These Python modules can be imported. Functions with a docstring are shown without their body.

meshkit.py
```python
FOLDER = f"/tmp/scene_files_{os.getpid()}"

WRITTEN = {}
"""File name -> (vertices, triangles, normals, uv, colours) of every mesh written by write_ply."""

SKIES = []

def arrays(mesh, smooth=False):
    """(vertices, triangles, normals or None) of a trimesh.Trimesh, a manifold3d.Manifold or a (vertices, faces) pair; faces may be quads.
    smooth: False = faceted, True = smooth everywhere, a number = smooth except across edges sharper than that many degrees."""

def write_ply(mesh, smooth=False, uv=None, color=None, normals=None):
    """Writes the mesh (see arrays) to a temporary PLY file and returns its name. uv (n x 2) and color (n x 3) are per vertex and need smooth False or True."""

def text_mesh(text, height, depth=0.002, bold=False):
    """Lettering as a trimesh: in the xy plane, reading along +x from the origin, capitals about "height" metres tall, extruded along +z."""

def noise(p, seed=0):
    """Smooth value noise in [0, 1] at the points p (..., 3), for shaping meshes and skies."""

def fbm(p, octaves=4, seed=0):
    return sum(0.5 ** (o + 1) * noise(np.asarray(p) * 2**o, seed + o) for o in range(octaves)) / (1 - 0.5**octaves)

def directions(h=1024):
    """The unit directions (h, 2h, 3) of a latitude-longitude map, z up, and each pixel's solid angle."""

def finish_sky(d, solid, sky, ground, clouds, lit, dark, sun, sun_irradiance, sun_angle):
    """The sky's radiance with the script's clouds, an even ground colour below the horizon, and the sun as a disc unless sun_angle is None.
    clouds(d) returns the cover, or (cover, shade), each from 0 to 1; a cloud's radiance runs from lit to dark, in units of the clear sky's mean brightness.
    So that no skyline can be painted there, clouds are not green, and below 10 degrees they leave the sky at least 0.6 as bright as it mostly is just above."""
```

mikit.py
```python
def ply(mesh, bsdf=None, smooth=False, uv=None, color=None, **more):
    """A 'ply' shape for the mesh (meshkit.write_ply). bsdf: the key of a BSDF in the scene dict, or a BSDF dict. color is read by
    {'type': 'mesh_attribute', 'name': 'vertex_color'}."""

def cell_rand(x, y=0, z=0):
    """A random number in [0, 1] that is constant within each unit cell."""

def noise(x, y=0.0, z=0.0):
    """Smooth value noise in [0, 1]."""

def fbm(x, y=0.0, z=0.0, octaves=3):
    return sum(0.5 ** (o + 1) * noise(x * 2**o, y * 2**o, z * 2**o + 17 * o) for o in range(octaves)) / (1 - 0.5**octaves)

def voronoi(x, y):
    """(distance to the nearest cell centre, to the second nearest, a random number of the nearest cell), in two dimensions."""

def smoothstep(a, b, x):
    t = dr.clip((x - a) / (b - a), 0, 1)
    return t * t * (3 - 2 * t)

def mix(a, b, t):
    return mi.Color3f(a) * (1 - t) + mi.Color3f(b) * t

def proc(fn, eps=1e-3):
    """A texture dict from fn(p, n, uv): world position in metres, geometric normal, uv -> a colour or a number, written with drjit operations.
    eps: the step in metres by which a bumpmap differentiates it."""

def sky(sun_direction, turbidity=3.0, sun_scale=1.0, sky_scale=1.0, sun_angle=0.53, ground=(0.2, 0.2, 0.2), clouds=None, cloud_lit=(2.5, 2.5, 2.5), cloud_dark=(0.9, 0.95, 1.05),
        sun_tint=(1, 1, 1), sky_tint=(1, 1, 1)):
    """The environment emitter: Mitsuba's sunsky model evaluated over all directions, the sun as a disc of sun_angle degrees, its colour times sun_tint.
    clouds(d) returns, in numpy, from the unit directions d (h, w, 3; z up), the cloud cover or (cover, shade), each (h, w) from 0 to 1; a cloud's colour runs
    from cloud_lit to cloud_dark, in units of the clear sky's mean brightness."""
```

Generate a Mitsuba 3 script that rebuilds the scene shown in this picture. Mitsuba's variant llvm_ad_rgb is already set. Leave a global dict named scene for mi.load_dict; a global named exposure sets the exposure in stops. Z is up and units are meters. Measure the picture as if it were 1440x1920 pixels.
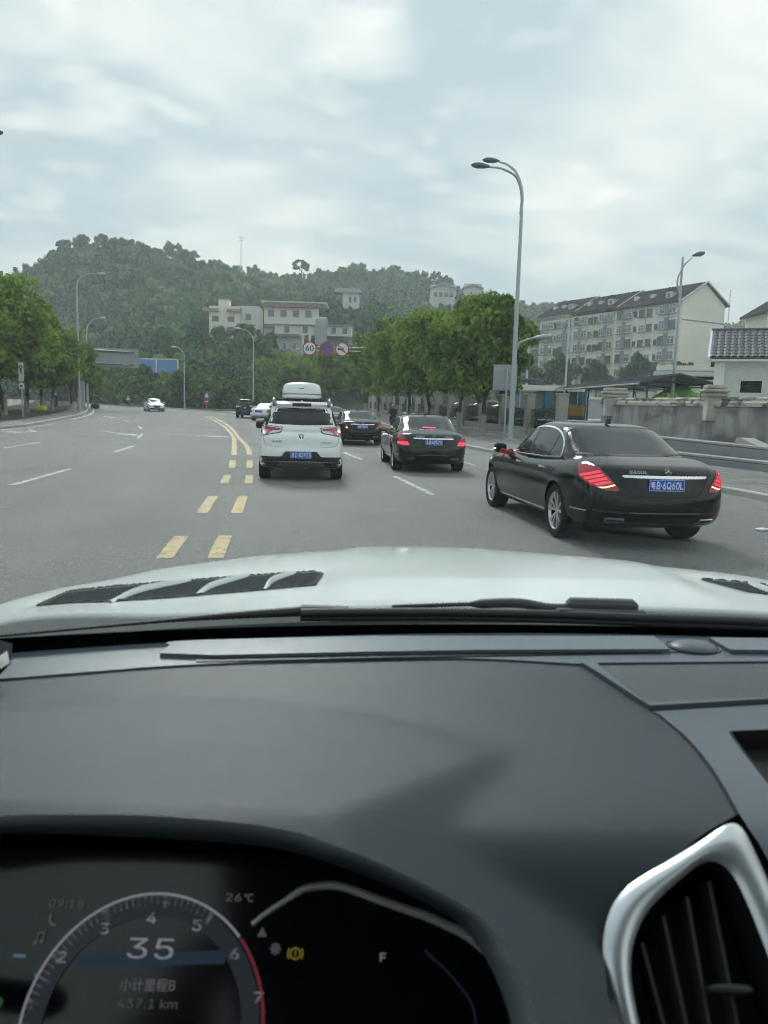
import math, random
import numpy as np, trimesh, shapely, manifold3d as m3
import drjit as dr
import mitsuba as mi
import mikit, meshkit
from shapely.geometry import Polygon, LineString, Point, box as sbox
from mikit import proc, noise, fbm, voronoi, cell_rand, smoothstep, mix

T = mi.ScalarTransform4f
rnd = random.Random(7)
rng = np.random.default_rng(7)
scene, labels = {}, {}

# ------------------------------------------------------------------ camera, sky, exposure
PITCH, ROLL, EYE = math.atan(190.5 / 1444.0), 0.028, 1.57
_f = np.array([0, math.cos(PITCH), -math.sin(PITCH)])
_u = np.array([0, math.sin(PITCH), math.cos(PITCH)]) * math.cos(ROLL) - np.array([1.0, 0, 0]) * math.sin(ROLL)
scene['camera'] = {'type': 'thinlens', 'fov': math.degrees(2 * math.atan(720 / 1444.0)), 'fov_axis': 'x',
                   'aperture_radius': 0.0016, 'focus_distance': 14.0, 'near_clip': 0.02, 'far_clip': 3000.0,
                   'to_world': T().look_at(origin=[0, 0, EYE], target=(np.array([0, 0, EYE]) + _f).tolist(), up=_u.tolist()),
                   'medium': {'type': 'ref', 'id': 'haze_air'}}


def cloud_fn(d):
    z = np.maximum(d[..., 2], 0.0) + 0.17
    p = np.stack([d[..., 0] / z, d[..., 1] / z, np.zeros_like(z)], -1)
    p = np.stack([p[..., 0] * 0.97 + p[..., 1] * 0.24, p[..., 1] * 0.97 - p[..., 0] * 0.24, p[..., 2]], -1)
    w = np.stack([meshkit.fbm(p * 1.8 + 3.7, 4, 11), meshkit.fbm(p * 1.8 + 31.7, 4, 12), np.zeros_like(z)], -1) - 0.5
    q = p + 0.38 * w
    big = meshkit.fbm(q * [0.9, 1.0, 1] + 15.0, 3, 3)
    fine = meshkit.fbm(q * [3.2, 4.2, 1] + 9.0, 6, 21)
    puff = meshkit.fbm(q * [7.5, 9.5, 1] + 2.0, 5, 37)
    near = np.exp(-((np.arccos(np.clip(d @ _sun, -1, 1)) / math.radians(30)) ** 2))
    soft = np.clip((0.6 * big + 0.4 * fine - 0.36 - 0.03 * near) / 0.30, 0, 1)
    gap = np.clip((0.55 * fine + 0.45 * puff - 0.535) / 0.14, 0, 1)
    return np.full(d.shape[:2], 0.97), np.clip(0.95 * soft * soft * (3 - 2 * soft) + 0.10 - 0.75 * gap * (0.5 + 0.5 * near), 0, 1)


SUN = (-0.17, 0.72, 0.62)
_sun = np.array(SUN) / np.linalg.norm(SUN)
scene['sky'] = mikit.sky(SUN, turbidity=3.0, sun_scale=0.3, sun_angle=14, clouds=cloud_fn,
                         cloud_lit=(1.96, 1.98, 1.84), cloud_dark=(0.90, 1.15, 1.24), sun_tint=(0.76, 0.98, 1.28))
exposure = 2.8
scene['haze_air'] = {'type': 'homogeneous', 'albedo': {'type': 'rgb', 'value': [0.90, 0.955, 0.975]}, 'sigma_t': 0.0008}
scene['haze'] = {'type': 'cube', 'bsdf': {'type': 'null'}, 'interior': {'type': 'ref', 'id': 'haze_air'},
                 'to_world': T().translate([0, 300, 69]).scale([900, 900, 71])}
labels['haze'] = {'kind': 'stuff', 'label': 'thin pale morning haze over the road and hill'}

# ------------------------------------------------------------------ helpers


def V(*a):
    return np.array(a, float)


def box(c, s, b=0.0):
    """Axis-aligned box, centre c, size s; b = chamfer."""
    s = np.array(s, float)
    if b <= 0:
        m = trimesh.creation.box(s)
    else:
        h = s / 2
        pts = [V(sx * (h[0] - b * (k != 0)), sy * (h[1] - b * (k != 1)), sz * (h[2] - b * (k != 2)))
               for k in range(3) for sx in (-1, 1) for sy in (-1, 1) for sz in (-1, 1)]
        m = trimesh.convex.convex_hull(np.array(pts))
    m.apply_translation(c)
    return m


def cat(*ms):
    ms = [m for a in ms for m in (a if isinstance(a, (list, tuple)) else [a])]
    return trimesh.util.concatenate([trimesh.Trimesh(m.vertices, m.faces, process=False) for m in ms])


def tube(points, radii, sides=8, caps=True):
    p = np.asarray(points, float)
    n = len(p)
    r = np.broadcast_to(np.asarray(radii, float), (n,))
    t = np.gradient(p, axis=0)
    t /= np.linalg.norm(t, axis=1, keepdims=True) + 1e-12
    ref = V(0, 0, 1) if abs(t[:, 2]).mean() < 0.8 else V(1, 0, 0)
    a = np.cross(t, ref)
    a /= np.linalg.norm(a, axis=1, keepdims=True) + 1e-12
    b = np.cross(t, a)
    ang = np.arange(sides) * 2 * np.pi / sides
    v = p[:, None] + r[:, None, None] * (np.cos(ang)[None, :, None] * a[:, None] - np.sin(ang)[None, :, None] * b[:, None])
    i, j = np.meshgrid(np.arange(n - 1), np.arange(sides), indexing='ij')
    q = np.stack([i * sides + j, i * sides + (j + 1) % sides, (i + 1) * sides + (j + 1) % sides, (i + 1) * sides + j], -1).reshape(-1, 4)
    f = np.vstack([q[:, [0, 1, 2]], q[:, [0, 2, 3]]])
    v = v.reshape(-1, 3)
    if caps:
        v = np.vstack([v, p[0], p[-1]])
        k = np.arange(sides)
        f = np.vstack([f, np.stack([(k + 1) % sides, k, k * 0 + n * sides], 1), np.stack([(n - 1) * sides + k, (n - 1) * sides + (k + 1) % sides, k * 0 + n * sides + 1], 1)])
    return orient(trimesh.Trimesh(v, f, process=False))


def orient(m):
    if m.volume < 0:
        m.invert()
    return m


def smooth_path(pts, n=40):
    """Catmull-Rom through pts."""
    p = np.asarray(pts, float)
    p = np.vstack([2 * p[0] - p[1], p, 2 * p[-1] - p[-2]])
    out = []
    segs = len(p) - 3
    per = max(2, n // segs)
    for k in range(segs):
        a, b, c, d = p[k:k + 4]
        for t in np.linspace(0, 1, per, endpoint=False):
            out.append(0.5 * (2 * b + (c - a) * t + (2 * a - 5 * b + 4 * c - d) * t * t + (3 * b - a - 3 * c + d) * t ** 3))
    out.append(p[-2])
    return np.array(out)


def loft(rows, closed=False, cap=False):
    """Rows of equal point counts joined to a sheet."""
    r = np.asarray(rows, float)
    n, m = r.shape[:2]
    i, j = np.meshgrid(np.arange(n - 1), np.arange(m if closed else m - 1), indexing='ij')
    k = (j + 1) % m
    q = np.stack([i * m + j, i * m + k, (i + 1) * m + k, (i + 1) * m + j], -1).reshape(-1, 4)
    f = np.vstack([q[:, [0, 1, 2]], q[:, [0, 2, 3]]])
    v = r.reshape(-1, 3)
    if cap and closed:
        v = np.vstack([v, r[0].mean(0), r[-1].mean(0)])
        j = np.arange(m)
        f = np.vstack([f, np.stack([(j + 1) % m, j, j * 0 + n * m], 1), np.stack([(n - 1) * m + j, (n - 1) * m + (j + 1) % m, j * 0 + n * m + 1], 1)])
    return trimesh.Trimesh(v, f, process=False)


def extrude(poly, depth, axis='z', at=0.0):
    """Polygon (shapely or points) extruded by depth; axis z: xy plane; y: (x,z) plane; x: (y,z) plane. Starts at 'at'."""
    if not isinstance(poly, shapely.geometry.base.BaseGeometry):
        poly = Polygon(poly)
    poly = poly.buffer(0)
    m = cat([trimesh.creation.extrude_polygon(g, abs(depth), engine='earcut') for g in getattr(poly, 'geoms', [poly])])
    if depth < 0:
        m.apply_translation([0, 0, depth])
    v = np.array(m.vertices)
    if axis == 'y':
        v = np.stack([v[:, 0], v[:, 2], v[:, 1]], 1)
    elif axis == 'x':
        v = np.stack([v[:, 2], v[:, 0], v[:, 1]], 1)
    m = trimesh.Trimesh(v + {'z': V(0, 0, at), 'y': V(0, at, 0), 'x': V(at, 0, 0)}[axis], m.faces, process=False)
    return orient(m)


def lathe(profile, sides=32, axis='z'):
    """Profile of (r, h) turned about z (or x / y)."""
    p = np.asarray(profile, float)
    a = np.arange(sides) * 2 * np.pi / sides
    rows = np.stack([np.stack([p[:, 0] * math.cos(t), p[:, 0] * math.sin(t), p[:, 1]], 1) for t in a])
    m = loft(np.transpose(rows, (1, 0, 2)), closed=True)
    v = np.array(m.vertices)
    if axis == 'x':
        v = v[:, [2, 0, 1]]
    elif axis == 'y':
        v = v[:, [1, 2, 0]]
    return orient(trimesh.Trimesh(v, m.faces, process=False))


def tri_region(poly, step):
    """A polygon filled with triangles about 'step' in size: (points, faces, boundary loops as index lists)."""
    from scipy.spatial import Delaunay
    poly = poly.buffer(0)
    rings = [poly.exterior, *poly.interiors]
    pts, loops = [], []
    for r in rings:
        c = np.array(r.segmentize(step).coords)[:-1]
        loops.append(np.arange(len(c)) + sum(len(x) for x in pts))
        pts.append(c)
    x0, y0, x1, y1 = poly.bounds
    gx, gy = np.meshgrid(np.arange(x0 + step / 2, x1, step), np.arange(y0 + step / 2, y1, step))
    gx = gx + (np.arange(gx.shape[0])[:, None] % 2) * step / 2
    g = np.stack([gx.ravel(), gy.ravel()], 1)
    inner = poly.buffer(-step * 0.45)
    g = g[shapely.contains_xy(inner, g[:, 0], g[:, 1])] if not inner.is_empty else g[:0]
    p = np.vstack([*pts, g])
    d = Delaunay(p)
    f = d.simplices
    c = p[f].mean(1)
    f = f[shapely.contains_xy(poly.buffer(1e-6), c[:, 0], c[:, 1])]
    ab, ac = p[f[:, 1]] - p[f[:, 0]], p[f[:, 2]] - p[f[:, 0]]
    ar = ab[:, 0] * ac[:, 1] - ab[:, 1] * ac[:, 0]
    f = f[np.abs(ar) > 1e-10]
    ar = ar[np.abs(ar) > 1e-10]
    f[ar < 0] = f[ar < 0][:, ::-1]
    return p, f, loops


def sheet(poly, zfn, step):
    p, f, _ = tri_region(poly, step)
    return trimesh.Trimesh(np.column_stack([p, zfn(p[:, 0], p[:, 1])]), f, process=False)


_smooth_cache = {}


def smooth_base(mesh, angle=38):
    """The mesh split at its creases, with vertex normals (cached)."""
    key = id(mesh)
    if key not in _smooth_cache:
        v, f, n = meshkit.arrays(mesh, angle)
        _smooth_cache[key] = (mesh, v, f, n)
    return _smooth_cache[key][1:]


def raycast(tri, nrm, o, d):
    """Nearest front-face hit along d for origins o; positions follow the smooth surface that the vertex normals describe."""
    e1, e2 = tri[:, 1] - tri[:, 0], tri[:, 2] - tri[:, 0]
    h = np.cross(d, e2)
    a = (e1 * h).sum(1)
    ok = a > 1e-12          # front faces only
    tri, nrm, e1, e2, h, a = tri[ok], nrm[ok], e1[ok], e2[ok], h[ok], a[ok]
    T_ = np.full(len(o), np.nan)
    if not len(tri):
        return T_
    for k in range(0, len(o), 64):
        s = o[k:k + 64, None] - tri[None, :, 0]
        u = (s * h).sum(-1) / a
        q = np.cross(s, e1[None])
        v = (q @ np.asarray(d)) / a
        t = (q * e2).sum(-1) / a
        t = np.where((u >= -1e-6) & (v >= -1e-6) & (u + v <= 1 + 1e-6), t, np.inf)
        j = t.argmin(1)
        r = np.arange(len(j))
        tt, uu, vv = t[r, j], u[r, j], v[r, j]
        w = np.stack([1 - uu - vv, uu, vv], 1)
        p = o[k:k + 64] + np.where(np.isfinite(tt), tt, 0)[:, None] * d
        off = p[:, None] - tri[j]
        corr = -(w[:, :, None] * (off * nrm[j]).sum(-1, keepdims=True) * nrm[j]).sum(1)
        tt = tt + 0.75 * corr @ d
        T_[k:k + 64] = np.where(np.isfinite(tt), tt, np.nan)
    return T_


def drape(base, view, poly, proud=0.004, thick=0.012, step=0.04, up=(0, 0, 1), edge=0.0, max_depth=None):
    """A shell lying on 'base': the polygon given in the (right, up) plane looking along 'view' is cast on the surface.
    proud: how far its face stands off; thick: how far its skirt reaches back; edge: how far the rim is bevelled in."""
    d = np.asarray(view, float)
    d /= np.linalg.norm(d)
    r = np.cross(d, up)
    r /= np.linalg.norm(r)
    u = np.cross(r, d)
    if not isinstance(poly, shapely.geometry.base.BaseGeometry):
        poly = Polygon(poly)
    out = []
    for g in getattr(poly, 'geoms', [poly]):
        p, f, loops = tri_region(g, step)
        o = p[:, :1] * r + p[:, 1:] * u - 30 * d
        bv, bf, bn = smooth_base(base)
        tv = bv[bf]
        tr, tu = tv @ r, tv @ u
        lo, hi = p.min(0) - 1e-3, p.max(0) + 1e-3
        near = (tr.max(1) > lo[0]) & (tr.min(1) < hi[0]) & (tu.max(1) > lo[1]) & (tu.min(1) < hi[1])
        if not near.any():
            continue
        t = raycast(tv[near], bn[bf[near]], o, d)
        bad = ~np.isfinite(t)
        if bad.all():
            continue
        if bad.any():
            from scipy.spatial import cKDTree
            t[bad] = t[~bad][cKDTree(p[~bad]).query(p[bad])[1]]
        if max_depth is not None:
            t = np.minimum(t, np.nanmin(t) + max_depth)
        hit = o + t[:, None] * d
        m = trimesh.Trimesh(hit, f, process=False)
        n = meshkit.arrays(m, True)[2]
        if (n @ d).mean() > 0:
            n = -n
            f = f[:, ::-1]
        top = hit + n * proud
        vs, fs = [top], [f]
        at = len(top)
        for L in loops:
            K = len(L)
            low = hit[L] - n[L] * thick
            vs.append(np.vstack([top[L], low]))
            i = np.arange(K)
            j = (i + 1) % K
            a, b = at + i, at + j
            fs.append(np.vstack([np.stack([a, a + K, b], 1), np.stack([b, a + K, b + K], 1)]))
            at += 2 * K
        mm = trimesh.Trimesh(np.vstack(vs), np.vstack(fs), process=False)
        # make skirts face outwards: flip where needed is left to two-sided materials
        out.append(mm)
    return cat(out)


def rounded_cube(nx, ny, nz, k=8.0):
    """Surface grid of the cube [-1,1]^3 pulled to a superellipsoid of exponent k."""
    def lin(n):
        t = np.linspace(-1, 1, n + 1)
        return np.sign(t) * (1 - (1 - np.abs(t)) ** 1.35)
    X, Y, Z = lin(nx), lin(ny), lin(nz)
    ms = []
    for s in (-1, 1):
        for (A, B, fn) in ((X, Y, lambda a, b: (a, b, a * 0 + s)), (Y, Z, lambda a, b: (a * 0 + s, a, b)), (Z, X, lambda a, b: (b, a * 0 + s, a))):
            a, b = np.meshgrid(A, B, indexing='ij')
            m = loft(np.stack(fn(a, b), -1))
            if s < 0:
                m.invert()
            ms.append(m)
    m = trimesh.util.concatenate(ms)
    m.merge_vertices(digits_vertex=6)
    p = np.array(m.vertices)
    q = p * (np.abs(p).max(1) / (np.abs(p) ** k).sum(1) ** (1 / k))[:, None]
    m = trimesh.Trimesh(q, m.faces, process=False)
    return orient(m)


def mf(mesh):
    """trimesh -> Manifold."""
    mesh = trimesh.Trimesh(mesh.vertices, mesh.faces, process=True)
    mesh.merge_vertices()
    return m3.Manifold(m3.Mesh(np.asarray(mesh.vertices, np.float32), np.asarray(mesh.faces, np.uint32)))


def tm(man):
    q = man.to_mesh()
    return trimesh.Trimesh(np.array(q.vert_properties)[:, :3].astype(float), np.array(q.tri_verts), process=False)


def moved(m, loc=(0, 0, 0), rz=0.0, s=1.0):
    m = m.copy()
    c, w = math.cos(rz), math.sin(rz)
    M = np.array([[c, -w, 0], [w, c, 0], [0, 0, 1.0]])
    m.vertices = (np.array(m.vertices) * s) @ M.T + np.asarray(loc, float)
    return m


def place(loc=(0, 0, 0), heading=0.0, s=1.0, tilt=None):
    """heading in degrees, clockwise from +y."""
    t = T().translate(list(map(float, loc))).rotate([0, 0, 1], -heading)
    if tilt:
        t = t.rotate(tilt[0], tilt[1])
    return t.scale([float(s)] * 3 if np.isscalar(s) else list(map(float, s)))


_used = {}


def numbered(name, pool=scene):
    """name, name_001, name_002 ... whichever is free (also as the head of part keys)."""
    n = _used.get(name, 0)
    _used[name] = n + 1
    return name if n == 0 else f'{name}_{n:03d}'


class Kit(dict):
    """The parts of one kind of thing: suffix -> shape dict in local coordinates."""

    def part(self, name, mesh, bsdf, smooth=False, **more):
        *holder, leaf = name.split('__')
        k, i = name, 0
        while k in self:
            i += 1
            k = f'{name}_{i:03d}'
        self[k] = mikit.ply(mesh, bsdf, smooth, **more)
        return k

    def put(self, name, label, category, M=None, group=None, swap=None, drop=()):
        key = numbered(name)
        labels[key] = {'label': label, 'category': category}
        if group:
            labels[key]['group'] = group
        for k, d in self.items():
            if any(k == x or k.startswith(x + '__') for x in drop):
                continue
            d = dict(d)
            if swap and 'bsdf' in d and d['bsdf'].get('id') in swap:
                d['bsdf'] = {'type': 'ref', 'id': swap[d['bsdf']['id']]}
            if M is not None:
                d['to_world'] = M
            scene[key + ('__' + k if k else '')] = d
        return key


def single(name, mesh, bsdf, label, category, smooth=False, group=None):
    key = numbered(name)
    scene[key] = mikit.ply(mesh, bsdf, smooth)
    labels[key] = {'label': label, 'category': category}
    if group:
        labels[key]['group'] = group
    return key


def structure(name, mesh, bsdf, smooth=False, label=None):
    scene[name] = mikit.ply(mesh, bsdf, smooth)
    if '__' not in name:
        labels[name] = {'kind': 'structure', **({'label': label} if label else {})}
    return name


def sub(holder, name, mesh, bsdf, smooth=False, **more):
    k, i = f'{holder}__{name}', 0
    while k in scene:
        i += 1
        k = f'{holder}__{name}_{i:03d}'
    scene[k] = mikit.ply(mesh, bsdf, smooth, **more)
    return k


def zg(y):
    """Height of the road surface: level near the camera, then a one per cent climb."""
    y = np.asarray(y, float)
    a = np.clip((y - 20) / 20, 0, 1)
    z = 0.0115 * np.where(y < 40, 10 * a * a, 10 + (y - 40))
    return np.where(y > 220, 0.0115 * 190 + (1 - np.exp(-np.maximum(y - 220, 0) / 120)), z)


def glyphs(shape_list, height, depth):
    """Embedded outlines (unit em) as an extruded mesh in the xy plane."""
    polys = []
    for ext, *holes in shape_list:
        polys.append(Polygon(np.array(ext) * height, [np.array(h) * height for h in holes]).buffer(0))
    return cat([trimesh.creation.extrude_polygon(g, depth, engine='earcut') for q in polys for g in getattr(q, 'geoms', [q])])


def upright(m, heading=0.0, loc=(0, 0, 0)):
    """A mesh drawn in the xy plane (reading +x, facing +z) stood up to face -y, then moved."""
    v = np.array(m.vertices)
    m = trimesh.Trimesh(np.stack([v[:, 0], -v[:, 2], v[:, 1]], 1), m.faces, process=False)
    return moved(m, loc, -math.radians(heading))
GLYPH = {}
GLYPH['yue'] = [[[(0.06,0.26),(0.06,0.36),(1.09,0.36),(1.09,0.26),(0.37,0.25),(0.38,0.2),(0.96,0.2),(0.93,-0.01),(0.87,-0.1),(0.83,-0.11),(0.61,-0.11),(0.57,-0.03),(0.59,-0.0),(0.8,-0.01),(0.82,0.1),(0.21,0.1),(0.25,0.25)]],[[(0.16,0.89),(0.41,0.89),(0.49,0.99),(0.59,0.97),(0.56,0.89),(0.99,0.89),(0.99,0.4),(0.16,0.4)],[(0.76,0.6),(0.85,0.54),(0.87,0.55),(0.87,0.62)],[(0.77,0.71),(0.87,0.7),(0.87,0.8),(0.82,0.8)],[(0.83,0.5),(0.87,0.49),(0.87,0.53),(0.85,0.53)],[(0.63,0.57),(0.62,0.49),(0.76,0.49)],[(0.61,0.72),(0.68,0.74),(0.71,0.8),(0.62,0.8)],[(0.41,0.5),(0.52,0.49),(0.53,0.55),(0.51,0.56)],[(0.44,0.79),(0.5,0.7),(0.53,0.7),(0.53,0.8)],[(0.26,0.55),(0.37,0.57),(0.4,0.61),(0.26,0.63)],[(0.26,0.69),(0.37,0.7),(0.32,0.8),(0.26,0.8)],[(0.29,0.51),(0.26,0.49),(0.28,0.49)]]]
GLYPH['yu'] = [[[(0.29,0.64),(0.29,0.69),(0.54,0.82),(0.69,0.97),(0.77,0.96),(0.79,0.87),(0.89,0.8),(1.11,0.7),(1.07,0.61),(0.95,0.64),(0.93,0.59),(0.47,0.59),(0.46,0.63),(0.34,0.59)],[(0.71,0.81),(0.58,0.69),(0.86,0.69)]],[[(0.84,-0.11),(0.81,-0.01),(0.94,-0.01),(0.94,0.56),(1.04,0.56),(1.04,-0.06),(0.97,-0.11)]],[[(0.79,0.51),(0.89,0.5),(0.87,0.07),(0.79,0.07)]],[[(0.37,0.54),(0.73,0.53),(0.73,0.0),(0.67,-0.1),(0.54,-0.09),(0.53,-0.0),(0.61,0.01),(0.61,0.11),(0.47,0.11),(0.47,-0.1),(0.37,-0.1)],[(0.48,0.29),(0.48,0.22),(0.61,0.22),(0.61,0.28)],[(0.48,0.44),(0.48,0.39),(0.61,0.39),(0.61,0.44)]],[[(0.09,0.87),(0.11,0.94),(0.17,0.96),(0.31,0.86),(0.34,0.8),(0.27,0.73)]],[[(0.06,-0.06),(0.21,0.34),(0.27,0.33),(0.31,0.27),(0.17,-0.09),(0.11,-0.1)]],[[(0.03,0.56),(0.09,0.64),(0.11,0.64),(0.29,0.54),(0.3,0.5),(0.23,0.43)]]]
GLYPH['trip'] = [[[(4.67,0.86),(5.03,0.86),(5.13,0.83),(5.2,0.77),(5.24,0.61),(5.16,0.45),(5.27,0.34),(5.29,0.19),(5.23,0.07),(5.17,0.03),(5.04,-0.01),(4.67,-0.01)],[(4.8,0.11),(5.02,0.1),(5.1,0.13),(5.16,0.24),(5.13,0.34),(5.04,0.39),(4.8,0.38)],[(4.8,0.51),(4.99,0.5),(5.07,0.53),(5.1,0.58),(5.1,0.68),(5.01,0.74),(4.8,0.74)]],[[(3.44,0.19),(3.54,0.32),(3.63,0.53),(3.47,0.54),(3.47,0.64),(3.66,0.67),(3.66,0.8),(3.5,0.77),(3.47,0.87),(3.86,0.96),(3.91,0.87),(3.77,0.82),(3.77,0.66),(3.9,0.66),(3.91,0.54),(3.78,0.54),(3.77,0.49),(3.89,0.37),(3.9,0.46),(4.51,0.46),(4.51,0.36),(4.26,0.35),(4.27,0.24),(4.49,0.24),(4.5,0.16),(4.26,0.14),(4.26,0.04),(4.28,0.01),(4.54,0.01),(4.54,-0.09),(3.84,-0.07),(3.86,0.01),(4.16,0.03),(4.15,0.14),(3.93,0.14),(3.93,0.24),(4.14,0.25),(4.15,0.36),(3.92,0.36),(3.93,0.31),(3.87,0.24),(3.84,0.24),(3.77,0.33),(3.77,-0.11),(3.66,-0.11),(3.65,0.3),(3.53,0.1),(3.49,0.1)]],[[(3.94,0.93),(4.47,0.93),(4.49,0.56),(3.94,0.54)],[(4.36,0.64),(4.37,0.83),(4.06,0.82),(4.06,0.64)]],[[(2.33,-0.07),(2.34,0.03),(2.8,0.04),(2.79,0.16),(2.41,0.17),(2.41,0.27),(2.8,0.28),(2.79,0.39),(2.44,0.39),(2.44,0.91),(3.29,0.93),(3.29,0.39),(2.93,0.39),(2.93,0.28),(3.31,0.27),(3.33,0.19),(3.31,0.16),(2.93,0.16),(2.93,0.04),(3.37,0.03),(3.39,-0.09)],[(3.16,0.49),(3.17,0.6),(2.91,0.59),(2.92,0.49)],[(2.92,0.81),(2.92,0.7),(3.17,0.71),(3.15,0.83)],[(2.56,0.71),(2.8,0.7),(2.8,0.82),(2.58,0.83)],[(2.56,0.49),(2.79,0.49),(2.8,0.59),(2.56,0.6)]],[[(1.56,0.47),(1.56,0.59),(1.84,0.59),(1.84,0.97),(1.96,0.97),(1.96,0.59),(2.26,0.59),(2.24,0.47),(1.96,0.47),(1.96,-0.11),(1.84,-0.11),(1.84,0.47)]],[[(1.19,0.5),(1.19,0.61),(1.47,0.61),(1.47,0.15),(1.59,0.21),(1.63,0.2),(1.64,0.16),(1.64,0.11),(1.6,0.07),(1.37,-0.1),(1.31,-0.03),(1.36,0.06),(1.36,0.49)]],[[(1.29,0.87),(1.34,0.96),(1.37,0.96),(1.56,0.76),(1.47,0.69)]],[[(0.8,0.61),(0.8,0.67),(0.84,0.69),(0.93,0.66),(1.07,0.37),(1.13,0.2),(1.11,0.14),(1.04,0.11),(1.0,0.13),(0.94,0.35)]],[[(0.33,-0.11),(0.3,-0.0),(0.51,0.01),(0.51,0.96),(0.63,0.96),(0.63,-0.06),(0.54,-0.11)]],[[(0.03,0.21),(0.16,0.43),(0.21,0.69),(0.34,0.67),(0.26,0.36),(0.14,0.14),(0.11,0.13),(0.03,0.17)]]]
GLYPH['deg'] = [[[(0.46,0.31),(0.47,0.57),(0.51,0.69),(0.61,0.8),(0.73,0.86),(0.89,0.87),(0.99,0.84),(1.09,0.77),(1.09,0.73),(1.03,0.67),(0.99,0.67),(0.89,0.74),(0.75,0.73),(0.64,0.62),(0.6,0.49),(0.6,0.34),(0.66,0.17),(0.79,0.09),(0.89,0.09),(1.01,0.17),(1.06,0.17),(1.11,0.1),(1.06,0.03),(0.89,-0.04),(0.69,-0.01),(0.54,0.1)]],[[(0.04,0.64),(0.04,0.77),(0.13,0.87),(0.3,0.87),(0.39,0.77),(0.39,0.64),(0.36,0.59),(0.27,0.53),(0.16,0.53),(0.1,0.56)],[(0.13,0.72),(0.16,0.63),(0.24,0.61),(0.28,0.65),(0.3,0.72),(0.27,0.78),(0.19,0.8)]]]
# ------------------------------------------------------------------ materials


def rgb(*c):
    return {'type': 'rgb', 'value': list(c)}


def mat(name, color, rough=0.6, metallic=0.0, spec=0.5, bump=None, bscale=1.0, **more):
    b = {'type': 'principled', 'base_color': color if isinstance(color, dict) else rgb(*color), 'roughness': rough, 'metallic': metallic, 'specular': spec, **more}
    if bump is not None:
        b = {'type': 'bumpmap', 'tex': bump, 'scale': bscale, 'bsdf': b}
    scene[name] = {'type': 'twosided', 'bsdf': b}


def dif(name, color):
    scene[name] = {'type': 'twosided', 'bsdf': {'type': 'diffuse', 'reflectance': color if isinstance(color, dict) else rgb(*color)}}


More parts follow.
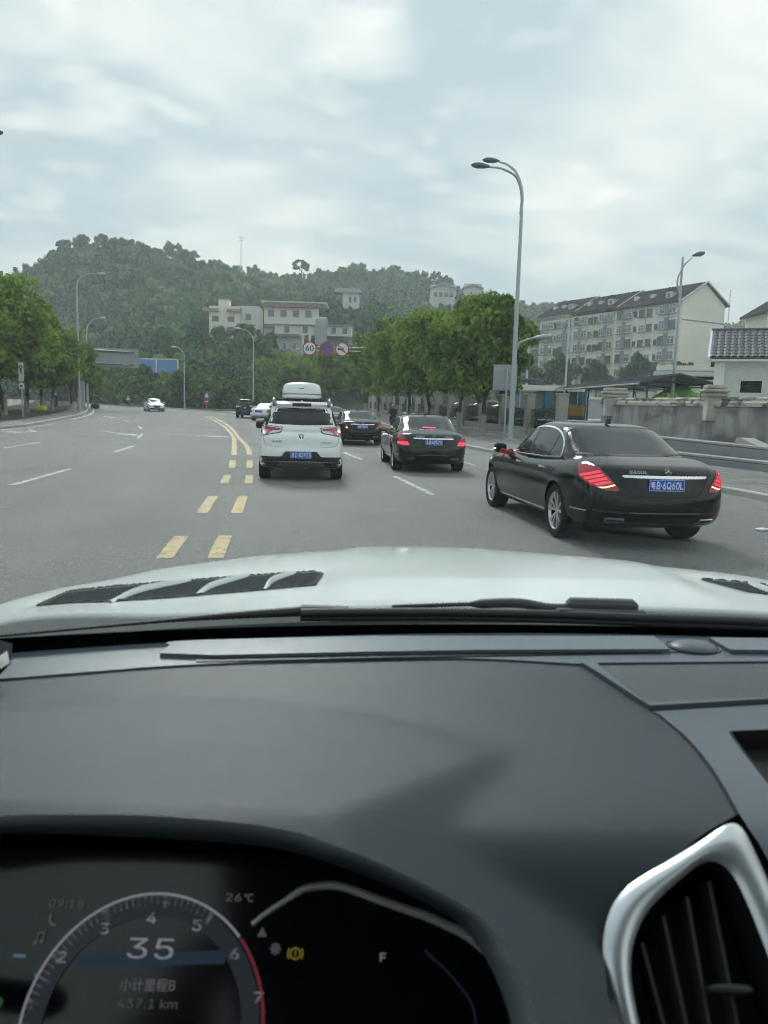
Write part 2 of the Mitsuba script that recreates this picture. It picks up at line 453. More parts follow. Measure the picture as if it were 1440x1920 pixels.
def gloss(name, color, alpha=0.03, ior=1.55):
    scene[name] = {'type': 'twosided', 'bsdf': {'type': 'roughplastic', 'diffuse_reflectance': rgb(*color), 'alpha': alpha, 'int_ior': ior, 'nonlinear': True}}


def asphalt_fn(p, n, uv):
    big = fbm(p.x * 0.11, p.y * 0.06, 0.3, 4)
    mid = fbm(p.x * 0.9, p.y * 0.5, 1.0, 3)
    g1 = noise(p.x * 55, p.y * 55, 2.0)
    g2 = noise(p.x * 140, p.y * 140, 5.0)
    fine = dr.select(g1 > 0.80, 0.075, 0.0) + 0.055 * (g2 - 0.5) - dr.select(g1 < 0.22, 0.035, 0.0)
    lane = fbm(p.x * 0.75 + p.y * 0.14, p.y * 0.035, 4.0, 3)
    stain = smoothstep(0.66, 0.78, fbm(p.x * 0.55, p.y * 0.35, 6.0, 4))
    v = 0.136 + 0.055 * (big - 0.5) + 0.045 * (lane - 0.5) - 0.022 * stain + 0.035 * (mid - 0.5) + fine
    crack = smoothstep(0.012, 0.0, dr.abs(fbm(p.x * 0.35 + 3, p.y * 0.22, 7.0, 3) - 0.5)) * smoothstep(0.5, 0.62, fbm(p.x * 0.07, p.y * 0.07, 2.2, 2))
    v = v * (1 - 0.10 * crack)
    return mi.Color3f(v * 1.0, v * 1.0, v * 0.97)


ASPHALT = proc(asphalt_fn)
mat('asphalt', ASPHALT, 0.75, spec=0.35)


def worn(base, low, hi):
    def fn(p, n, uv):
        w = 0.6 * fbm(p.x * 9, p.y * 9, 3.0, 3) + 0.4 * noise(p.x * 60, p.y * 60, 1.0)
        k = smoothstep(low, hi, w)
        v = 0.13 + 0.06 * noise(p.x * 70, p.y * 70, 8.0)
        t = 0.88 + 0.24 * fbm(p.x * 3, p.y * 3, 4.0, 2)
        return mix(mi.Color3f(*base) * t, mi.Color3f(v), k)
    return proc(fn)


mat('yellow_paint', worn((0.43, 0.325, 0.130), 0.56, 0.68), 0.6, spec=0.3)
mat('white_paint', worn((0.40, 0.41, 0.40), 0.50, 0.66), 0.6, spec=0.3)


def pave_fn(p, n, uv):
    a, b = p.x / 0.42, p.y / 0.42
    fx, fy = a - dr.floor(a), b - dr.floor(b)
    j = dr.minimum(dr.minimum(fx, 1 - fx), dr.minimum(fy, 1 - fy))
    v = 0.165 + 0.05 * (cell_rand(a, b, 3) - 0.5) + 0.10 * (fbm(p.x * 0.5, p.y * 0.5, 1, 3) - 0.5) + 0.05 * (noise(p.x * 30, p.y * 30, 4) - 0.5)
    v = v * dr.select(j < 0.03, 0.6, 1.0)
    return mi.Color3f(v * 1.02, v, v * 0.96)


mat('paving', proc(pave_fn), 0.8, spec=0.3)


def speckle(c, amp, f=60.0, f2=0.7, amp2=0.25):
    def fn(p, n, uv):
        t = 1 + amp * (noise(p.x * f, p.y * f, p.z * f) - 0.5) + amp2 * (fbm(p.x * f2, p.y * f2, p.z * f2, 3) - 0.5)
        return mi.Color3f(*c) * t
    return proc(fn)


mat('kerb_stone', speckle((0.34, 0.34, 0.32), 0.3), 0.8)
mat('granite', speckle((0.20, 0.21, 0.22), 0.7, 90), 0.5)
mat('coping_stone', speckle((0.30, 0.30, 0.28), 0.35, 40), 0.7)
dif('soil', speckle((0.11, 0.10, 0.075), 0.5, 9, 0.15, 0.5))
dif('grass', proc(lambda p, n, uv: mix(mi.Color3f(0.050, 0.075, 0.028), mi.Color3f(0.11, 0.12, 0.05), fbm(p.x * 0.12, p.y * 0.12, 0.5, 5))))
mat('pillar_render', speckle((0.40, 0.385, 0.34), 0.25, 30, 2.2, 0.7), 0.9, spec=0.2)
dif('hill_ground', proc(lambda p, n, uv: mix(mi.Color3f(0.035, 0.058, 0.026), mi.Color3f(0.105, 0.125, 0.055), smoothstep(0.35, 0.7, fbm(p.x * 0.045, p.y * 0.045, p.z * 0.1, 5)))))


def leaf(name, dark, light, f, sheen=0.0, fleck=0.4):
    def fn(p, n, uv):
        t = (1 - fleck) * fbm(p.x * f, p.y * f, p.z * f, 2) + fleck * noise(p.x * f * 9, p.y * f * 9, p.z * f * 9)
        return mix(mi.Color3f(*dark), mi.Color3f(*light), smoothstep(0.25, 0.75, t))
    scene[name] = {'type': 'twosided', 'bsdf': {'type': 'diffuse', 'reflectance': proc(fn)}} if not sheen else \
        {'type': 'principledthin', 'base_color': proc(fn), 'roughness': 0.55, 'diff_trans': sheen, 'spec_trans': 0.0}


leaf('leaf_street', (0.060, 0.120, 0.026), (0.280, 0.400, 0.085), 0.55, 0.55)
leaf('leaf_dark', (0.022, 0.052, 0.020), (0.080, 0.135, 0.044), 0.5, 0.4)
leaf('leaf_far', (0.046, 0.100, 0.032), (0.165, 0.260, 0.074), 0.22, 0.0, 0.2)
leaf('leaf_hill', (0.016, 0.058, 0.028), (0.082, 0.178, 0.062), 0.075, 0.0, 0.10)
leaf('leaf_hill_light', (0.066, 0.130, 0.045), (0.165, 0.260, 0.088), 0.05, 0.0, 0.10)
dif('bark', speckle((0.055, 0.048, 0.040), 0.7, 25))
dif('limewash', speckle((0.30, 0.295, 0.27), 0.5, 18))

mat('lamp_steel', (0.40, 0.44, 0.46), 0.45, 0.25)
mat('lamp_head', (0.12, 0.14, 0.15), 0.4)
mat('lamp_glass', (0.42, 0.46, 0.46), 0.2)
mat('sign_back', speckle((0.32, 0.34, 0.35), 0.15, 12), 0.5, 0.3)
mat('sign_white', (0.68, 0.70, 0.70), 0.5)
mat('sign_red', (0.42, 0.045, 0.06), 0.5)
mat('sign_blue', (0.045, 0.10, 0.34), 0.5)
mat('sign_black', (0.03, 0.03, 0.035), 0.5)
mat('billboard_blue', (0.12, 0.25, 0.52), 0.5)
mat('banner_pink', (0.55, 0.24, 0.27), 0.6)

gloss('paint_black', (0.003, 0.0035, 0.0045), 0.03, 1.47)
gloss('paint_grey', (0.030, 0.033, 0.036))
gloss('paint_white', (0.93, 0.945, 0.94))
gloss('paint_silver', (0.34, 0.36, 0.37))
gloss('dark_glass', (0.012, 0.016, 0.019), 0.015, 1.62)
mat('chrome', (0.82, 0.84, 0.85), 0.14, 1.0)
mat('satin_metal', (0.62, 0.64, 0.65), 0.32, 1.0)
mat('rim_metal', (0.58, 0.59, 0.60), 0.30, 0.8)
mat('rim_dark', (0.03, 0.03, 0.032), 0.5)
mat('tyre', (0.022, 0.022, 0.023), 0.85, spec=0.2)
mat('black_plastic', (0.025, 0.027, 0.029), 0.55)
mat('grey_plastic', (0.14, 0.145, 0.15), 0.5)
mat('underbody', (0.012, 0.012, 0.013), 0.9, spec=0.1)
mat('lens_red', (0.34, 0.020, 0.034), 0.12, clearcoat=1.0, clearcoat_gloss=0.98)
mat('lens_dark_red', (0.075, 0.010, 0.014), 0.15, clearcoat=1.0, clearcoat_gloss=0.98)
mat('lens_clear', (0.55, 0.57, 0.58), 0.15, clearcoat=1.0, clearcoat_gloss=0.98)
mat('plate_blue', (0.018, 0.085, 0.46), 0.4)
mat('plate_white', (0.72, 0.76, 0.80), 0.5)


def glow(name, r, g, b):
    return {'emitter': {'type': 'area', 'radiance': rgb(r, g, b)}}


RED_LIT, AMBER_LIT = glow('r', 0.135, 0.006, 0.011), glow('a', 0.30, 0.13, 0.012)

# buildings
mat('cream_render', speckle((0.70, 0.68, 0.60), 0.12, 8, 0.25, 0.25), 0.85)
mat('pale_wall', speckle((0.56, 0.57, 0.56), 0.12, 10, 0.3, 0.2), 0.85)
mat('grey_cladding', speckle((0.22, 0.23, 0.25), 0.2, 8, 0.4, 0.2), 0.75)
dif('roof_slate', speckle((0.050, 0.047, 0.049), 0.5, 5, 0.5, 0.4))
mat('roof_tile', speckle((0.085, 0.092, 0.105), 0.4, 14), 0.6)
mat('roof_red', speckle((0.23, 0.15, 0.115), 0.4, 6), 0.8)
mat('window_white', (0.58, 0.60, 0.60), 0.5)
mat('window_glass', proc(lambda p, n, uv: mi.Color3f(0.055, 0.066, 0.070) * (0.5 + 2.2 * noise(p.x * 0.45, p.y * 0.45, p.z * 0.33))), 0.08, spec=0.8)
mat('dark_metal', (0.05, 0.055, 0.06), 0.5)
mat('canopy_sheet', speckle((0.075, 0.085, 0.095), 0.2, 4, 0.6, 0.3), 0.55)
mat('blue_panel', (0.035, 0.14, 0.24), 0.4)
mat('booth_glass', (0.09, 0.14, 0.16), 0.06, spec=0.8)
mat('green_sheet', (0.16, 0.42, 0.12), 0.6)
mat('machine_yellow', (0.50, 0.33, 0.04), 0.5)
mat('hi_vis', (0.50, 0.60, 0.06), 0.6)


def plaster_fn(p, n, uv):
    v = fbm(p.x * 0.9 + p.y * 0.9, p.z * 1.3, 2.0, 5)
    s = fbm((p.x + p.y) * 3.0, p.z * 0.45, 4.0, 4)
    damp = smoothstep(0.48, 0.70, fbm((p.x + p.y) * 0.7, p.z * 1.6, 9.0, 4))
    c = mix(mi.Color3f(0.19, 0.19, 0.18), mi.Color3f(0.31, 0.31, 0.295), smoothstep(0.3, 0.7, v))
    c = c * (0.78 + 0.44 * smoothstep(0.3, 0.6, s))
    return mix(c, mi.Color3f(0.095, 0.092, 0.082), 0.65 * damp) * (0.93 + 0.14 * noise(p.x * 40, p.y * 40, p.z * 40))


mat('old_plaster', proc(plaster_fn), 0.9, spec=0.2)


def flake_fn(p, n, uv):
    w = fbm((p.x + p.y) * 2.2, p.z * 4.0, 5.0, 5)
    k = smoothstep(0.50, 0.58, w)
    c = mix(mi.Color3f(0.46, 0.44, 0.39), mi.Color3f(0.24, 0.22, 0.19), k)
    return mix(c, mi.Color3f(0.10, 0.10, 0.085), smoothstep(0.55, 0.7, fbm((p.x - p.y) * 1.4, p.z * 2, 1.0, 4))) * (0.9 + 0.2 * noise(p.x * 50, p.y * 50, p.z * 50))


mat('flaking_render', proc(flake_fn), 0.9, spec=0.2)
mat('pillar_stone', speckle((0.33, 0.315, 0.28), 0.3, 20, 0.8, 0.4), 0.85)

# the driven car's inside
def leather_bump(p, n, uv):
    f1, f2, _ = voronoi((p.x + 0.0025 * noise(p.x * 160, p.y * 160, p.z * 160)) * 260, (p.y - 0.8 * p.z) * 380)
    return dr.minimum((f2 - f1) * 1.4, 0.6) * 0.0011


mat('dash_leather', proc(lambda p, n, uv: mi.Color3f(0.029, 0.039, 0.050) * (0.9 + 0.2 * fbm(p.x * 14, p.y * 14, p.z * 14, 3))), 0.53, spec=0.36,
    bump=proc(leather_bump, 2e-4), bscale=0.26)
mat('dash_hard', speckle((0.084, 0.104, 0.124), 0.12, 900, 8, 0.12), 0.42, spec=0.45)
mat('dash_vane', speckle((0.090, 0.112, 0.136), 0.08, 700, 6, 0.1), 0.33, spec=0.5)


def grille_fn(p, n, uv):
    a, b = p.x * 230, p.y * 230
    row = dr.floor(b)
    fx = a + 0.5 * (row - 2 * dr.floor(row / 2))
    fx, fy = fx - dr.floor(fx) - 0.5, b - row - 0.5
    d = dr.sqrt(fx * fx + fy * fy)
    return mi.Color3f(0.074, 0.088, 0.098) * dr.select(d < 0.33, 0.12, 1.0)


mat('speaker_mesh', proc(grille_fn), 0.5)
mat('frit_black', (0.006, 0.007, 0.008), 0.3)
mat('black_gloss', (0.004, 0.0045, 0.006), 0.12, spec=0.5)
mat('black_soft', (0.010, 0.011, 0.012), 0.7, spec=0.25)
mat('slat_black', (0.035, 0.036, 0.037), 0.45)
mat('cabin_cloth', (0.06, 0.06, 0.062), 0.9, spec=0.2)
mat('vent_satin', (0.66, 0.69, 0.71), 0.34, 0.75)
mat('bezel_satin', (0.80, 0.79, 0.75), 0.36, 0.5)


def hexmesh_fn(p, n, uv):
    a, b = p.x * 95, (p.y + p.z * 0.3) * 150
    row = dr.floor(b)
    fx = a + 0.5 * (row - 2 * dr.floor(row / 2))
    fx, fy = dr.abs(fx - dr.floor(fx) - 0.5), dr.abs(b - row - 0.5)
    return mi.Color3f(0.075, 0.085, 0.09) * dr.select(dr.maximum(fx, fy) < 0.34, 0.12, 1.0)


dif('bonnet_mesh', proc(hexmesh_fn))
scene['windscreen_glass'] = {'type': 'thindielectric', 'int_ior': 1.16}

mat('skin', (0.42, 0.27, 0.20), 0.55)
mat('cloth_black', (0.018, 0.019, 0.022), 0.9)
mat('cloth_white', (0.62, 0.62, 0.60), 0.9)
mat('cloth_blue', (0.04, 0.06, 0.11), 0.9)
mat('helmet_red', (0.45, 0.05, 0.05), 0.2, clearcoat=1.0)
# ------------------------------------------------------------------ ground, road, pavements, hill
KERB_R = np.array([(9.6, -30), (9.0, 0), (8.1, 9), (7.55, 14.9), (7.1, 17.6), (4.9, 27), (3.5, 33.5), (2.5, 42), (0.2, 60), (-2.5, 80), (-7.0, 110), (-12.6, 150), (-21, 200), (-45, 300)], float)
KERB_L = np.array([(-18.0, -30), (-18.3, 0), (-18.9, 20), (-19.5, 39), (-20.4, 45), (-23.3, 55.9), (-27.4, 70), (-35, 91), (-54, 140), (-82, 200), (-140, 300)], float)
FAR_L = np.array([(-17.4, 90.2), (-18.2, 91.4), (-23.6, 101), (-28.5, 108.2), (-33.9, 116.5), (-45, 135), (-72, 188), (-134, 300)], float)
FAR_R = np.array([(-17.4, 90.2), (-16.4, 91), (-15.6, 94), (-16.8, 105), (-20, 125), (-24, 150), (-33, 200), (-57, 300)], float)


def path_smooth(p, n=160):
    return smooth_path(p, n)


KR, KL, FL, FR = (path_smooth(k) for k in (KERB_R, KERB_L, FAR_L, FAR_R))


def offset_path(p, d):
    """Shift a path sideways to its right by d."""
    t = np.gradient(p, axis=0)
    t /= np.linalg.norm(t, axis=1, keepdims=True)
    return p + np.stack([t[:, 1], -t[:, 0]], 1) * d


def ground_z(x, y):
    return zg(y) - 0.09


xs = np.concatenate([np.linspace(-850, -160, 24), np.linspace(-150, 60, 43), np.linspace(70, 850, 26)])
ys = np.concatenate([np.linspace(-580, -40, 16), np.linspace(-30, 310, 69), np.linspace(330, 1150, 28)])
gx, gy = np.meshgrid(xs, ys, indexing='ij')
structure('ground', loft(np.stack([gx, gy, ground_z(gx, gy)], -1)), 'grass', True)

road_poly = Polygon(np.vstack([KL, [(-140, 300), (-45, 300)], KR[::-1]])).buffer(0)
island = Polygon(np.vstack([FL, FR[::-1]])).buffer(0)
rx = np.concatenate([np.linspace(-150, -60, 20), np.linspace(-57, 14, 72)])
ry = np.concatenate([np.linspace(-30, 130, 161), np.linspace(133, 300, 50)])
a, b = np.meshgrid(rx, ry, indexing='ij')
structure('road', loft(np.stack([a, b, zg(b)], -1)), 'asphalt', True, 'grey asphalt carriageway curving away to the left')


def strip(left, right, dz, name, bsdf, holder='road'):
    rows = np.stack([np.column_stack([left, zg(left[:, 1]) + dz]), np.column_stack([right, zg(right[:, 1]) + dz])], 1)
    m = loft(rows)
    if m.face_normals[:, 2].mean() < 0:
        m.invert()
    return sub(holder, name, m, bsdf)


def line_mark(pts, w, name, bsdf, dz=0.004, n=None):
    p = np.asarray(pts, float)
    if len(p) == 2:
        p = p[0] + (p[1] - p[0]) * np.linspace(0, 1, n or 6)[:, None]
    elif n:
        p = smooth_path(p, n)
    return strip(offset_path(p, -w / 2), offset_path(p, w / 2), dz, name, bsdf)


YL = np.array([(-1.6, 3.4), (-2.24, 7.76), (-2.42, 9.1), (-2.68, 11.2), (-2.98, 13.3), (-3.30, 15.7), (-3.60, 17.6), (-3.95, 19.8), (-4.46, 22.5), (-4.90, 24.9), (-5.95, 30.3), (-7.35, 37.2), (-10.1, 48.6), (-14.5, 64.7), (-17.6, 75)])
YR = np.array([(-1.15, 3.6), (-1.75, 7.95), (-1.91, 9.15), (-2.17, 11.2), (-2.48, 13.4), (-2.80, 15.7), (-3.13, 17.75), (-3.53, 20.0), (-4.0, 22.7), (-4.42, 25.0), (-5.35, 29.8), (-7.4, 38.5), (-10.1, 50.0), (-13.9, 64.2), (-17.0, 74.6)])


def on(path, y0, y1, n=8):
    y = np.linspace(y0, y1, n)
    return np.column_stack([np.interp(y, path[:, 1], path[:, 0]), y])


YLs, YRs = smooth_path(YL, 120), smooth_path(YR, 120)
for y0, y1 in ((3.5, 5.5), (7.76, 9.15), (11.2, 13.35), (15.7, 17.6), (19.75, 22.45)):
    line_mark(on(YLs, y0, y1), 0.17, 'yellow_line', 'yellow_paint')
    line_mark(on(YRs, y0 + 0.1, y1 + 0.12), 0.17, 'yellow_line', 'yellow_paint')
line_mark(on(YLs, 24.8, 74, 60), 0.18, 'yellow_line', 'yellow_paint')
line_mark(on(YRs, 25.1, 74, 60), 0.18, 'yellow_line', 'yellow_paint')
for p, q in (((2.35, 3.6), (1.85, 7.0)), ((0.92, 14.58), (0.23, 18.55)), ((-0.75, 24.3), (-1.55, 28.1)), ((-2.75, 34), (-3.65, 38)), ((-5.2, 44), (-6.4, 48)),
             ((-6.4, 4.5), (-6.62, 8.3)), ((-6.92, 14.2), (-7.42, 18.1)), ((-8.65, 24.6), (-9.28, 28.4)), ((-10.9, 34), (-12.0, 38)), ((-13.6, 43), (-15.0, 47)), ((-17.5, 53), (-19.4, 57)),
             ((-10.9, 14.5), (-11.3, 18.4)), ((-12.4, 25), (-13.0, 29)), ((2.72, 23.0), (2.40, 25.4)), ((1.3, 32.5), (0.6, 36))):
    line_mark([p, q], 0.14, 'lane_dash', 'white_paint')
edge = offset_path(KL, 0.55)
edge = edge[(edge[:, 1] > 2) & (edge[:, 1] < 160)]
line_mark(edge[(edge[:, 1] < 48)], 0.16, 'edge_line', 'white_paint')
line_mark(edge[(edge[:, 1] > 56) & (edge[:, 1] < 120)], 0.22, 'edge_line', 'white_paint')


def arrow(x, y, heading, s=1.0, turn=0):
    """A painted lane arrow; turn +1 bends to its right."""
    shaft = sbox(-0.10, -2.2, 0.10, 0.6)
    if turn:
        head = Polygon([(0.1, 0.1), (0.1, 0.7), (0.75 * 1, 1.05), (0.75, 1.5), (1.6, 0.75), (0.75, 0.05), (0.75, 0.45)])
        g = shaft.union(head)
        if turn < 0:
            g = shapely.affinity.scale(g, -1, 1, origin=(0, 0))
    else:
        g = shaft.union(Polygon([(-0.45, 0.5), (0.45, 0.5), (0, 2.4)]))
    g = shapely.affinity.scale(g, s, s, origin=(0, 0))
    g = shapely.affinity.rotate(g, -heading, origin=(0, 0))
    g = shapely.affinity.translate(g, x, y)
    sub('road', 'lane_arrow', sheet(g, lambda px, py: zg(py) + 0.004, 0.5), 'white_paint')


arrow(-17.0, 37.3, 150, 1.0, 1)
arrow(-13.0, 37.8, 140, 1.0, 0)
arrow(-9.15, 37.9, 112, 1.05, 0)
arrow(-22.9, 64.0, 150, 1.1, 0)
arrow(-14.6, 63.0, 120, 1.0, 0)


def kerb(path, side, name, w=0.16, h=0.13):
    """Kerb stones along a path; side +1: raised ground on the path's right."""
    p = path
    o = offset_path(p, side * w)
    zp, zo = zg(p[:, 1]), zg(o[:, 1])
    prof = [np.column_stack([p, zp - 0.10]), np.column_stack([p, zp + h - 0.02]), np.column_stack([p + (o - p) * 0.12, zp + h]), np.column_stack([o, zo + h]), np.column_stack([o, zo - 0.1])]
    m = loft(np.stack(prof, 1))
    structure(name, m, 'kerb_stone')


def paved(path, side, width, name, bsdf, dz=0.115, start=0.16):
    i, o = offset_path(path, side * start), offset_path(path, side * width)
    n = 8
    rows = np.stack([np.column_stack([i + (o - i) * t, zg((i + (o - i) * t)[:, 1]) + dz]) for t in np.linspace(0, 1, n)], 1)
    m = loft(rows)
    if m.face_normals[:, 2].mean() < 0:
        m.invert()
    structure(name, m, bsdf, True)


kerb(KR, 1, 'kerb_right')
kerb(KL, -1, 'kerb_left')
kerb(FL, 1, 'kerb_far_left')
kerb(FR[::-1], 1, 'kerb_far_right')
paved(KR, 1, 7.2, 'pavement_right', 'paving')
paved(KL, -1, 9.0, 'pavement_left', 'soil')
paved(KL, -1, 2.0, 'path_left', 'paving', 0.119)
structure('grass_verge', sheet(island.buffer(-0.16), lambda x, y: zg(y) + 0.11, 6.0), 'grass', True)
structure('path_corner', sheet(island.intersection(sbox(-40, 80, 0, 97.0)).buffer(-0.17), lambda x, y: zg(y) + 0.118, 1.0), 'kerb_stone', True)
bank = Polygon([(18.2, -20), (16.0, 10), (14.9, 22), (13.4, 34), (11.9, 41), (9.8, 42.6), (3.7, 85), (6, 100), (40, 130), (120, 150), (120, -20)])
structure('yard_ground', sheet(bank, lambda x, y: np.full(len(x), 1.25), 6.0), 'kerb_stone', True)

# the wooded hill: from its foot up to the ridge, then down behind
RIDGE = np.array([(-330, 360, 8), (-252, 380, 18), (-218, 380, 27), (-190, 370, 38), (-172, 365, 48), (-159, 360, 59), (-150, 360, 67), (-140, 365, 71), (-129, 370, 75), (-123, 380, 74), (-113, 390, 74), (-103, 400, 72),
                  (-92, 410, 72.5), (-82, 415, 71), (-66, 420, 69), (-47, 430, 71), (-33, 440, 72.5), (-16, 450, 76), (-1, 455, 78), (18, 460, 78.4), (30, 460, 73), (46, 460, 67), (63, 470, 63), (91, 500, 63),
                  (130, 540, 73), (169, 560, 77), (211, 560, 73), (237, 540, 66), (256, 520, 62), (327, 500, 60), (420, 480, 55)], float)
FOOT = np.array([(-360, 300), (-230, 262), (-150, 232), (-95, 190), (-66, 156), (-46, 142), (-36, 128), (-27, 117), (-23, 112), (-20, 128), (-23, 150), (-20, 175), (0, 195), (30, 215), (70, 240), (130, 270), (220, 290), (420, 280)], float)
FOOT_L, RIDGE_L = LineString(FOOT), LineString(RIDGE[:, :2])
_hillside = Polygon(np.vstack([FOOT, [(420, 900), (-360, 900)]]))
_front = Polygon(np.vstack([FOOT, RIDGE[::-1, :2]])).buffer(0)
_rs = RIDGE_L.project(shapely.points(RIDGE[:, :2]))


TERRACES = [(-39, 197, 16.5, 9), (-25, 202, 17.5, 10), (-17, 184, 11.5, 11), (-12.4, 253, 31.5, 6), (23, 300, 37, 12)]


def hill_z(x, y):
    x, y = np.asarray(x, float), np.asarray(y, float)
    pts = shapely.points(x, y)
    df, dr_ = shapely.distance(pts, FOOT_L), shapely.distance(pts, RIDGE_L)
    top = np.interp(shapely.line_locate_point(RIDGE_L, pts), _rs, RIDGE[:, 2])
    inside = shapely.contains_xy(_hillside, x, y)
    front = shapely.contains_xy(_front, x, y)
    t = df / (df + dr_ + 1e-9)
    s = np.where(front, t ** 1.12, np.maximum(1 - (dr_ / 260.0) ** 1.5, -0.15))
    s = np.where(inside, s, 0)
    q = np.stack([x * 0.018, y * 0.018, x * 0], -1)
    bump = (meshkit.fbm(q, 4, 5) - 0.5) * 16 * np.clip(df / 60, 0, 1) * np.clip(1.2 - t, 0.15, 1)
    base = zg(y) - 0.12
    z = np.where(inside, base + np.maximum(s * (top - base), -4) + bump * (t < 0.96), base - 1.0 - 0.1 * df)
    for cx, cy, top_, r_ in TERRACES:       # levelled ground that the houses stand on
        m_ = top_ - 0.75 * np.maximum(np.hypot(x - cx, y - cy) - r_, 0)
        z = 0.5 * (z + m_ + np.sqrt((z - m_) ** 2 + 4))
    return z


hx, hy = np.meshgrid(np.linspace(-360, 420, 131), np.linspace(108, 720, 103), indexing='ij')
hz = hill_z(hx.ravel(), hy.ravel()).reshape(hx.shape)
structure('hill', loft(np.stack([hx, hy, hz], -1)), 'hill_ground', True, 'green wooded hill behind the bend')
# ------------------------------------------------------------------ the car we sit in: bonnet, wipers, windscreen, dashboard
own = Kit()


def interp(tab, x):
    from scipy.interpolate import PchipInterpolator
    t = np.array(tab, float)
    return PchipInterpolator(t[:, 0], t[:, 1], extrapolate=False)(np.clip(x, t[0, 0], t[-1, 0]))


def body_capsule(a, b, r):
    return tube([a, tuple(np.array(a) * .1 + np.array(b) * .9), b], [r, r, r * 0.55], 12)


PAD_FRONT = np.array([(-0.684, 0.986), (-0.518, 1.012), (-0.396, 1.037), (-0.268, 1.062), (-0.010, 1.093), (0.147, 1.094), (0.288, 1.077)])
PAD_RIGHT = np.array([(0.349, 0.947), (0.355, 0.926), (0.363, 0.892), (0.367, 0.853), (0.366, 0.809), (0.362, 0.768), (0.358, 0.737), (0.355, 0.712)])
CREST = np.array([(-0.472, 0.635, 1.188), (-0.408, 0.647, 1.193), (-0.340, 0.655, 1.196), (-0.274, 0.659, 1.197), (-0.206, 0.660, 1.197), (-0.147, 0.657, 1.196), (-0.098, 0.652, 1.194), (-0.059, 0.644, 1.191), (-0.029, 0.634, 1.187), (0.009, 0.626, 1.177), (0.046, 0.617, 1.165), (0.073, 0.609, 1.155), (0.091, 0.601, 1.148), (0.105, 0.586, 1.139), (0.114, 0.570, 1.133), (0.121, 0.551, 1.125), (0.126, 0.532, 1.118), (0.128, 0.510, 1.111), (0.128, 0.489, 1.105)])
VENT_SIDE = np.array([(0.280, 0.665), (0.231, 0.646), (0.208, 0.629), (0.198, 0.606), (0.192, 0.569), (0.192, 0.537), (0.190, 0.508)])
GRILLE = np.array([(0.316, 1.067), (0.562, 1.079), (0.689, 1.084), (0.637, 0.996), (0.513, 0.976), (0.349, 0.958)])
TRIM = np.array([(0.288, 1.077), (0.572, 1.098), (0.702, 1.106), (0.633, 0.990), (0.509, 0.967), (0.347, 0.945)])
SCREEN = np.array([(0.424, 0.888), (0.473, 0.893), (0.581, 0.902), (0.429, 0.640), (0.413, 0.769), (0.418, 0.828)])
VANE = np.array([(-0.321, 1.085), (-0.316, 1.116), (-0.296, 1.140), (-0.011, 1.170), (0.431, 1.181), (0.435, 1.121), (0.149, 1.110), (-0.010, 1.099), (-0.241, 1.079)])
SLOT = np.array([(-0.262, 1.068), (-0.010, 1.088), (0.422, 1.119), (0.424, 1.126), (-0.010, 1.101), (-0.264, 1.076)])
VANE2 = np.array([(0.516, 1.176), (0.609, 1.176), (0.742, 1.174), (0.710, 1.119), (0.582, 1.120), (0.525, 1.121)])
DOME = np.array([(0.481, 1.148, 1.220)])
_bt = np.array([(.40, .86), (.50, .99), (.54, 1.04), (.57, 1.075), (.61, 1.115), (.64, 1.145), (.66, 1.163), (.69, 1.178), (.75, 1.184), (.85, 1.187), (.95, 1.195), (1.08, 1.209), (1.30, 1.215)])


def dash_z(x, y):
    """Top of the dashboard: it rolls down towards the driver; the instrument hood stands up from it."""
    b = interp(_bt, np.clip(y, .4, 1.3)) + .02 * (x - .1)
    smax = lambda p, q, k: .5 * (p + q + np.sqrt((p - q) ** 2 + k * k))  # noqa: E731
    d = V(-.132, -.118)
    d /= np.linalg.norm(d)
    d1 = (x - .102) * -d[1] + (y - .79) * d[0]
    d1 = smax(d1, .668 - y, .012)
    e = np.sqrt(((x + .22) / .40) ** 2 + ((y - .62) / .33) ** 2)
    h = 1.1975 + .032 * (.8 - y) - .42 * smax(d1, 0 * x, .012) - .16 * smax((e - 1) * .36, 0 * x, .008)
    return smax(b, h, .004)


def on_dash(poly, dz, step=0.02):
    if not isinstance(poly, shapely.geometry.base.BaseGeometry):
        poly = Polygon(poly)
    return sheet(poly.buffer(0), lambda x, y: dash_z(x, y) + dz, step)


def slab_on_dash(poly, dz, step=0.02, th=0.012):
    """A raised piece with its own edge on the dashboard."""
    poly = (poly if isinstance(poly, shapely.geometry.base.BaseGeometry) else Polygon(poly)).buffer(0)
    p, f, loops = tri_region(poly, step)
    z = dash_z(p[:, 0], p[:, 1]) + dz
    v, fs, at = [np.column_stack([p, z])], [f], len(p)
    for L in loops:
        K = len(L)
        v.append(np.column_stack([p[L], z[L]]))
        v.append(np.column_stack([p[L], z[L] - th]))
        i = np.arange(K)
        j = (i + 1) % K
        fs.append(np.vstack([np.stack([at + i, at + i + K, at + j], 1), np.stack([at + j, at + i + K, at + j + K], 1)]))
        at += 2 * K
    return trimesh.Trimesh(np.vstack(v), np.vstack(fs), process=False)


crest2 = smooth_path(CREST, 120)
pad = Polygon(np.vstack([[(-0.66, 0.60)], smooth_path(PAD_FRONT, 60), smooth_path(PAD_RIGHT, 40), VENT_SIDE, crest2[::-1, :2]])).buffer(0)
own.part('dashboard', sheet(pad, dash_z, 0.011), 'dash_leather', True)
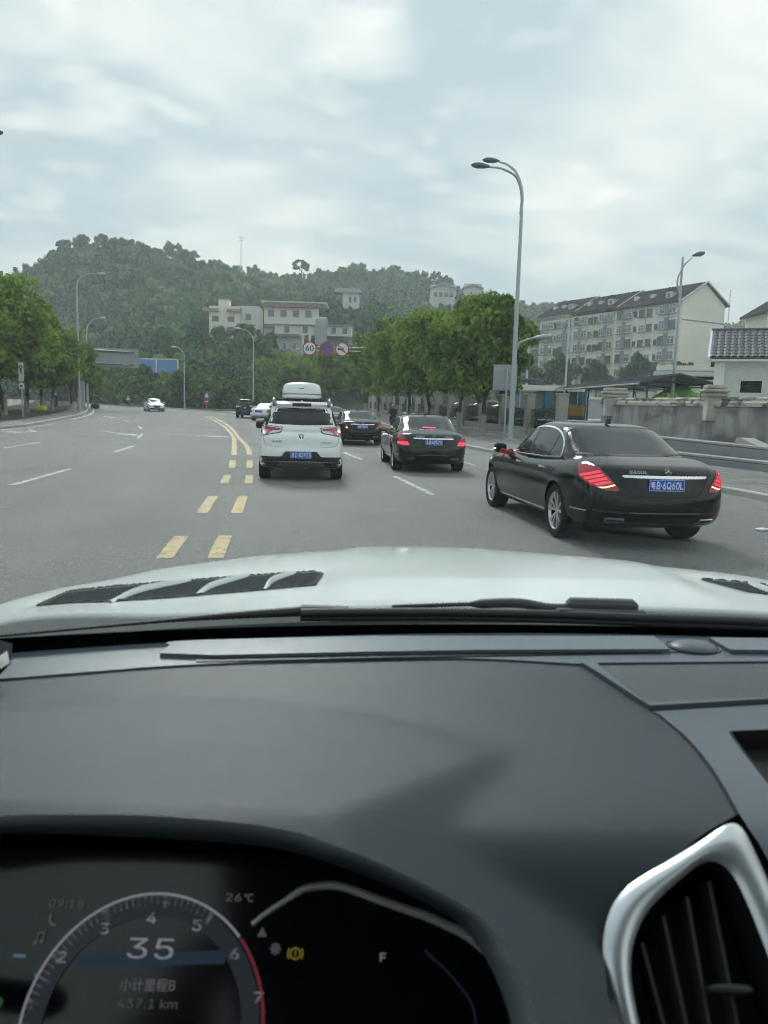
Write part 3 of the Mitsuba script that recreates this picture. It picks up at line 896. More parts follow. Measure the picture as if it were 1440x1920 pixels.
# rolled edge of the hood and its dark inside
cen = V(-0.20, 0.62, 1.02)
tc = cen - crest2
tc /= np.linalg.norm(tc, axis=1, keepdims=True)
toward = V(0, -0.8, 0.25)
rows = [crest2 + tc * 0 + 0, crest2 + tc * .0035 + toward * .0035, crest2 + tc * .009 + toward * .0045, crest2 + tc * .015 + toward * .002, crest2 + tc * .020 - toward * .004]
own.part('dashboard__hood_edge', loft(np.array(rows)), 'dash_leather', True)
inner = [rows[-1]]
for t in (0.35, 0.7, 1.0):
    q = cen + (crest2 - cen) * (0.96 - 0.07 * t)
    yp = .67 + .753 * (q[:, 2] - .975) + 0.01
    inner.append(np.column_stack([q[:, 0], crest2[:, 1] + (yp - crest2[:, 1]) * t, q[:, 2]]))
own.part('dashboard__hood_inside', loft(np.array(inner)), 'black_soft', True)
own.part('dashboard__seam', sheet(LineString(np.vstack([PAD_RIGHT[:1] + [0, .01], PAD_RIGHT])).buffer(0.0016), lambda x, y: dash_z(x, y) + 0.0012, 0.01), 'black_soft')
centre = Polygon(np.vstack([[(0.347, 0.938)], smooth_path(PAD_RIGHT, 40)[4:] + [0.0016, 0], [(0.356, 0.69), (0.362, 0.66), (0.37, 0.58), (0.60, 0.56), (0.80, 0.70), (0.80, 0.98), (0.64, 0.982), (0.507, 0.9605)]]))
scr = Polygon(SCREEN).buffer(-0.006).buffer(0.006)
own.part('centre_panel', on_dash(centre.difference(scr), 0.0015, 0.02), 'dash_hard', True)
own.part('centre_panel__screen', on_dash(scr, -0.022, 0.02), 'black_soft')
own.part('centre_panel__screen_recess', slab_on_dash(LineString(scr.exterior.coords).buffer(0.0012), 0.0022, 0.01, 0.03), 'black_soft')
own.part('speaker', slab_on_dash(Polygon(GRILLE).buffer(0.003).buffer(-0.003), 0.0036, 0.02, 0.004), 'speaker_mesh')
own.part('speaker__frame', slab_on_dash(Polygon(TRIM).buffer(-0.004).buffer(0.004).difference(Polygon(GRILLE).buffer(0.004)), 0.0062, 0.012), 'dash_hard')
# front shelf under the windscreen
shelf = Polygon(np.vstack([[(-0.80, 0.88), (-0.66, 0.944)], smooth_path(PAD_FRONT, 60) + [0, 0.0015], [(0.575, 1.1045), (0.71, 1.113), (1.10, 1.11), (1.10, 1.13)], [(x, 1.206 - 0.12 * ((x - .28) / .85) ** 2) for x in np.linspace(1.0, -0.82, 30)]])).buffer(0)
own.part('shelf', slab_on_dash(shelf.buffer(0.004), 0.003, 0.02, 0.008), 'dash_hard', 30)
own.part('defroster_vane', slab_on_dash(Polygon(smooth_path(np.vstack([VANE[:4]]), 24).tolist() + VANE[4:].tolist()), 0.0095, 0.02), 'dash_vane', 30)
own.part('defroster_vane', slab_on_dash(VANE2, 0.0095, 0.02), 'dash_vane', 30)
own.part('defroster_slot', sheet(Polygon(SLOT).buffer(0.0015), lambda x, y: dash_z(x, y) + 0.0046, 0.02), 'frit_black')
own.part('defroster_slot', sheet(Polygon([(0.418, 1.183), (0.426, 1.184), (0.452, 1.122), (0.436, 1.122)]), lambda x, y: dash_z(x, y) + 0.0046, 0.02), 'frit_black')
own.part('defroster_slot', sheet(LineString([(0.53, 1.122), (0.71, 1.120)]).buffer(0.002), lambda x, y: dash_z(x, y) + 0.0046, 0.02), 'frit_black')
dome = rounded_cube(20, 20, 8, 2.05)
own.part('light_sensor', trimesh.Trimesh(np.array(dome.vertices) * [0.037, 0.030, 0.011] + DOME[0] + V(0, 0, 0.001), dome.faces, process=False), 'dash_hard', True)
own.part('light_sensor__rim', lathe([(0.036, 0.0), (0.041, 0.003), (0.041, -0.002)], 36).apply_transform(np.diag([1, 0.83, 1, 1])).apply_translation(DOME[0] + V(0, 0, 0.001)), 'black_plastic', 30)

# instrument panel: a glass-fronted display; its figures give off light
CP0, CU, CN = V(-.208, .67, .975), V(0, .6015, .7988), V(0, -.7988, .6015)


def on_panel(m, off=0.0015):
    v = np.array(m.vertices)
    return trimesh.Trimesh(CP0 + v[:, :1] * V(1, 0, 0) + v[:, 1:2] * CU + (v[:, 2:] + off) * CN, m.faces, process=False)


def flat(poly, d=0.0008):
    return extrude(poly, d)


own.part('instrument_panel', on_panel(flat(sbox(-0.46, -0.22, 0.46, 0.155), 0.004), -0.004), 'black_gloss')
LIT = 0.023


def lit(name, poly_or_mesh, c, bsdf='sign_black'):
    m = poly_or_mesh if isinstance(poly_or_mesh, trimesh.Trimesh) else flat(poly_or_mesh)
    return own.part(f'instrument_panel__{name}', on_panel(m), bsdf, **glow('x', *(LIT * np.array(c))))


def ptext(text, cx, cy, h, w=None, bold=False):
    t = meshkit.text_mesh(text, h, 0.0008, bold)
    v = np.array(t.vertices)
    v[:, :2] -= (v[:, :2].min(0) + v[:, :2].max(0)) / 2
    if w:
        v[:, 0] *= w / np.ptp(v[:, 0])
    return trimesh.Trimesh(v + V(cx, cy, 0), t.faces, process=False)


def arc(r0_, r1, a0, a1, cx=-0.0115, cy=-0.0018, n=40):
    a = np.radians(np.linspace(a0, a1, n))
    return Polygon(np.vstack([np.column_stack([cx + r1 * np.cos(a), cy + r1 * np.sin(a)]), np.column_stack([cx + r0_ * np.cos(a[::-1]), cy + r0_ * np.sin(a[::-1])])]))


WHITE = (1.0, 1.02, 1.15)
lit('gauge_ring', arc(.1155, .1180, 43, 215), WHITE)
lit('red_zone', arc(.1150, .1185, -30, 42), (0.55, 0.05, 0.08))
lit('gauge_band', arc(.096, .1135, -30, 215), (0.045, 0.06, 0.085))
tick = [arc(.103, .1145, a - .9, a + .9, n=3) for a in (87, 61, 119, 149, 170)] + [arc(.1065, .1145, a - .35, a + .35, n=3) for a in np.linspace(62, 205, 45)]
lit('tick_marks', shapely.union_all(tick), (0.45, 0.47, 0.55))
for t, x, y in (('1', -.1215, .0169), ('2', -.1007, .0580), ('3', -.0633, .0839), ('4', -.0174, .0946), ('5', .0299, .0890), ('6', .0709, .0650), ('7', .0983, .0283)):
    lit('numeral', ptext(t, x, y - 0.002, 0.0095, 0.0095 if t != '1' else 0.005, True), (0.85, 0.87, 0.98))
lit('speed_reading', ptext('35', -0.0135, 0.0655, 0.0178, 0.0465), WHITE)
lit('speed_bar', Polygon([(-0.085, 0.0475), (0.062, 0.054), (0.062, 0.066), (-0.085, 0.0585)]).buffer(0), (0.022, 0.075, 0.16))
lit('clock', ptext('09:18', -0.1065, 0.1035, 0.0072, 0.036), (0.30, 0.31, 0.33))
lit('temperature', ptext('26', 0.0640, 0.1135, 0.0070, 0.016), (0.38, 0.39, 0.42))
g_ = glyphs(GLYPH['deg'], 0.0085, 0.0008)
lit('temperature', trimesh.Trimesh(np.array(g_.vertices) + V(0.0745, 0.1098, 0), g_.faces, process=False), (0.38, 0.39, 0.42))
g_ = glyphs(GLYPH['trip'], 0.0100, 0.0008)
gv = np.array(g_.vertices)
gv[:, :2] -= (gv[:, :2].min(0) + gv[:, :2].max(0)) / 2
lit('trip_title', trimesh.Trimesh(gv * [0.054 / np.ptp(gv[:, 0]), 1, 1] + V(-0.0110, 0.0345, 0), g_.faces, process=False), (0.40, 0.41, 0.45))
lit('trip_reading', ptext('437.1 km', -0.0085, 0.0188, 0.0075, 0.058), (0.28, 0.29, 0.32))
hs = LineString([(-0.003, 0.005), (-0.003, 0.0), (0.0, -0.0035), (0.004, -0.004)]).buffer(0.0012)
lit('phone_symbol', shapely.affinity.translate(hs, -0.1174, 0.0878), (0.32, 0.33, 0.36))
nt = Point(-0.002, -0.004).buffer(0.002).union(sbox(-0.0008, -0.004, 0.0002, 0.005)).union(Point(0.004, -0.003).buffer(0.002)).union(sbox(0.0052, -0.003, 0.0062, 0.006)).union(Polygon([(-0.0008, 0.005), (0.0062, 0.006), (0.0062, 0.0045), (-0.0008, 0.0035)]))
lit('music_symbol', shapely.affinity.translate(nt, -0.1283, 0.0723), (0.28, 0.29, 0.31))
lit('blue_mark', sbox(-0.1490, 0.0545, -0.1365, 0.0575), (0.30, 0.62, 0.82))
lit('needle', Polygon([(-0.1235, 0.0420), (-0.1070, 0.0352), (-0.1078, 0.0332), (-0.1242, 0.0395)]), (0.25, 0.45, 0.60))
lit('green_symbol', Point(-0.154, 0.0162).buffer(0.005), (0.05, 0.30, 0.08))
tri = Polygon([(-0.005, -0.004), (0.005, -0.004), (0, 0.005)])
lit('warning_triangle', shapely.affinity.translate(tri, 0.0964, 0.0825), (0.30, 0.30, 0.33))
gear = shapely.union_all([Point(0, 0).buffer(0.0042)] + [shapely.affinity.rotate(sbox(-.001, -.0055, .001, .0055), a, origin=(0, 0)) for a in (0, 45, 90, 135)])
lit('gear_symbol', shapely.affinity.translate(gear, 0.1113, 0.0683), (0.25, 0.25, 0.29))
am = Point(0, 0).buffer(0.0056).difference(Point(0, 0).buffer(0.0040)).union(sbox(-.0008, -.001, .0008, .003)).union(sbox(-.0008, -.003, .0008, -.0018)).union(LineString([(-.0065, -.004), (-.0075, 0), (-.0065, .004)]).buffer(.0008)).union(LineString([(.0065, -.004), (.0075, 0), (.0065, .004)]).buffer(.0008))
lit('amber_symbol', shapely.affinity.translate(am, 0.1315, 0.0646), (0.62, 0.55, 0.06))
lit('fuel_letter', ptext('F', 0.2194, 0.0635, 0.0072, 0.006, True), (0.75, 0.77, 0.85))
sw = smooth_path([(0.262, 0.070), (0.292, 0.045), (0.310, 0.018), (0.306, -0.03)], 24)
lit('blue_sweep', LineString(sw).buffer(0.0012), (0.010, 0.026, 0.085))
bz = np.array([(0.0865, 0.0892), (0.1003, 0.1000), (0.1210, 0.1131), (0.1340, 0.1213), (0.1474, 0.1251), (0.1749, 0.1258), (0.2191, 0.1131), (0.2627, 0.1007), (0.3002, 0.0864), (0.3211, 0.0730), (0.3364, 0.0596), (0.3560, 0.0354), (0.3662, 0.0119), (0.3704, -0.0132), (0.370, -0.05)])
bp = smooth_path(bz, 90)
own.part('instrument_panel__bezel', tube(CP0 + bp[:, :1] * V(1, 0, 0) + bp[:, 1:] * CU + 0.010 * CN, np.interp(np.linspace(0, 1, len(bp)), [0, 0.2, 0.6, 1], [0.0024, 0.0038, 0.0052, 0.0062]), 10), 'bezel_satin', True)
own.part('column_stalk', body_capsule((-0.46, 0.60, 1.055), (-0.335, 0.585, 1.052), 0.016), 'black_plastic', True)

# right-hand air vent
VQ, VV, VM = V(.27, .63, 1.13), V(0, .6897, .7241), V(0, -.7241, .6897)
VO = [(.0697, .0872), (.0396, .0693), (.0061, .0504), (-.0233, .0357), (-.0418, .0256), (-.0555, .0136), (-.0645, .0007), (-.0711, -.0159), (-.0736, -.0300), (-.0738, -.0494), (-.0721, -.0682), (-.0694, -.0898), (-.0638, -.1206), (.0936, -.1171), (.0962, -.0679), (.0909, -.0099), (.0839, .0323), (.0771, .0614)]
VI = [(.0449, .0455), (.0347, .0480), (.0230, .0432), (.0044, .0303), (-.0149, .0168), (-.0293, .0045), (-.0407, -.0099), (-.0492, -.0274), (-.0525, -.0451), (-.0522, -.0640), (-.0496, -.0893), (-.0452, -.1101), (.0798, -.1072), (.0741, -.0684), (.0679, -.0265), (.0614, .0102), (.0539, .0368)]


def on_vent(v):
    v = np.asarray(v, float)
    return VQ + v[:, :1] * V(1, 0, 0) + v[:, 1:2] * VV + v[:, 2:] * VM


def chaikin(p, n=2):
    p = np.asarray(p, float)
    for _ in range(n):
        q = np.roll(p, -1, 0)
        p = np.stack([p * .75 + q * .25, p * .25 + q * .75], 1).reshape(-1, 2)
    return p


vo, vi = Polygon(chaikin(VO)).buffer(0), Polygon(chaikin(VI)).buffer(0)
def around(poly, n=180):
    """Outline points of a star-shaped polygon at even angles about its middle."""
    out = []
    for t in np.linspace(0, 2 * math.pi, n, endpoint=False):
        hit = LineString([(0.012, -0.045), (0.012 + math.cos(t), -0.045 + math.sin(t))]).intersection(poly.exterior)
        q = max(getattr(hit, 'geoms', [hit]), key=lambda g: Point(0.012, -0.045).distance(g))
        out.append(q.coords[0])
    p_ = np.array(out)
    for _ in range(2):
        p_ = (np.roll(p_, 1, 0) + 2 * p_ + np.roll(p_, -1, 0)) / 4
    return p_


ao, ai = around(vo), around(vi)
own.part('air_vent__frame', loft(np.array([on_vent(np.column_stack([ao + (ai - ao) * t, np.full(len(ao), 0.010 + 0.0085 * math.sin(math.pi * (0.04 + 0.92 * t)) ** 0.7)])) for t in np.linspace(0, 1, 13)]), closed=True), 'vent_satin', True)


def skirt(ring_, z0, z1):
    c = np.array(ring_.coords)[:-1]
    a, b = on_vent(np.column_stack([c, np.full(len(c), z0)])), on_vent(np.column_stack([c, np.full(len(c), z1)]))
    return loft(np.array([a, b]), closed=True)


own.part('air_vent__frame_side', cat(skirt(vo.exterior, 0.0102, -0.03)), 'dash_leather', 40)
own.part('air_vent__throat', skirt(vi.exterior, 0.0098, -0.05), 'black_soft', 40)
own.part('air_vent__back', trimesh.Trimesh(on_vent(np.column_stack([tri_region(vi.buffer(.004), 0.02)[0], np.full(len(tri_region(vi.buffer(.004), 0.02)[0]), -0.05)])), tri_region(vi.buffer(.004), 0.02)[1], process=False), 'black_soft')
for (x0, y0), (x1, y1) in zip([(-.0320, -.0176), (-.0091, .0041), (.0155, .0204), (.0386, .0343)], [(-.0211, -.1024), (-.0044, -.1021), (.0131, -.1017), (.0373, -.1011)]):
    d = V(x1 - x0, y1 - y0)
    n = V(-d[1], d[0]) / np.linalg.norm(d) * 0.0016
    q = [(x0 + n[0], y0 + n[1]), (x0 - n[0], y0 - n[1]), (x1 - n[0], y1 - n[1]), (x1 + n[0], y1 + n[1])]
    v8 = on_vent([(a, b, z) for z in (-0.008, -0.034) for a, b in q])
    own.part('air_vent__slat', trimesh.convex.convex_hull(v8), 'slat_black')
tb = rounded_cube(14, 8, 8, 2.6)
own.part('air_vent__slider', trimesh.Trimesh(on_vent(np.array(tb.vertices) * [0.020, 0.0045, 0.008] + V(0.0346, -0.0517, -0.002)), tb.faces, process=False), 'slat_black', True)
gap_shade = vo.buffer(0.010)
p, f, loops = tri_region(gap_shade.difference(vi), 0.02)
own.part('air_vent__surround', trimesh.Trimesh(on_vent(np.column_stack([p, np.full(len(p), -0.034)])), f, process=False), 'black_soft')  # dark strip put in for the shading in the gap around the frame

# windscreen with its black border
def ws_point(x, t):
    """t = 0 at the base, 1 at the roof."""
    base = np.array([x, 1.25 - 0.12 * ((x - .28) / .85) ** 2, 1.2085 + 0.014 * x])
    top = np.array([.28 + (x - .28) * 0.74, 0.29 - 0.04 * ((x - .28) / .85) ** 2, 1.815])
    q = base + (top - base) * t
    q[2] += 0.035 * math.sin(math.pi * t)
    return q


wsx = np.linspace(-0.66, 1.22, 33)
own.part('windscreen', loft(np.array([[ws_point(x, t) for x in wsx] for t in np.linspace(-0.01, 1, 24)])), 'windscreen_glass', True)
own.part('windscreen__border', loft(np.array([[ws_point(x, t) + V(0, -0.004, -0.004) for x in wsx] for t in np.linspace(-0.035, 0.036, 5)])), 'frit_black', True)
own.part('windscreen__lower_seal', loft(np.array([[(x, 1.200 - 0.12 * ((x - .28) / .85) ** 2, 1.192 + .02 * (x - .1)) for x in wsx], [tuple(ws_point(x, -0.035) + V(0, 0, -0.004)) for x in wsx]])), 'frit_black')  # black sheet painted in for the shadowed gap between shelf and glass

# bonnet: a fitted surface through measured points
BON = np.array([(-0.621, 1.22, 1.212), (-0.392, 1.33, 1.202), (-0.114, 1.40, 1.204), (0.26, 1.44, 1.210), (0.488, 1.42, 1.216), (0.71, 1.38, 1.224), (1.0, 1.28, 1.226),
                (-0.76, 1.50, 1.165), (-0.72, 1.65, 1.160), (-0.575, 1.95, 1.148), (-0.369, 2.2, 1.140), (-0.112, 2.35, 1.139), (0.071, 2.4, 1.139), (0.305, 2.38, 1.142), (0.586, 2.3, 1.142), (0.748, 2.2, 1.146), (0.995, 1.95, 1.163),
                (-0.646, 1.42, 1.187), (-0.447, 1.68, 1.177), (-0.161, 1.80, 1.181), (-0.15, 1.62, 1.192), (-0.527, 1.44, 1.192), (0.766, 1.80, 1.192), (0.834, 1.63, 1.200), (0.3, 1.8, 1.190), (0.3, 2.1, 1.170),
                (-0.90, 1.62, 1.08), (-0.86, 1.9, 1.06), (-0.70, 2.25, 1.05), (-0.45, 2.55, 1.05), (-0.1, 2.72, 1.05), (0.3, 2.76, 1.05), (0.65, 2.65, 1.05), (0.95, 2.4, 1.05), (1.2, 2.0, 1.08), (-0.80, 1.22, 1.14), (1.2, 1.4, 1.17)])
from scipy.interpolate import RBFInterpolator
_rb = RBFInterpolator(BON[:, :2], BON[:, 2], kernel='thin_plate_spline', smoothing=2e-4)


def bonnet_z(x, y):
    z = _rb(np.column_stack([np.ravel(x), np.ravel(y)])).reshape(np.shape(x))
    bulge = 0.5 * (np.tanh((np.asarray(x) + 0.085 + 0.04 * (y - 1.8)) / 0.022) - np.tanh((np.asarray(x) - 0.70 - 0.06 * (y - 1.8)) / 0.022))
    return z + 0.007 * bulge * np.clip((np.asarray(y) - 1.46) / 0.25, 0, 1)


rear = smooth_path([(-0.90, 1.14), (-0.621, 1.245), (-0.392, 1.335), (-0.114, 1.400), (0.26, 1.44), (0.488, 1.425), (0.71, 1.385), (1.0, 1.28), (1.22, 1.18)], 50)
outl = Polygon(np.vstack([rear, [(1.22, 2.0), (0.98, 2.45), (0.66, 2.70), (0.3, 2.79), (-0.1, 2.75), (-0.46, 2.58), (-0.72, 2.27), (-0.90, 1.9), (-0.94, 1.6)]]))
own.part('bonnet', sheet(outl, bonnet_z, 0.022), 'paint_white', True)
zr = bonnet_z(rear[:, 0], rear[:, 1])
own.part('bonnet__rear_lip', loft(np.array([np.column_stack([rear, zr]), np.column_stack([rear - [0, .006], zr - 0.003]), np.column_stack([rear - [0, .006], zr - 0.010]), np.column_stack([rear + [0, .004], zr - 0.05])])), 'paint_white', True)


def vent_insert(pts, blades, nm):
    g = Polygon(pts).buffer(-0.008).buffer(0.008)
    inner_ = g.buffer(-0.010)
    k = own.part('bonnet_vent', sheet(inner_, lambda x, y: bonnet_z(x, y) + 0.0015, 0.012), 'bonnet_mesh', True)
    p, f, loops = tri_region(g.difference(inner_), 0.006)
    dd = shapely.distance(shapely.points(p[:, 0], p[:, 1]), g.difference(inner_).boundary)
    own[f'{k}__frame'] = mikit.ply(trimesh.Trimesh(np.column_stack([p, bonnet_z(p[:, 0], p[:, 1]) + 0.002 + np.minimum(dd, 0.004)]), f, process=False), 'black_soft', True)
    for i, (a, b) in enumerate(blades):
        q = smooth_path([(a[0], a[1]), (a[0] * 0.62 + b[0] * 0.38 - 0.012, a[1] * 0.55 + b[1] * 0.45), (b[0], b[1])], 14)
        l, r_ = offset_path(q, -0.0048), offset_path(q, 0.0048)
        zc = bonnet_z(q[:, 0], q[:, 1])
        up_ = 0.010 * np.sin(np.linspace(0.1, math.pi - 0.3, len(q)))
        own[f'{k}__blade' + ('' if i == 0 else f'_{i:03d}')] = mikit.ply(loft(np.array([np.column_stack([l, zc + 0.001]), np.column_stack([l * .6 + q * .4, zc + 0.003 + up_]), np.column_stack([r_ * .4 + q * .6, zc + 0.004 + up_ * 0.9]), np.column_stack([r_, zc + 0.001])])), 'paint_white', True)


vent_insert([(-0.650, 1.40), (-0.640, 1.53), (-0.455, 1.695), (-0.165, 1.815), (-0.138, 1.785), (-0.142, 1.62), (-0.345, 1.535), (-0.53, 1.425)],
            [((-0.515, 1.425), (-0.425, 1.715)), ((-0.375, 1.52), (-0.305, 1.765)), ((-0.245, 1.575), (-0.205, 1.80))], 'left')
vent_insert([(0.752, 1.80), (0.90, 1.77), (1.10, 1.62), (1.12, 1.50), (1.02, 1.50), (0.79, 1.63)], [((0.86, 1.60), (0.86, 1.77)), ((0.96, 1.53), (0.98, 1.70))], 'right')
xs_ = np.linspace(-1.0, 1.25, 54)
yr_ = np.interp(xs_, rear[:, 0], rear[:, 1])
yb_ = 1.262 - 0.12 * ((xs_ - .28) / .85) ** 2
own.part('cowl', loft(np.array([np.column_stack([xs_, yb_ - .03, 1.10 + 0.014 * xs_]), np.column_stack([xs_, yb_, 1.188 + 0.014 * xs_]), np.column_stack([xs_, yb_ * .5 + yr_ * .5, 1.180 + .014 * xs_]), np.column_stack([xs_, yr_ + 0.03, 1.176 + .014 * xs_])])), 'black_plastic', True)
# wipers
bl = smooth_path([(-0.14, 1.312, 1.215), (0.10, 1.322, 1.220), (0.30, 1.312, 1.2245), (0.472, 1.292, 1.228), (0.66, 1.270, 1.232), (0.92, 1.212, 1.236)], 40)
own.part('wiper', tube(bl, 0.0085, 8), 'black_plastic', True)
own.part('wiper__rubber', tube(bl - V(0, 0.012, 0.008), 0.004, 6), 'black_soft', True)
own.part('wiper__arm', tube(smooth_path([(0.02, 1.392, 1.210), (0.16, 1.372, 1.224), (0.245, 1.356, 1.2325), (0.30, 1.338, 1.229), (0.345, 1.335, 1.232)], 20), [0.004] * 6 + [0.009] * 15, 8), 'black_plastic', True)
own.part('wiper__cap', box((0.392, 1.338, 1.2375), (0.125, 0.030, 0.022), 0.007), 'black_plastic')
own.part('wiper__clip', box((0.385, 1.316, 1.226), (0.16, 0.022, 0.018), 0.005), 'black_plastic')
b2 = smooth_path([(-0.70, 1.13, 1.200), (-0.414, 1.25, 1.205), (-0.27, 1.30, 1.209), (-0.128, 1.335, 1.213)], 24)
own.part('wiper', tube(b2, np.interp(np.linspace(0, 1, len(b2)), [0, .4, 1], [.002, .003, .010]), 8), 'black_plastic', True)
own.part('wiper_001__clip', box((-0.10, 1.330, 1.2135), (0.09, 0.024, 0.020), 0.005), 'black_plastic')

# cabin shell: roof, pillars, doors, seats, floor and bodywork out of view
roofx = np.linspace(-0.36, 0.92, 12)
rows = []
for y, z in ((0.30, 1.815), (0.15, 1.85), (-0.6, 1.88), (-1.6, 1.85), (-2.4, 1.75)):
    rows.append([(x, y, z - 0.05 * ((x - .28) / .62) ** 2) for x in roofx])
ro = np.array(rows)
own.part('roof', orient(loft(np.concatenate([ro, ro[::-1] + V(0, 0, 0.05)]), closed=False)), 'paint_white', True)
own.part('roof__lining', loft(ro - V(0, 0, 0.006)), 'grey_plastic', True)
for s, xb, xt in ((-1, -0.70, -0.40), (1, 1.26, 0.96)):
    pl_ = smooth_path([(xb, 1.10, 1.19), (xb * .5 + xt * .5, 0.72, 1.55), (xt, 0.27, 1.82)], 14)
    own.part('pillar', tube(pl_, 0.045, 8), 'black_plastic', True)
    own.part('pillar', tube([(xb, -0.35, 1.1), (xt, -0.42, 1.86)], 0.07, 8), 'black_plastic')
    own.part('pillar', tube([(xb, -1.9, 1.1), (xt, -2.2, 1.76)], 0.12, 8), 'black_plastic')
    own.part('door', box((xb, -0.45, 0.76), (0.10, 3.1, 0.76), 0.03), 'paint_white')
    own.part('door__trim', box((xb - s * 0.07, -0.45, 0.78), (0.05, 3.0, 0.70), 0.02), 'black_plastic')
    own.part('front_wing', box((xb - s * 0.10, 1.65, 0.62), (0.10, 1.10, 0.60), 0.03), 'paint_white')
    for y in (1.70, -1.15):
        own.part('tyre', moved(lathe([(0.20, -0.12), (0.33, -0.12), (0.355, -0.06), (0.355, 0.06), (0.33, 0.12), (0.20, 0.12), (0.2, -0.12)], 32, 'x'), (xb - s * 0.02, y, 0.355)), 'tyre', 40)
own.part('rear_side_window', loft(np.array([[(-0.70, -0.42, 1.13), (-0.70, -1.95, 1.13)], [(-0.40, -0.45, 1.80), (-0.42, -2.15, 1.74)]])), 'dark_glass')  # unseen near-opaque panes, added to cut the light from behind
own.part('rear_side_window', loft(np.array([[(1.26, -0.42, 1.13), (1.26, -1.95, 1.13)], [(0.96, -0.45, 1.80), (0.98, -2.15, 1.74)]])), 'dark_glass')
own.part('tailgate', box((0.28, -2.45, 1.12), (1.9, 0.10, 1.45), 0.04), 'paint_white')
own.part('floor', box((0.28, -0.5, 0.40), (1.85, 3.9, 0.08)), 'cabin_cloth')
own.part('front_bulkhead', box((0.28, 1.10, 0.76), (1.85, 0.08, 0.66)), 'black_soft')
own.part('front_bumper', box((0.25, 2.55, 0.58), (1.5, 0.18, 0.56), 0.08), 'paint_white')
for x in (-0.23, 0.79):
    own.part('seat', box((x, -0.42, 0.66), (0.52, 0.56, 0.18), 0.06), 'cabin_cloth')
    own.part('seat__backrest', box((x, -0.78, 1.05), (0.50, 0.16, 0.70), 0.06), 'cabin_cloth')
    own.part('seat__headrest', box((x, -0.82, 1.50), (0.26, 0.10, 0.18), 0.04), 'cabin_cloth')
own.part('rear_bench', box((0.28, -1.55, 0.85), (1.4, 0.6, 0.7), 0.08), 'cabin_cloth')
own.part('lower_dashboard', box((0.28, 0.86, 0.80), (1.75, 0.30, 0.36), 0.05), 'black_soft')
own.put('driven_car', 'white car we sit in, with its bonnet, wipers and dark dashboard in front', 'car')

# a small holder standing on the dashboard at the left
k = Kit()
k.part('body', trimesh.convex.convex_hull(np.array([(-0.60, 1.03, 1.208), (-0.508, 0.985, 1.203), (-0.497, 1.00, 1.218), (-0.508, 1.03, 1.236), (-0.60, 1.05, 1.250), (-0.60, 0.97, 1.203)])), 'black_gloss')
k.part('facet', trimesh.convex.convex_hull(np.array([(-0.515, 0.990, 1.208), (-0.4975, 0.9985, 1.219), (-0.507, 1.012, 1.232), (-0.520, 1.0, 1.222)])), 'bezel_satin')
k.put('phone_holder', 'small faceted black holder on the dashboard at the left edge', 'holder')
# ------------------------------------------------------------------ cars


def wheel(kit, name, side, y, x_out, r, w, spokes, rim_r, style='rim_metal'):
    """Tyre and rim; side -1 = the car's left; x_out = distance of the outer face from the middle."""
    prof = [(rim_r, -w * 0.42), (r * 0.93, -w / 2), (r * 0.985, -w * 0.40), (r, -w * 0.25), (r, w * 0.25), (r * 0.985, w * 0.40), (r * 0.93, w / 2), (rim_r + 0.012, w * 0.46), (rim_r, w * 0.36)]
    tyre = lathe(prof, 40, 'x')
    xc = x_out - w / 2
    mir = trimesh.Trimesh(np.array(tyre.vertices) * [side, 1, 1], tyre.faces, process=False)
    kit.part(f'{name}__tyre', orient(moved(mir, (side * xc, y, r))), 'tyre', 40)
    back = lathe([(0.0, 0.0), (rim_r * 0.97, 0.0), (rim_r * 0.97, 0.01), (0.0, 0.01)], 32, 'x')
    kit.part(f'{name}__brake_disc', moved(back, (side * (xc + w * 0.05), y, r)), 'rim_dark')
    ms = [lathe([(rim_r * 0.90, w * 0.30), (rim_r * 0.95, w * 0.42), (rim_r, w * 0.44), (rim_r * 1.0, w * 0.30)], 40, 'x')]
    ms.append(lathe([(0.0, w * 0.33), (rim_r * 0.20, w * 0.32), (rim_r * 0.24, w * 0.18), (0, w * 0.18)], 20, 'x'))
    for k in range(spokes):
        a0 = 2 * math.pi * (k + 0.25) / spokes
        for dlt in (-1, 1):
            a1, a2 = a0 + dlt * 0.13, a0 + dlt * 0.27
            p0, p1 = V(w * 0.28, rim_r * 0.16 * math.cos(a1), rim_r * 0.16 * math.sin(a1)), V(w * 0.36, rim_r * 0.95 * math.cos(a2), rim_r * 0.95 * math.sin(a2))
            tdir = np.cross(V(1, 0, 0), p1 - p0)
            tdir /= np.linalg.norm(tdir)
            h0, h1 = rim_r * 0.065, rim_r * 0.085
            q = []
            for p, h in ((p0, h0), (p1, h1)):
                q += [p + tdir * h + V(0.012, 0, 0), p - tdir * h + V(0.012, 0, 0), p - tdir * h - V(0.02, 0, 0), p + tdir * h - V(0.02, 0, 0)]
            ms.append(trimesh.convex.convex_hull(np.array(q)))
    rim = cat(ms)
    rim = trimesh.Trimesh(np.array(rim.vertices) * [side, 1, 1], rim.faces, process=False)
    kit.part(f'{name}__rim', moved(rim, (side * xc, y, r)), style, 30)


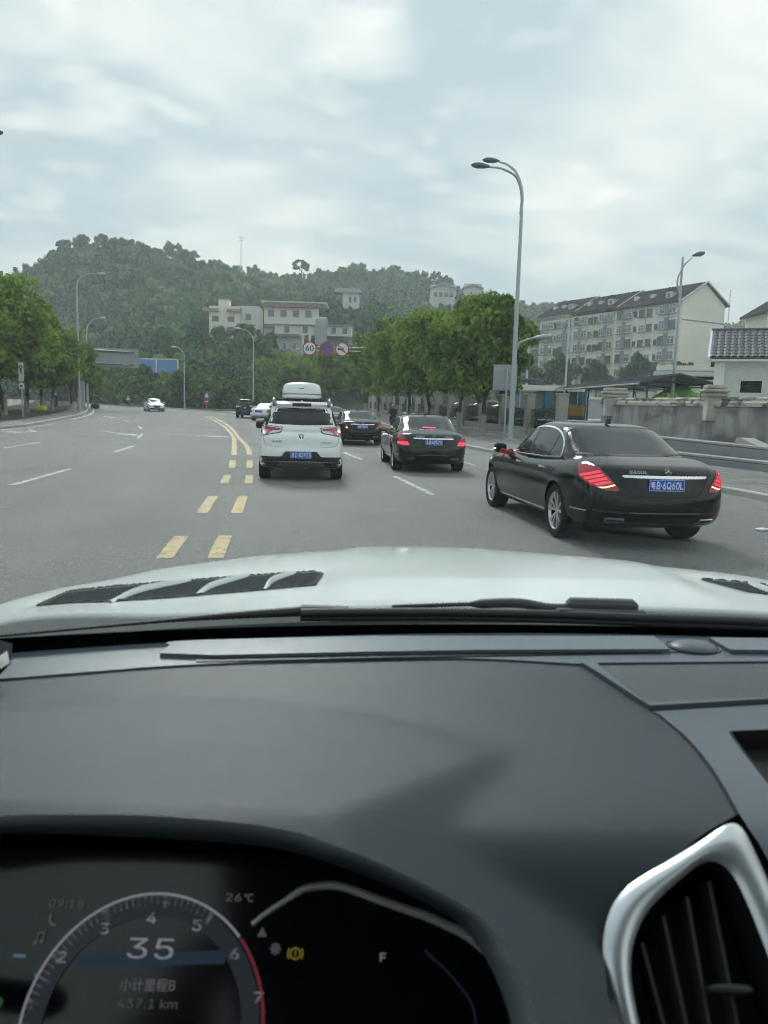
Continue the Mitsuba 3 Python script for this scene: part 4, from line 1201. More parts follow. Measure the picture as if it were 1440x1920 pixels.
class Shell:
    """A car body: lower shell and cabin joined, wheel arches cut; drapes its trim on itself."""

    def __init__(self, kit, paint, L, top, bottom, plan, vert, rear, front, cab_y, cab_top, cab_w, cab_plan, axles, arch_r, cab_base=0.93, k=(9.0, 5.0), rear_bow=0.16, flare=0.0, dense=1.0):
        self.kit, self.L = kit, L
        h = L / 2
        m = rounded_cube(int(26 * dense), int(70 * dense), int(18 * dense), k[0])
        p = np.array(m.vertices)
        a, b, c = p.T
        y = b * h
        zb, zt = interp(bottom, y), interp(top, y)
        z = zb + (c + 1) / 2 * (zt - zb)
        z = z + 0.018 * (1 - a * a) * np.clip(c, 0, 1)          # crowned top
        wr = np.clip((-b - 0.72) / 0.28, 0, 1) ** 1.5
        wf = np.clip((b - 0.72) / 0.28, 0, 1) ** 1.5
        y2 = y + wr * (interp(rear, z) + h) - wf * (h - interp(front, z))
        y2 = y2 + wr * rear_bow * np.abs(a) ** 2.6 - wf * 0.30 * np.abs(a) ** 2.4
        x = a * interp(plan, y) * interp(vert, z)
        if flare:
            for ya in axles:
                x = x + np.sign(a) * flare * np.exp(-((y - ya) / 0.38) ** 2) * np.clip((np.abs(a) - 0.8) / 0.2, 0, 1) * np.exp(-((z - 0.62) / 0.25) ** 2)
        low = trimesh.Trimesh(np.stack([x, y2, z], 1), m.faces, process=False)
        m = rounded_cube(int(30 * dense), int(44 * dense), int(18 * dense), k[1])
        a, b, c = np.array(m.vertices).T
        s = (c + 1) / 2
        yr, yf = interp([(0, cab_y[0]), (1, cab_y[1])], s), interp([(0, cab_y[2]), (1, cab_y[3])], s)
        y = yr + (b + 1) / 2 * (yf - yr)
        zt = interp(cab_top, y)
        z = cab_base + s * (zt - cab_base)
        w = interp(cab_w, s) * interp(cab_plan, y)
        x = a * w
        y = y + np.clip(-b, 0, 1) ** 3 * 0.10 * a * a * (1 - 0.4 * s) - np.clip(b, 0, 1) ** 3 * 0.16 * a * a
        cab = trimesh.Trimesh(np.stack([x, y, z], 1), m.faces, process=False)
        body = mf(low) + mf(cab)
        for ya in axles:
            for sd in (-1, 1):
                cyl = trimesh.creation.cylinder(arch_r, 0.42, sections=36)
                cyl.apply_transform(trimesh.transformations.rotation_matrix(math.pi / 2, [0, 1, 0]))
                cyl.apply_translation([sd * 0.86, ya, axles_z(arch_r)])
                body = body - mf(cyl)
        self.mesh = tm(body)
        kit.part('body', self.mesh, paint, 38)

    def rear(self, name, poly, bsdf, mirror=False, **kw):
        return self._d(name, (0, 1, 0), poly, bsdf, mirror, **kw)

    def frontal(self, name, poly, bsdf, mirror=False, **kw):
        g = Polygon(poly) if not isinstance(poly, shapely.geometry.base.BaseGeometry) else poly
        return self._d(name, (0, -1, 0), shapely.affinity.scale(g, -1, 1, origin=(0, 0)), bsdf, mirror, **kw)

    def side(self, name, poly, bsdf, sides=(-1, 1), **kw):
        """poly in (y, z)."""
        g = Polygon(poly) if not isinstance(poly, shapely.geometry.base.BaseGeometry) else poly
        for s in sides:
            q = shapely.affinity.scale(g, -1, 1, origin=(0, 0)) if s < 0 else g
            self._d(name, (-s, 0, 0), q, bsdf, False, **kw)

    def corner(self, name, poly, bsdf, sides=(-1, 1), ang=0.45, smooth=30, **kw):
        """poly in (p, z) with p = |x| cos + y sin seen from behind and outside; see corner_p."""
        g = Polygon(poly) if not isinstance(poly, shapely.geometry.base.BaseGeometry) else poly
        for s in sides:
            q = g if s > 0 else shapely.affinity.scale(g, -1, 1, origin=(0, 0))
            self._d(name, (-s * ang, 1, 0), q, bsdf, False, smooth=smooth, **kw)

    def _d(self, name, view, poly, bsdf, mirror, proud=0.004, thick=0.012, step=0.05, smooth=30, more=None):
        g = Polygon(poly) if not isinstance(poly, shapely.geometry.base.BaseGeometry) else poly
        for q in ((g, shapely.affinity.scale(g, -1, 1, origin=(0, 0))) if mirror else (g,)):
            self.kit.part(name, drape(self.mesh, view, q, proud, thick, step), bsdf, smooth, **(more or {}))


def axles_z(r):
    return r - 0.03


def corner_p(x, y, ang=0.45):
    """(|x|, y) -> the coordinate used by Shell.corner."""
    n = math.hypot(1, ang)
    return (x + ang * y) / n


def plate(kit, text, cy, cz, char=None, w=0.44, h=0.14, tilt=0.0, name='number_plate', heading=0.0):
    kit.part(name, box((0, cy, cz), (w, 0.012, h), 0.003), 'plate_blue')
    ms = []
    rim = Polygon([(-w / 2 + .006, -h / 2 + .006), (w / 2 - .006, -h / 2 + .006), (w / 2 - .006, h / 2 - .006), (-w / 2 + .006, h / 2 - .006)])
    ring = rim.difference(rim.buffer(-0.004))
    ms.append(trimesh.creation.extrude_polygon(ring, 0.002, engine='earcut'))
    t = meshkit.text_mesh(text, h * 0.60, 0.002, bold=True)
    x0, x1 = t.bounds[0][0], t.bounds[1][0]
    avail = w * (0.74 if char else 0.88)
    sx = avail / (x1 - x0)
    v = np.array(t.vertices)
    v[:, 0] = (v[:, 0] - x0) * sx + (w / 2 - 0.022 - avail)
    v[:, 1] -= h * 0.30
    ms.append(trimesh.Trimesh(v, t.faces, process=False))
    if char:
        g = glyphs(GLYPH[char], h * 0.60, 0.002)
        v = np.array(g.vertices)
        v[:, 0] = (v[:, 0] - v[:, 0].min()) * 0.62 - w / 2 + 0.022
        v[:, 1] -= (v[:, 1].min() + v[:, 1].max()) / 2
        ms.append(trimesh.Trimesh(v, g.faces, process=False))
    kit.part(f'{name}__lettering', upright(cat(ms), 0, (0, cy - 0.0065, cz)), 'plate_white')


def star(kit, cy, cz, r, name='emblem'):
    ring = lathe([(r * 0.86, -0.006), (r * 0.93, 0.006), (r, -0.006)], 28, 'y')
    ms = [ring]
    for k in range(3):
        a = math.pi / 2 + k * 2 * math.pi / 3
        tip, n = V(math.cos(a), math.sin(a)), V(-math.sin(a), math.cos(a))
        pts = [tip * r * 0.92, n * r * 0.16 - tip * r * 0.05, -n * r * 0.16 - tip * r * 0.05]
        g = extrude([tuple(q) for q in pts], 0.008, 'y', -0.006)
        ms.append(g)
    kit.part(name, moved(cat(ms), (0, cy, cz)), 'satin_metal')


def lettering(kit, text, h, x, cy, z, bsdf='satin_metal', name='badge', width=None):
    t = meshkit.text_mesh(text, h, 0.004, bold=True)
    v = np.array(t.vertices)
    if width:
        v[:, 0] *= width / (v[:, 0].max() - v[:, 0].min())
    kit.part(name, upright(trimesh.Trimesh(v, t.faces, process=False), 0, (x, cy, z)), bsdf)


def mirror_part(kit, side, x, y, z, paint, lit=True, size=(0.20, 0.13, 0.15)):
    m = rounded_cube(12, 8, 10, 3.2)
    v = np.array(m.vertices) * np.array(size) / 2
    v[:, 1] *= 1.0 - 0.35 * (v[:, 0] * side > 0)
    kit.part('wing_mirror', trimesh.Trimesh(v + V(side * x, y, z), m.faces, process=False), paint, 40)
    kit.part('wing_mirror__stalk', tube([(side * (x - 0.16), y + 0.0, z - 0.09), (side * (x - 0.05), y, z - 0.05)], [0.03, 0.025], 6), 'black_plastic')
    g = box((side * x, y - size[1] / 2 - 0.002, z), (size[0] * 0.78, 0.012, size[2] * 0.72), 0.004)
    kit.part('wing_mirror__glass', g, 'dark_glass')
    if lit:
        kit.part('wing_mirror__indicator', box((side * (x + size[0] * 0.44), y - 0.012, z - 0.01), (0.035, 0.05, 0.03), 0.008), 'lens_clear', **glow('a', 0.40, 0.24, 0.03))


SEDAN = dict(
    L=5.25,
    top=[(-2.625, 0.975), (-2.5, 1.01), (-2.25, 1.045), (-1.9, 1.080), (-1.4, 1.05), (0, 0.985), (1.0, 0.995), (1.6, 0.955), (2.2, 0.85), (2.5, 0.76), (2.625, 0.68)],
    bottom=[(-2.625, 0.33), (-2.3, 0.25), (-1.9, 0.20), (1.9, 0.19), (2.4, 0.20), (2.625, 0.24)],
    plan=[(-2.625, 0.86), (-2.3, 0.915), (-1.5, 0.95), (0, 0.95), (1.5, 0.945), (2.2, 0.90), (2.625, 0.80)],
    vert=[(0.18, 0.90), (0.30, 0.955), (0.5, 0.99), (0.66, 1.0), (0.80, 0.99), (0.90, 0.965), (0.98, 0.925), (1.06, 0.86)],
    rear=[(0.2, -2.46), (0.36, -2.58), (0.52, -2.625), (0.66, -2.615), (0.76, -2.575), (0.88, -2.56), (0.97, -2.585), (1.04, -2.53)],
    front=[(0.18, 2.55), (0.35, 2.61), (0.55, 2.625), (0.75, 2.57), (0.9, 2.45)],
    cab_y=(-2.20, -0.98, 1.50, 0.30),
    cab_top=[(-2.20, 1.36), (-1.2, 1.432), (-0.5, 1.482), (0.0, 1.492), (0.5, 1.465), (1.5, 1.36)],
    cab_w=[(0, 0.865), (0.25, 0.825), (0.6, 0.735), (1, 0.625)],
    cab_plan=[(-2.20, 0.90), (-1.4, 0.97), (-0.3, 1.0), (0.6, 0.99), (1.5, 0.90)])


def quarter_light(glass, y0, y1):
    return glass.intersection(sbox(y0, 0.5, y1, 2.0))


def sedan(paint='paint_black', lamps='w222', plate_text='B·6Q60L', plate_char='yue', badge='S400L', badge_r=None, lit=True, indicators=True, dense=1.0, front_face=False, star_on=True, left_mirror_lit=True):
    kit = Kit()
    rear_ax, front_ax, r = -1.455, 1.71, 0.346
    sh = Shell(kit, paint, axles=(rear_ax, front_ax), arch_r=0.385, dense=dense, flare=0.02 if lamps == 'w222' else 0.035, k=(9.0, 6.2), **SEDAN)
    dlo = Polygon([tuple(q) for q in smooth_path([(1.22, 1.005), (0.75, 1.20), (0.30, 1.362), (-0.2, 1.408), (-0.68, 1.382), (-1.00, 1.285), (-1.20, 1.15), (-1.26, 1.055)], 60)] + [(-1.25, 1.03), (-0.6, 1.0), (0.4, 0.985), (1.2, 0.985)]).buffer(0)
    chrome = dlo.buffer(0.007).difference(dlo.buffer(-0.012))
    glass = dlo.buffer(-0.012)
    sh.side('window_trim', chrome, 'satin_metal', proud=0.010, step=0.06)
    for a, b in ((0.02, 1.3), (-0.86, -0.07), (-1.6, -0.895)):
        sh.side('side_window', quarter_light(glass, a, b), 'dark_glass', proud=0.004, step=0.08)
    sh.side('door_pillar', glass.intersection(sbox(-0.07, 0.5, 0.02, 2)), 'black_plastic', proud=0.005, step=0.08)
    rg = Polygon([tuple(q) for q in smooth_path([(-0.76, 1.11), (-0.70, 1.24), (-0.595, 1.385), (-0.34, 1.415), (0.34, 1.415), (0.595, 1.385), (0.70, 1.24), (0.76, 1.11)], 40)])
    sh.rear('rear_window', rg, 'dark_glass', proud=0.003, step=0.06)
    sh.rear('rear_window__seal', rg.buffer(0.018).difference(rg), 'black_plastic', proud=0.002, step=0.06)
    ws = Polygon([(-0.78, 1.02), (-0.62, 1.30), (-0.52, 1.395), (0.52, 1.395), (0.62, 1.30), (0.78, 1.02)])
    sh.frontal('windscreen', ws, 'dark_glass', proud=0.003, step=0.08)
    # shut lines
    for ln in ([(-0.03, 0.99), (-0.03, 0.40), (0.02, 0.33)], [(1.15, 0.98), (1.18, 0.60), (1.12, 0.34)], [(-1.47, 1.03), (-1.40, 0.92), (-1.08, 0.66), (-1.02, 0.40)]):
        sh.side('shut_line', LineString(smooth_path(ln, 14)).buffer(0.0035), 'underbody', proud=0.0012, step=0.1)
    sh.rear('boot_line', LineString(smooth_path([(-0.62, 1.02), (-0.545, 0.90), (-0.47, 0.76), (-0.36, 0.672), (0, 0.655), (0.36, 0.672), (0.47, 0.76), (0.545, 0.90), (0.62, 1.02)], 40)).buffer(0.004), 'underbody', proud=0.0012, step=0.06)
    for y in (-0.86, 0.22):
        for s in (-1, 1):
            kit.part('door_handle', drape(sh.mesh, (-s, 0, 0), Polygon([(q[0] * (-1 if s < 0 else 1), q[1]) for q in [(y - .11, .862), (y - .10, .882), (y + .10, .888), (y + .11, .87), (y + .09, .858)]]), 0.022, 0.0, 0.05), 'satin_metal', 30)
    sh.side('sill_strip', [(-1.0, 0.305), (1.18, 0.300), (1.18, 0.322), (-1.0, 0.328)], 'chrome', proud=0.008, step=0.1)
    sh.side('sill', [(-1.05, 0.20), (1.3, 0.20), (1.3, 0.27), (-1.05, 0.27)], 'black_plastic', proud=0.003, step=0.1)
    for s in (-1, 1):
        mirror_part(kit, s, 1.01, 0.98, 1.035, paint, lit=indicators and (s < 0))
        for y, nm in ((rear_ax, 'wheel'), (front_ax, 'wheel')):
            wheel(kit, _w(kit), s, y, 0.945, r, 0.25, 5, 0.245)
    # boot lid, lamps
    sh.rear('boot_trim', [(-0.50, 0.902), (0.50, 0.902), (0.52, 0.890), (0.49, 0.872), (0.0, 0.866), (-0.49, 0.872), (-0.52, 0.890)], 'chrome', proud=0.016, step=0.06)
    sh.rear('plate_recess', [tuple(q) for q in smooth_path([(-0.36, 0.862), (-0.33, 0.78), (-0.26, 0.71), (0, 0.698), (0.26, 0.71), (0.33, 0.78), (0.36, 0.862)], 30)], 'black_gloss', proud=0.002, step=0.06)  # no recess modelled: a flat dark patch painted in for its shade
    yb = float(interp(SEDAN['rear'], 0.80)) - 0.012
    plate(kit, plate_text, yb - 0.006, 0.795, plate_char)
    if star_on:
        star(kit, float(interp(SEDAN['rear'], 0.955)) - 0.016, 0.960, 0.046)
    yt = float(interp(SEDAN['rear'], 0.94)) - 0.004
    if badge:
        lettering(kit, badge, 0.034, -0.47, yt, 0.926, width=0.22)
    if badge_r:
        lettering(kit, badge_r, 0.030, 0.27, yt, 0.928, width=0.20)
    cp = corner_p
    if lamps == 'w222':
        A = [(cp(.94, -2.18), .985), (cp(.905, -2.32), 1.0), (cp(.80, -2.50), .975), (cp(.68, -2.55), .86), (cp(.545, -2.56), .715), (cp(.70, -2.56), .712), (cp(.88, -2.46), .765), (cp(.945, -2.25), .85)]
    else:
        A = [(cp(.94, -2.24), .96), (cp(.86, -2.42), .985), (cp(.74, -2.52), .90), (cp(.66, -2.55), .80), (cp(.60, -2.57), .70), (cp(.80, -2.52), .695), (cp(.945, -2.28), .72)]
    A = Polygon(A).buffer(-0.012).buffer(0.012)
    sh.corner('tail_lamp', A, 'lens_red', proud=0.008, step=0.05)
    mid = A.buffer(-0.022)
    c0, z0 = A.bounds[0], A.bounds[1]
    if lamps == 'w222':
        bars = []
        for k in range(4):
            z = 0.775 + 0.048 * k
            bars.append(LineString([(A.bounds[0] + 0.02, z + 0.055), (A.bounds[0] + 0.14, z + 0.035), (A.bounds[2] - 0.02, z - 0.06)]).buffer(0.016))
        bars = shapely.union_all(bars).intersection(mid)
        line = LineString([(A.bounds[0] + 0.05, 0.785), (A.bounds[0] + 0.16, 0.748), (A.bounds[2] - 0.06, 0.722)]).buffer(0.009).intersection(A.buffer(-0.005))
        sh.corner('tail_lamp__light_bar', bars, 'lens_red', proud=0.012, step=0.05, more=RED_LIT if lit else None)
        sh.corner('tail_lamp__indicator', line, 'lens_clear', proud=0.0125, step=0.05, more=glow('a', 0.24, 0.12, 0.05) if indicators else None)
    elif lamps == 'w221':
        bars = mid.intersection(sbox(-2, 0.715, 2, 0.80))
        sh.corner('tail_lamp__light_bar', bars.difference(sbox(-2, 0.754, 2, 0.762)), 'lens_red', proud=0.012, step=0.05, more=glow('r', 0.22, 0.010, 0.018) if lit else None)
    else:
        bars = mid.intersection(sbox(-2, 0.70, 2, 0.775))
        sh.corner('tail_lamp__indicator', bars, 'lens_clear', proud=0.012, step=0.05, more=AMBER_LIT if indicators else None)
    # bumper
    for s in (-1, 1):
        ex = [(0.44, 0.345), (0.47, 0.395), (0.66, 0.398), (0.68, 0.38), (0.64, 0.335)]
        g = Polygon([(q[0] * s, q[1]) for q in ex])
        sh.rear('exhaust', g.difference(g.buffer(-0.012)), 'chrome', proud=0.014, step=0.05)
        sh.rear('exhaust__outlet', g.buffer(-0.012), 'underbody', proud=0.004, step=0.05)
        sh.rear('reflector', [(s * 0.46, 0.462), (s * 0.80, 0.468), (s * 0.80, 0.482), (s * 0.46, 0.478)], 'lens_dark_red', proud=0.006, step=0.06)
    sh.rear('bumper_strip', [(-0.44, 0.463), (0.44, 0.463), (0.44, 0.474), (-0.44, 0.474)], 'grey_plastic', proud=0.005, step=0.08)
    sh.rear('diffuser', [(-0.86, 0.25), (0.86, 0.25), (0.80, 0.325), (-0.80, 0.325)], 'black_plastic', proud=0.004, step=0.08)
    sh.side('bumper_side_strip', [(-2.30, 0.452), (-1.98, 0.452), (-1.96, 0.466), (-2.30, 0.470)], 'chrome', proud=0.008, step=0.05)
    # aerial fin
    fin = extrude([(-0.86, 1.47), (-0.72, 1.47), (-0.80, 1.55), (-0.85, 1.545)], 0.03, 'x', -0.015)
    kit.part('aerial_fin', fin, 'black_plastic')
    # front
    sh.frontal('headlamp', Polygon([(0.50, 0.66), (0.84, 0.70), (0.88, 0.78), (0.80, 0.80), (0.56, 0.74)]), 'lens_clear', mirror=True, proud=0.006, step=0.06)
    gr = Polygon([(-0.36, 0.50), (0.36, 0.50), (0.44, 0.70), (-0.44, 0.70)])
    sh.frontal('grille', gr, 'black_plastic', proud=0.004, step=0.06)
    sh.frontal('grille__frame', gr.buffer(0.015).difference(gr.buffer(-0.006)), 'chrome', proud=0.012, step=0.06)
    sh.frontal('air_intake', [(-0.8, 0.27), (0.8, 0.27), (0.72, 0.40), (-0.72, 0.40)], 'black_plastic', proud=0.004, step=0.08)
    kit.part('front_plate', box((0, 2.632, 0.44), (0.44, 0.012, 0.14), 0.003), 'plate_blue')
    return kit, sh


def _w(kit):
    n = sum(k.endswith('__tyre') for k in kit)
    return 'wheel' if n == 0 else f'wheel_{n:03d}'


SUV = dict(
    L=4.65,
    top=[(-2.325, 1.06), (-2.1, 1.09), (-1.0, 1.07), (0.6, 1.05), (1.1, 1.06), (1.7, 1.0), (2.2, 0.88), (2.325, 0.78)],
    bottom=[(-2.325, 0.36), (-2.0, 0.27), (-1.6, 0.24), (1.6, 0.24), (2.1, 0.26), (2.325, 0.32)],
    plan=[(-2.325, 0.86), (-2.05, 0.905), (-1.4, 0.917), (0, 0.917), (1.5, 0.915), (2.0, 0.87), (2.325, 0.76)],
    vert=[(0.24, 0.965), (0.45, 1.0), (0.75, 1.0), (0.9, 0.985), (1.0, 0.955), (1.1, 0.91)],
    rear=[(0.24, -2.20), (0.36, -2.29), (0.50, -2.325), (0.66, -2.325), (0.76, -2.285), (0.95, -2.275), (1.1, -2.235)],
    front=[(0.24, 2.22), (0.5, 2.325), (0.8, 2.27), (1.0, 2.1)],
    cab_y=(-2.22, -1.86, 1.45, 0.25),
    cab_top=[(-2.22, 1.60), (-1.8, 1.645), (-0.8, 1.69), (0.2, 1.68), (1.45, 1.45)],
    cab_w=[(0, 0.855), (0.3, 0.815), (0.65, 0.735), (1, 0.635)],
    cab_plan=[(-2.22, 0.90), (-1.8, 0.955), (-0.5, 1.0), (0.6, 0.99), (1.45, 0.90)])


def suv(paint='paint_white', plate_text='C·02Y23', plate_char='yu', rear_glass='dark_glass', rails=True, dense=1.0, lit=None):
    kit = Kit()
    rear_ax, front_ax, r = -1.36, 1.39, 0.345
    sh = Shell(kit, paint, axles=(rear_ax, front_ax), arch_r=0.385, cab_base=0.98, k=(9, 7), rear_bow=0.12, dense=dense, **SUV)
    dlo = Polygon([(1.15, 1.10), (0.85, 1.25), (0.30, 1.52), (-0.8, 1.56), (-1.6, 1.50), (-1.78, 1.40), (-1.82, 1.20), (-0.6, 1.12)]).buffer(0.03).buffer(-0.03)
    for a, b in ((0.0, 1.3), (-1.05, -0.06), (-1.9, -1.1)):
        sh.side('side_window', quarter_light(dlo, a, b), 'dark_glass', step=0.1)
    sh.side('window_trim', LineString([(1.15, 1.09), (-0.6, 1.11), (-1.82, 1.19)]).buffer(0.010), 'chrome', proud=0.008, step=0.1)
    rg = Polygon([tuple(q) for q in smooth_path([(-0.74, 1.235), (-0.70, 1.34), (-0.64, 1.545), (0, 1.565), (0.64, 1.545), (0.70, 1.34), (0.74, 1.235), (0.4, 1.215), (0, 1.208), (-0.4, 1.215), (-0.74, 1.235)], 44)])
    sh.rear('rear_window__surround', rg, 'black_gloss', proud=0.002, step=0.07)
    sh.rear('rear_window', rg.buffer(-0.085), rear_glass, proud=0.005, step=0.07)
    sh.rear('spoiler', [(-0.64, 1.572), (0.64, 1.572), (0.60, 1.625), (-0.60, 1.625)], paint, proud=0.09, thick=0.02, step=0.07)
    sh.rear('spoiler__brake_light', [(-0.2, 1.574), (0.2, 1.574), (0.2, 1.598), (-0.2, 1.598)], 'lens_dark_red', proud=0.094, step=0.07)
    kit.part('rear_wiper', tube(smooth_path([(-0.02, -2.285, 1.225), (0.16, -2.285, 1.275), (0.46, -2.26, 1.265)], 12), 0.013, 6), 'black_plastic')
    kit.part('rear_wiper__hub', box((0.0, -2.28, 1.23), (0.10, 0.04, 0.04), 0.012), 'black_plastic')
    ws = Polygon([(-0.76, 1.10), (-0.62, 1.50), (0.62, 1.50), (0.76, 1.10)])
    sh.frontal('windscreen', ws, 'dark_glass', step=0.1)
    # tail lamps
    A = Polygon([(-0.865, 1.175), (-0.60, 1.165), (-0.405, 1.145), (-0.455, 1.045), (-0.60, 1.025), (-0.862, 0.965)])
    B = Polygon([(-0.858, 1.166), (-0.62, 1.150), (-0.440, 1.128), (-0.470, 1.078), (-0.60, 1.070), (-0.67, 1.04), (-0.71, 1.00), (-0.855, 0.972)])
    sh.rear('tail_lamp', A, 'lens_clear', True, proud=0.010, step=0.05)
    sh.rear('tail_lamp__surround', A.buffer(0.012).difference(A), 'black_gloss', True, proud=0.006, step=0.06)
    sh.rear('tail_lamp__red_lens', B, 'lens_red', True, proud=0.017, step=0.05, more=lit)
    # tailgate outline, lower bumper, plate surround
    gate = LineString(smooth_path([(-0.80, 0.955), (-0.79, 0.86), (-0.72, 0.775), (-0.55, 0.748), (0, 0.735), (0.55, 0.748), (0.72, 0.775), (0.79, 0.86), (0.80, 0.955)], 40))
    sh.rear('tailgate_line', gate.buffer(0.0045), 'grey_plastic', proud=0.001, step=0.06)
    sh.rear('tailgate_crease', LineString([(-0.40, 1.115), (0, 1.105), (0.40, 1.115)]).buffer(0.012), paint, proud=0.014, step=0.06)
    clad = Polygon([(-0.90, 0.30), (0.90, 0.30), (0.91, 0.535), (0.42, 0.545), (0.33, 0.655), (-0.33, 0.655), (-0.42, 0.545), (-0.91, 0.535)])
    sh.rear('bumper_cladding', clad, 'black_plastic', proud=0.006, step=0.07)
    sk = Polygon([(-0.53, 0.335), (-0.44, 0.435), (0.44, 0.435), (0.53, 0.335)])
    sh.rear('skid_plate', sk, 'grey_plastic', proud=0.016, step=0.07)
    kit.part('exhaust', moved(lathe([(0.030, 0.0), (0.042, 0.0), (0.042, 0.12), (0.030, 0.12)], 18, 'y'), (-0.40, -2.36, 0.345)), 'dark_metal', 30)
    sh.rear('reflector', [(-0.82, 0.44), (-0.66, 0.44), (-0.66, 0.465), (-0.82, 0.465)], 'lens_dark_red', True, proud=0.010, step=0.06)
    plate(kit, plate_text, -2.348, 0.585, plate_char, 0.45, 0.145)
    # shield emblem: a plain horse-head-like shield outline
    s = [(-0.055, 0.05), (0.055, 0.05), (0.052, -0.01), (0.0, -0.065), (-0.052, -0.01)]
    sh.rear('emblem', shapely.affinity.translate(Polygon(s).buffer(0.01), 0, 0.955), 'chrome', proud=0.010, step=0.03)
    inner = Polygon([(-0.045, 0.042), (-0.01, 0.042), (-0.026, 0.012), (-0.008, -0.004), (-0.018, -0.05), (-0.046, -0.006)]).union(Polygon([(0.045, 0.042), (0.008, 0.042), (0.030, 0.016), (0.014, -0.008), (0.012, -0.05), (0.046, -0.008)]))
    sh.rear('emblem__recess', shapely.affinity.translate(inner, 0, 0.955), 'underbody', proud=0.0125, step=0.03)
    lettering(kit, '530', 0.030, -0.62, -2.287, 0.845, 'dark_metal', width=0.20)
    lettering(kit, '1.5T CVT', 0.026, 0.42, -2.287, 0.835, 'dark_metal', width=0.24)
    for s in (-1, 1):
        mirror_part(kit, s, 1.02, 0.93, 1.13, 'black_plastic', lit=False, size=(0.22, 0.13, 0.19))
        for y in (rear_ax, front_ax):
            wheel(kit, _w(kit), s, y, 0.915, r, 0.24, 5, 0.235)
        if rails:
            pts = smooth_path([(s * 0.585, -1.86, 1.62), (s * 0.60, -1.74, 1.72), (s * 0.61, -1.4, 1.765), (s * 0.61, -0.2, 1.775), (s * 0.60, 0.5, 1.73), (s * 0.58, 0.6, 1.66)], 30)
            kit.part('roof_rail', tube(pts, 0.038, 8), 'paint_silver', True)
        for y in (rear_ax, front_ax):
            sh.side('wheel_arch_trim', Point(y, 0.35).buffer(0.435).difference(Point(y, 0.35).buffer(0.385)).intersection(sbox(-3, 0.33, 3, 2)), 'black_plastic', sides=(s,), proud=0.012, step=0.08)
        sh.side('door_handle', [(-0.42, 0.955), (-0.22, 0.960), (-0.22, 0.982), (-0.42, 0.982)], paint, sides=(s,), proud=0.03, step=0.06)
        sh.side('sill', [(-0.98, 0.26), (1.0, 0.26), (1.0, 0.42), (-0.98, 0.42)], 'black_plastic', sides=(s,), proud=0.010, step=0.1)
    kit.part('aerial_fin', extrude([(-1.80, 1.64), (-1.62, 1.66), (-1.74, 1.735), (-1.78, 1.735)], 0.035, 'x', -0.0175), paint)
    sh.frontal('headlamp', Polygon([(0.46, 0.80), (0.80, 0.82), (0.84, 0.90), (0.55, 0.87)]), 'lens_clear', mirror=True, proud=0.006, step=0.08)
    sh.frontal('grille', [(-0.42, 0.55), (0.42, 0.55), (0.5, 0.82), (-0.5, 0.82)], 'black_plastic', step=0.08)
    return kit, sh


def road_put(kit, name, label, x, y, heading, **kw):
    return kit.put(name, label, 'car', place((x, y, float(zg(y))), heading), **kw)


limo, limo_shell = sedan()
road_put(limo, 'saloon_car', 'glossy black saloon turning at the right, nearest car ahead, boot badge S400L', 2.95, 11.48, -7.2)
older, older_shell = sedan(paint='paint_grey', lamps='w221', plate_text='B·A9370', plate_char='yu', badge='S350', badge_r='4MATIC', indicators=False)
older_shell.rear('high_brake_light', [(-0.17, 1.125), (0.17, 1.125), (0.16, 1.155), (-0.16, 1.155)], 'lens_red', proud=0.012, step=0.06, more=glow('r', 0.22, 0.014, 0.022))
road_put(older, 'saloon_car', 'dark grey saloon braking with bright red lamps and an arm out of its window', 0.98, 22.15, -5.2)
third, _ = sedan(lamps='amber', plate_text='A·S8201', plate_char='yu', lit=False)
road_put(third, 'saloon_car', 'black saloon with amber indicators flashing, ahead between the white SUV and the grey saloon', -1.42, 35.2, -9.5)
crossover, _ = suv()
road_put(crossover, 'crossover_car', 'white crossover with roof rails and a white roof box, seen from behind', -2.05, 18.65, -6.4)
dark_suv, _ = suv(paint='paint_black', plate_text='A·3F082', plate_char='yu', rear_glass='dark_glass', rails=False, dense=0.6, lit=None)
road_put(dark_suv, 'estate_car', 'small black estate car far ahead before the pink banner', -13.2, 74.0, -2.0, drop=('number_plate__lettering',))
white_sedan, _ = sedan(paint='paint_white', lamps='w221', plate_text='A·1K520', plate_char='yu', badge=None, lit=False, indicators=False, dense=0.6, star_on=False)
road_put(white_sedan, 'saloon_car', 'white saloon half hidden by the left side of the white crossover', -10.1, 66.5, 10.0, drop=('emblem', 'number_plate__lettering'))
road_put(white_sedan, 'saloon_car', 'white oncoming saloon alone on the far bend of the road', -27.3, 91.0, 156.0, drop=('number_plate__lettering',))
road_put(white_sedan, 'saloon_car', 'silver saloon peeping out between the white crossover and the black saloon', -3.75, 52.0, -10.0, swap={'paint_white': 'paint_silver'}, drop=('number_plate__lettering',))
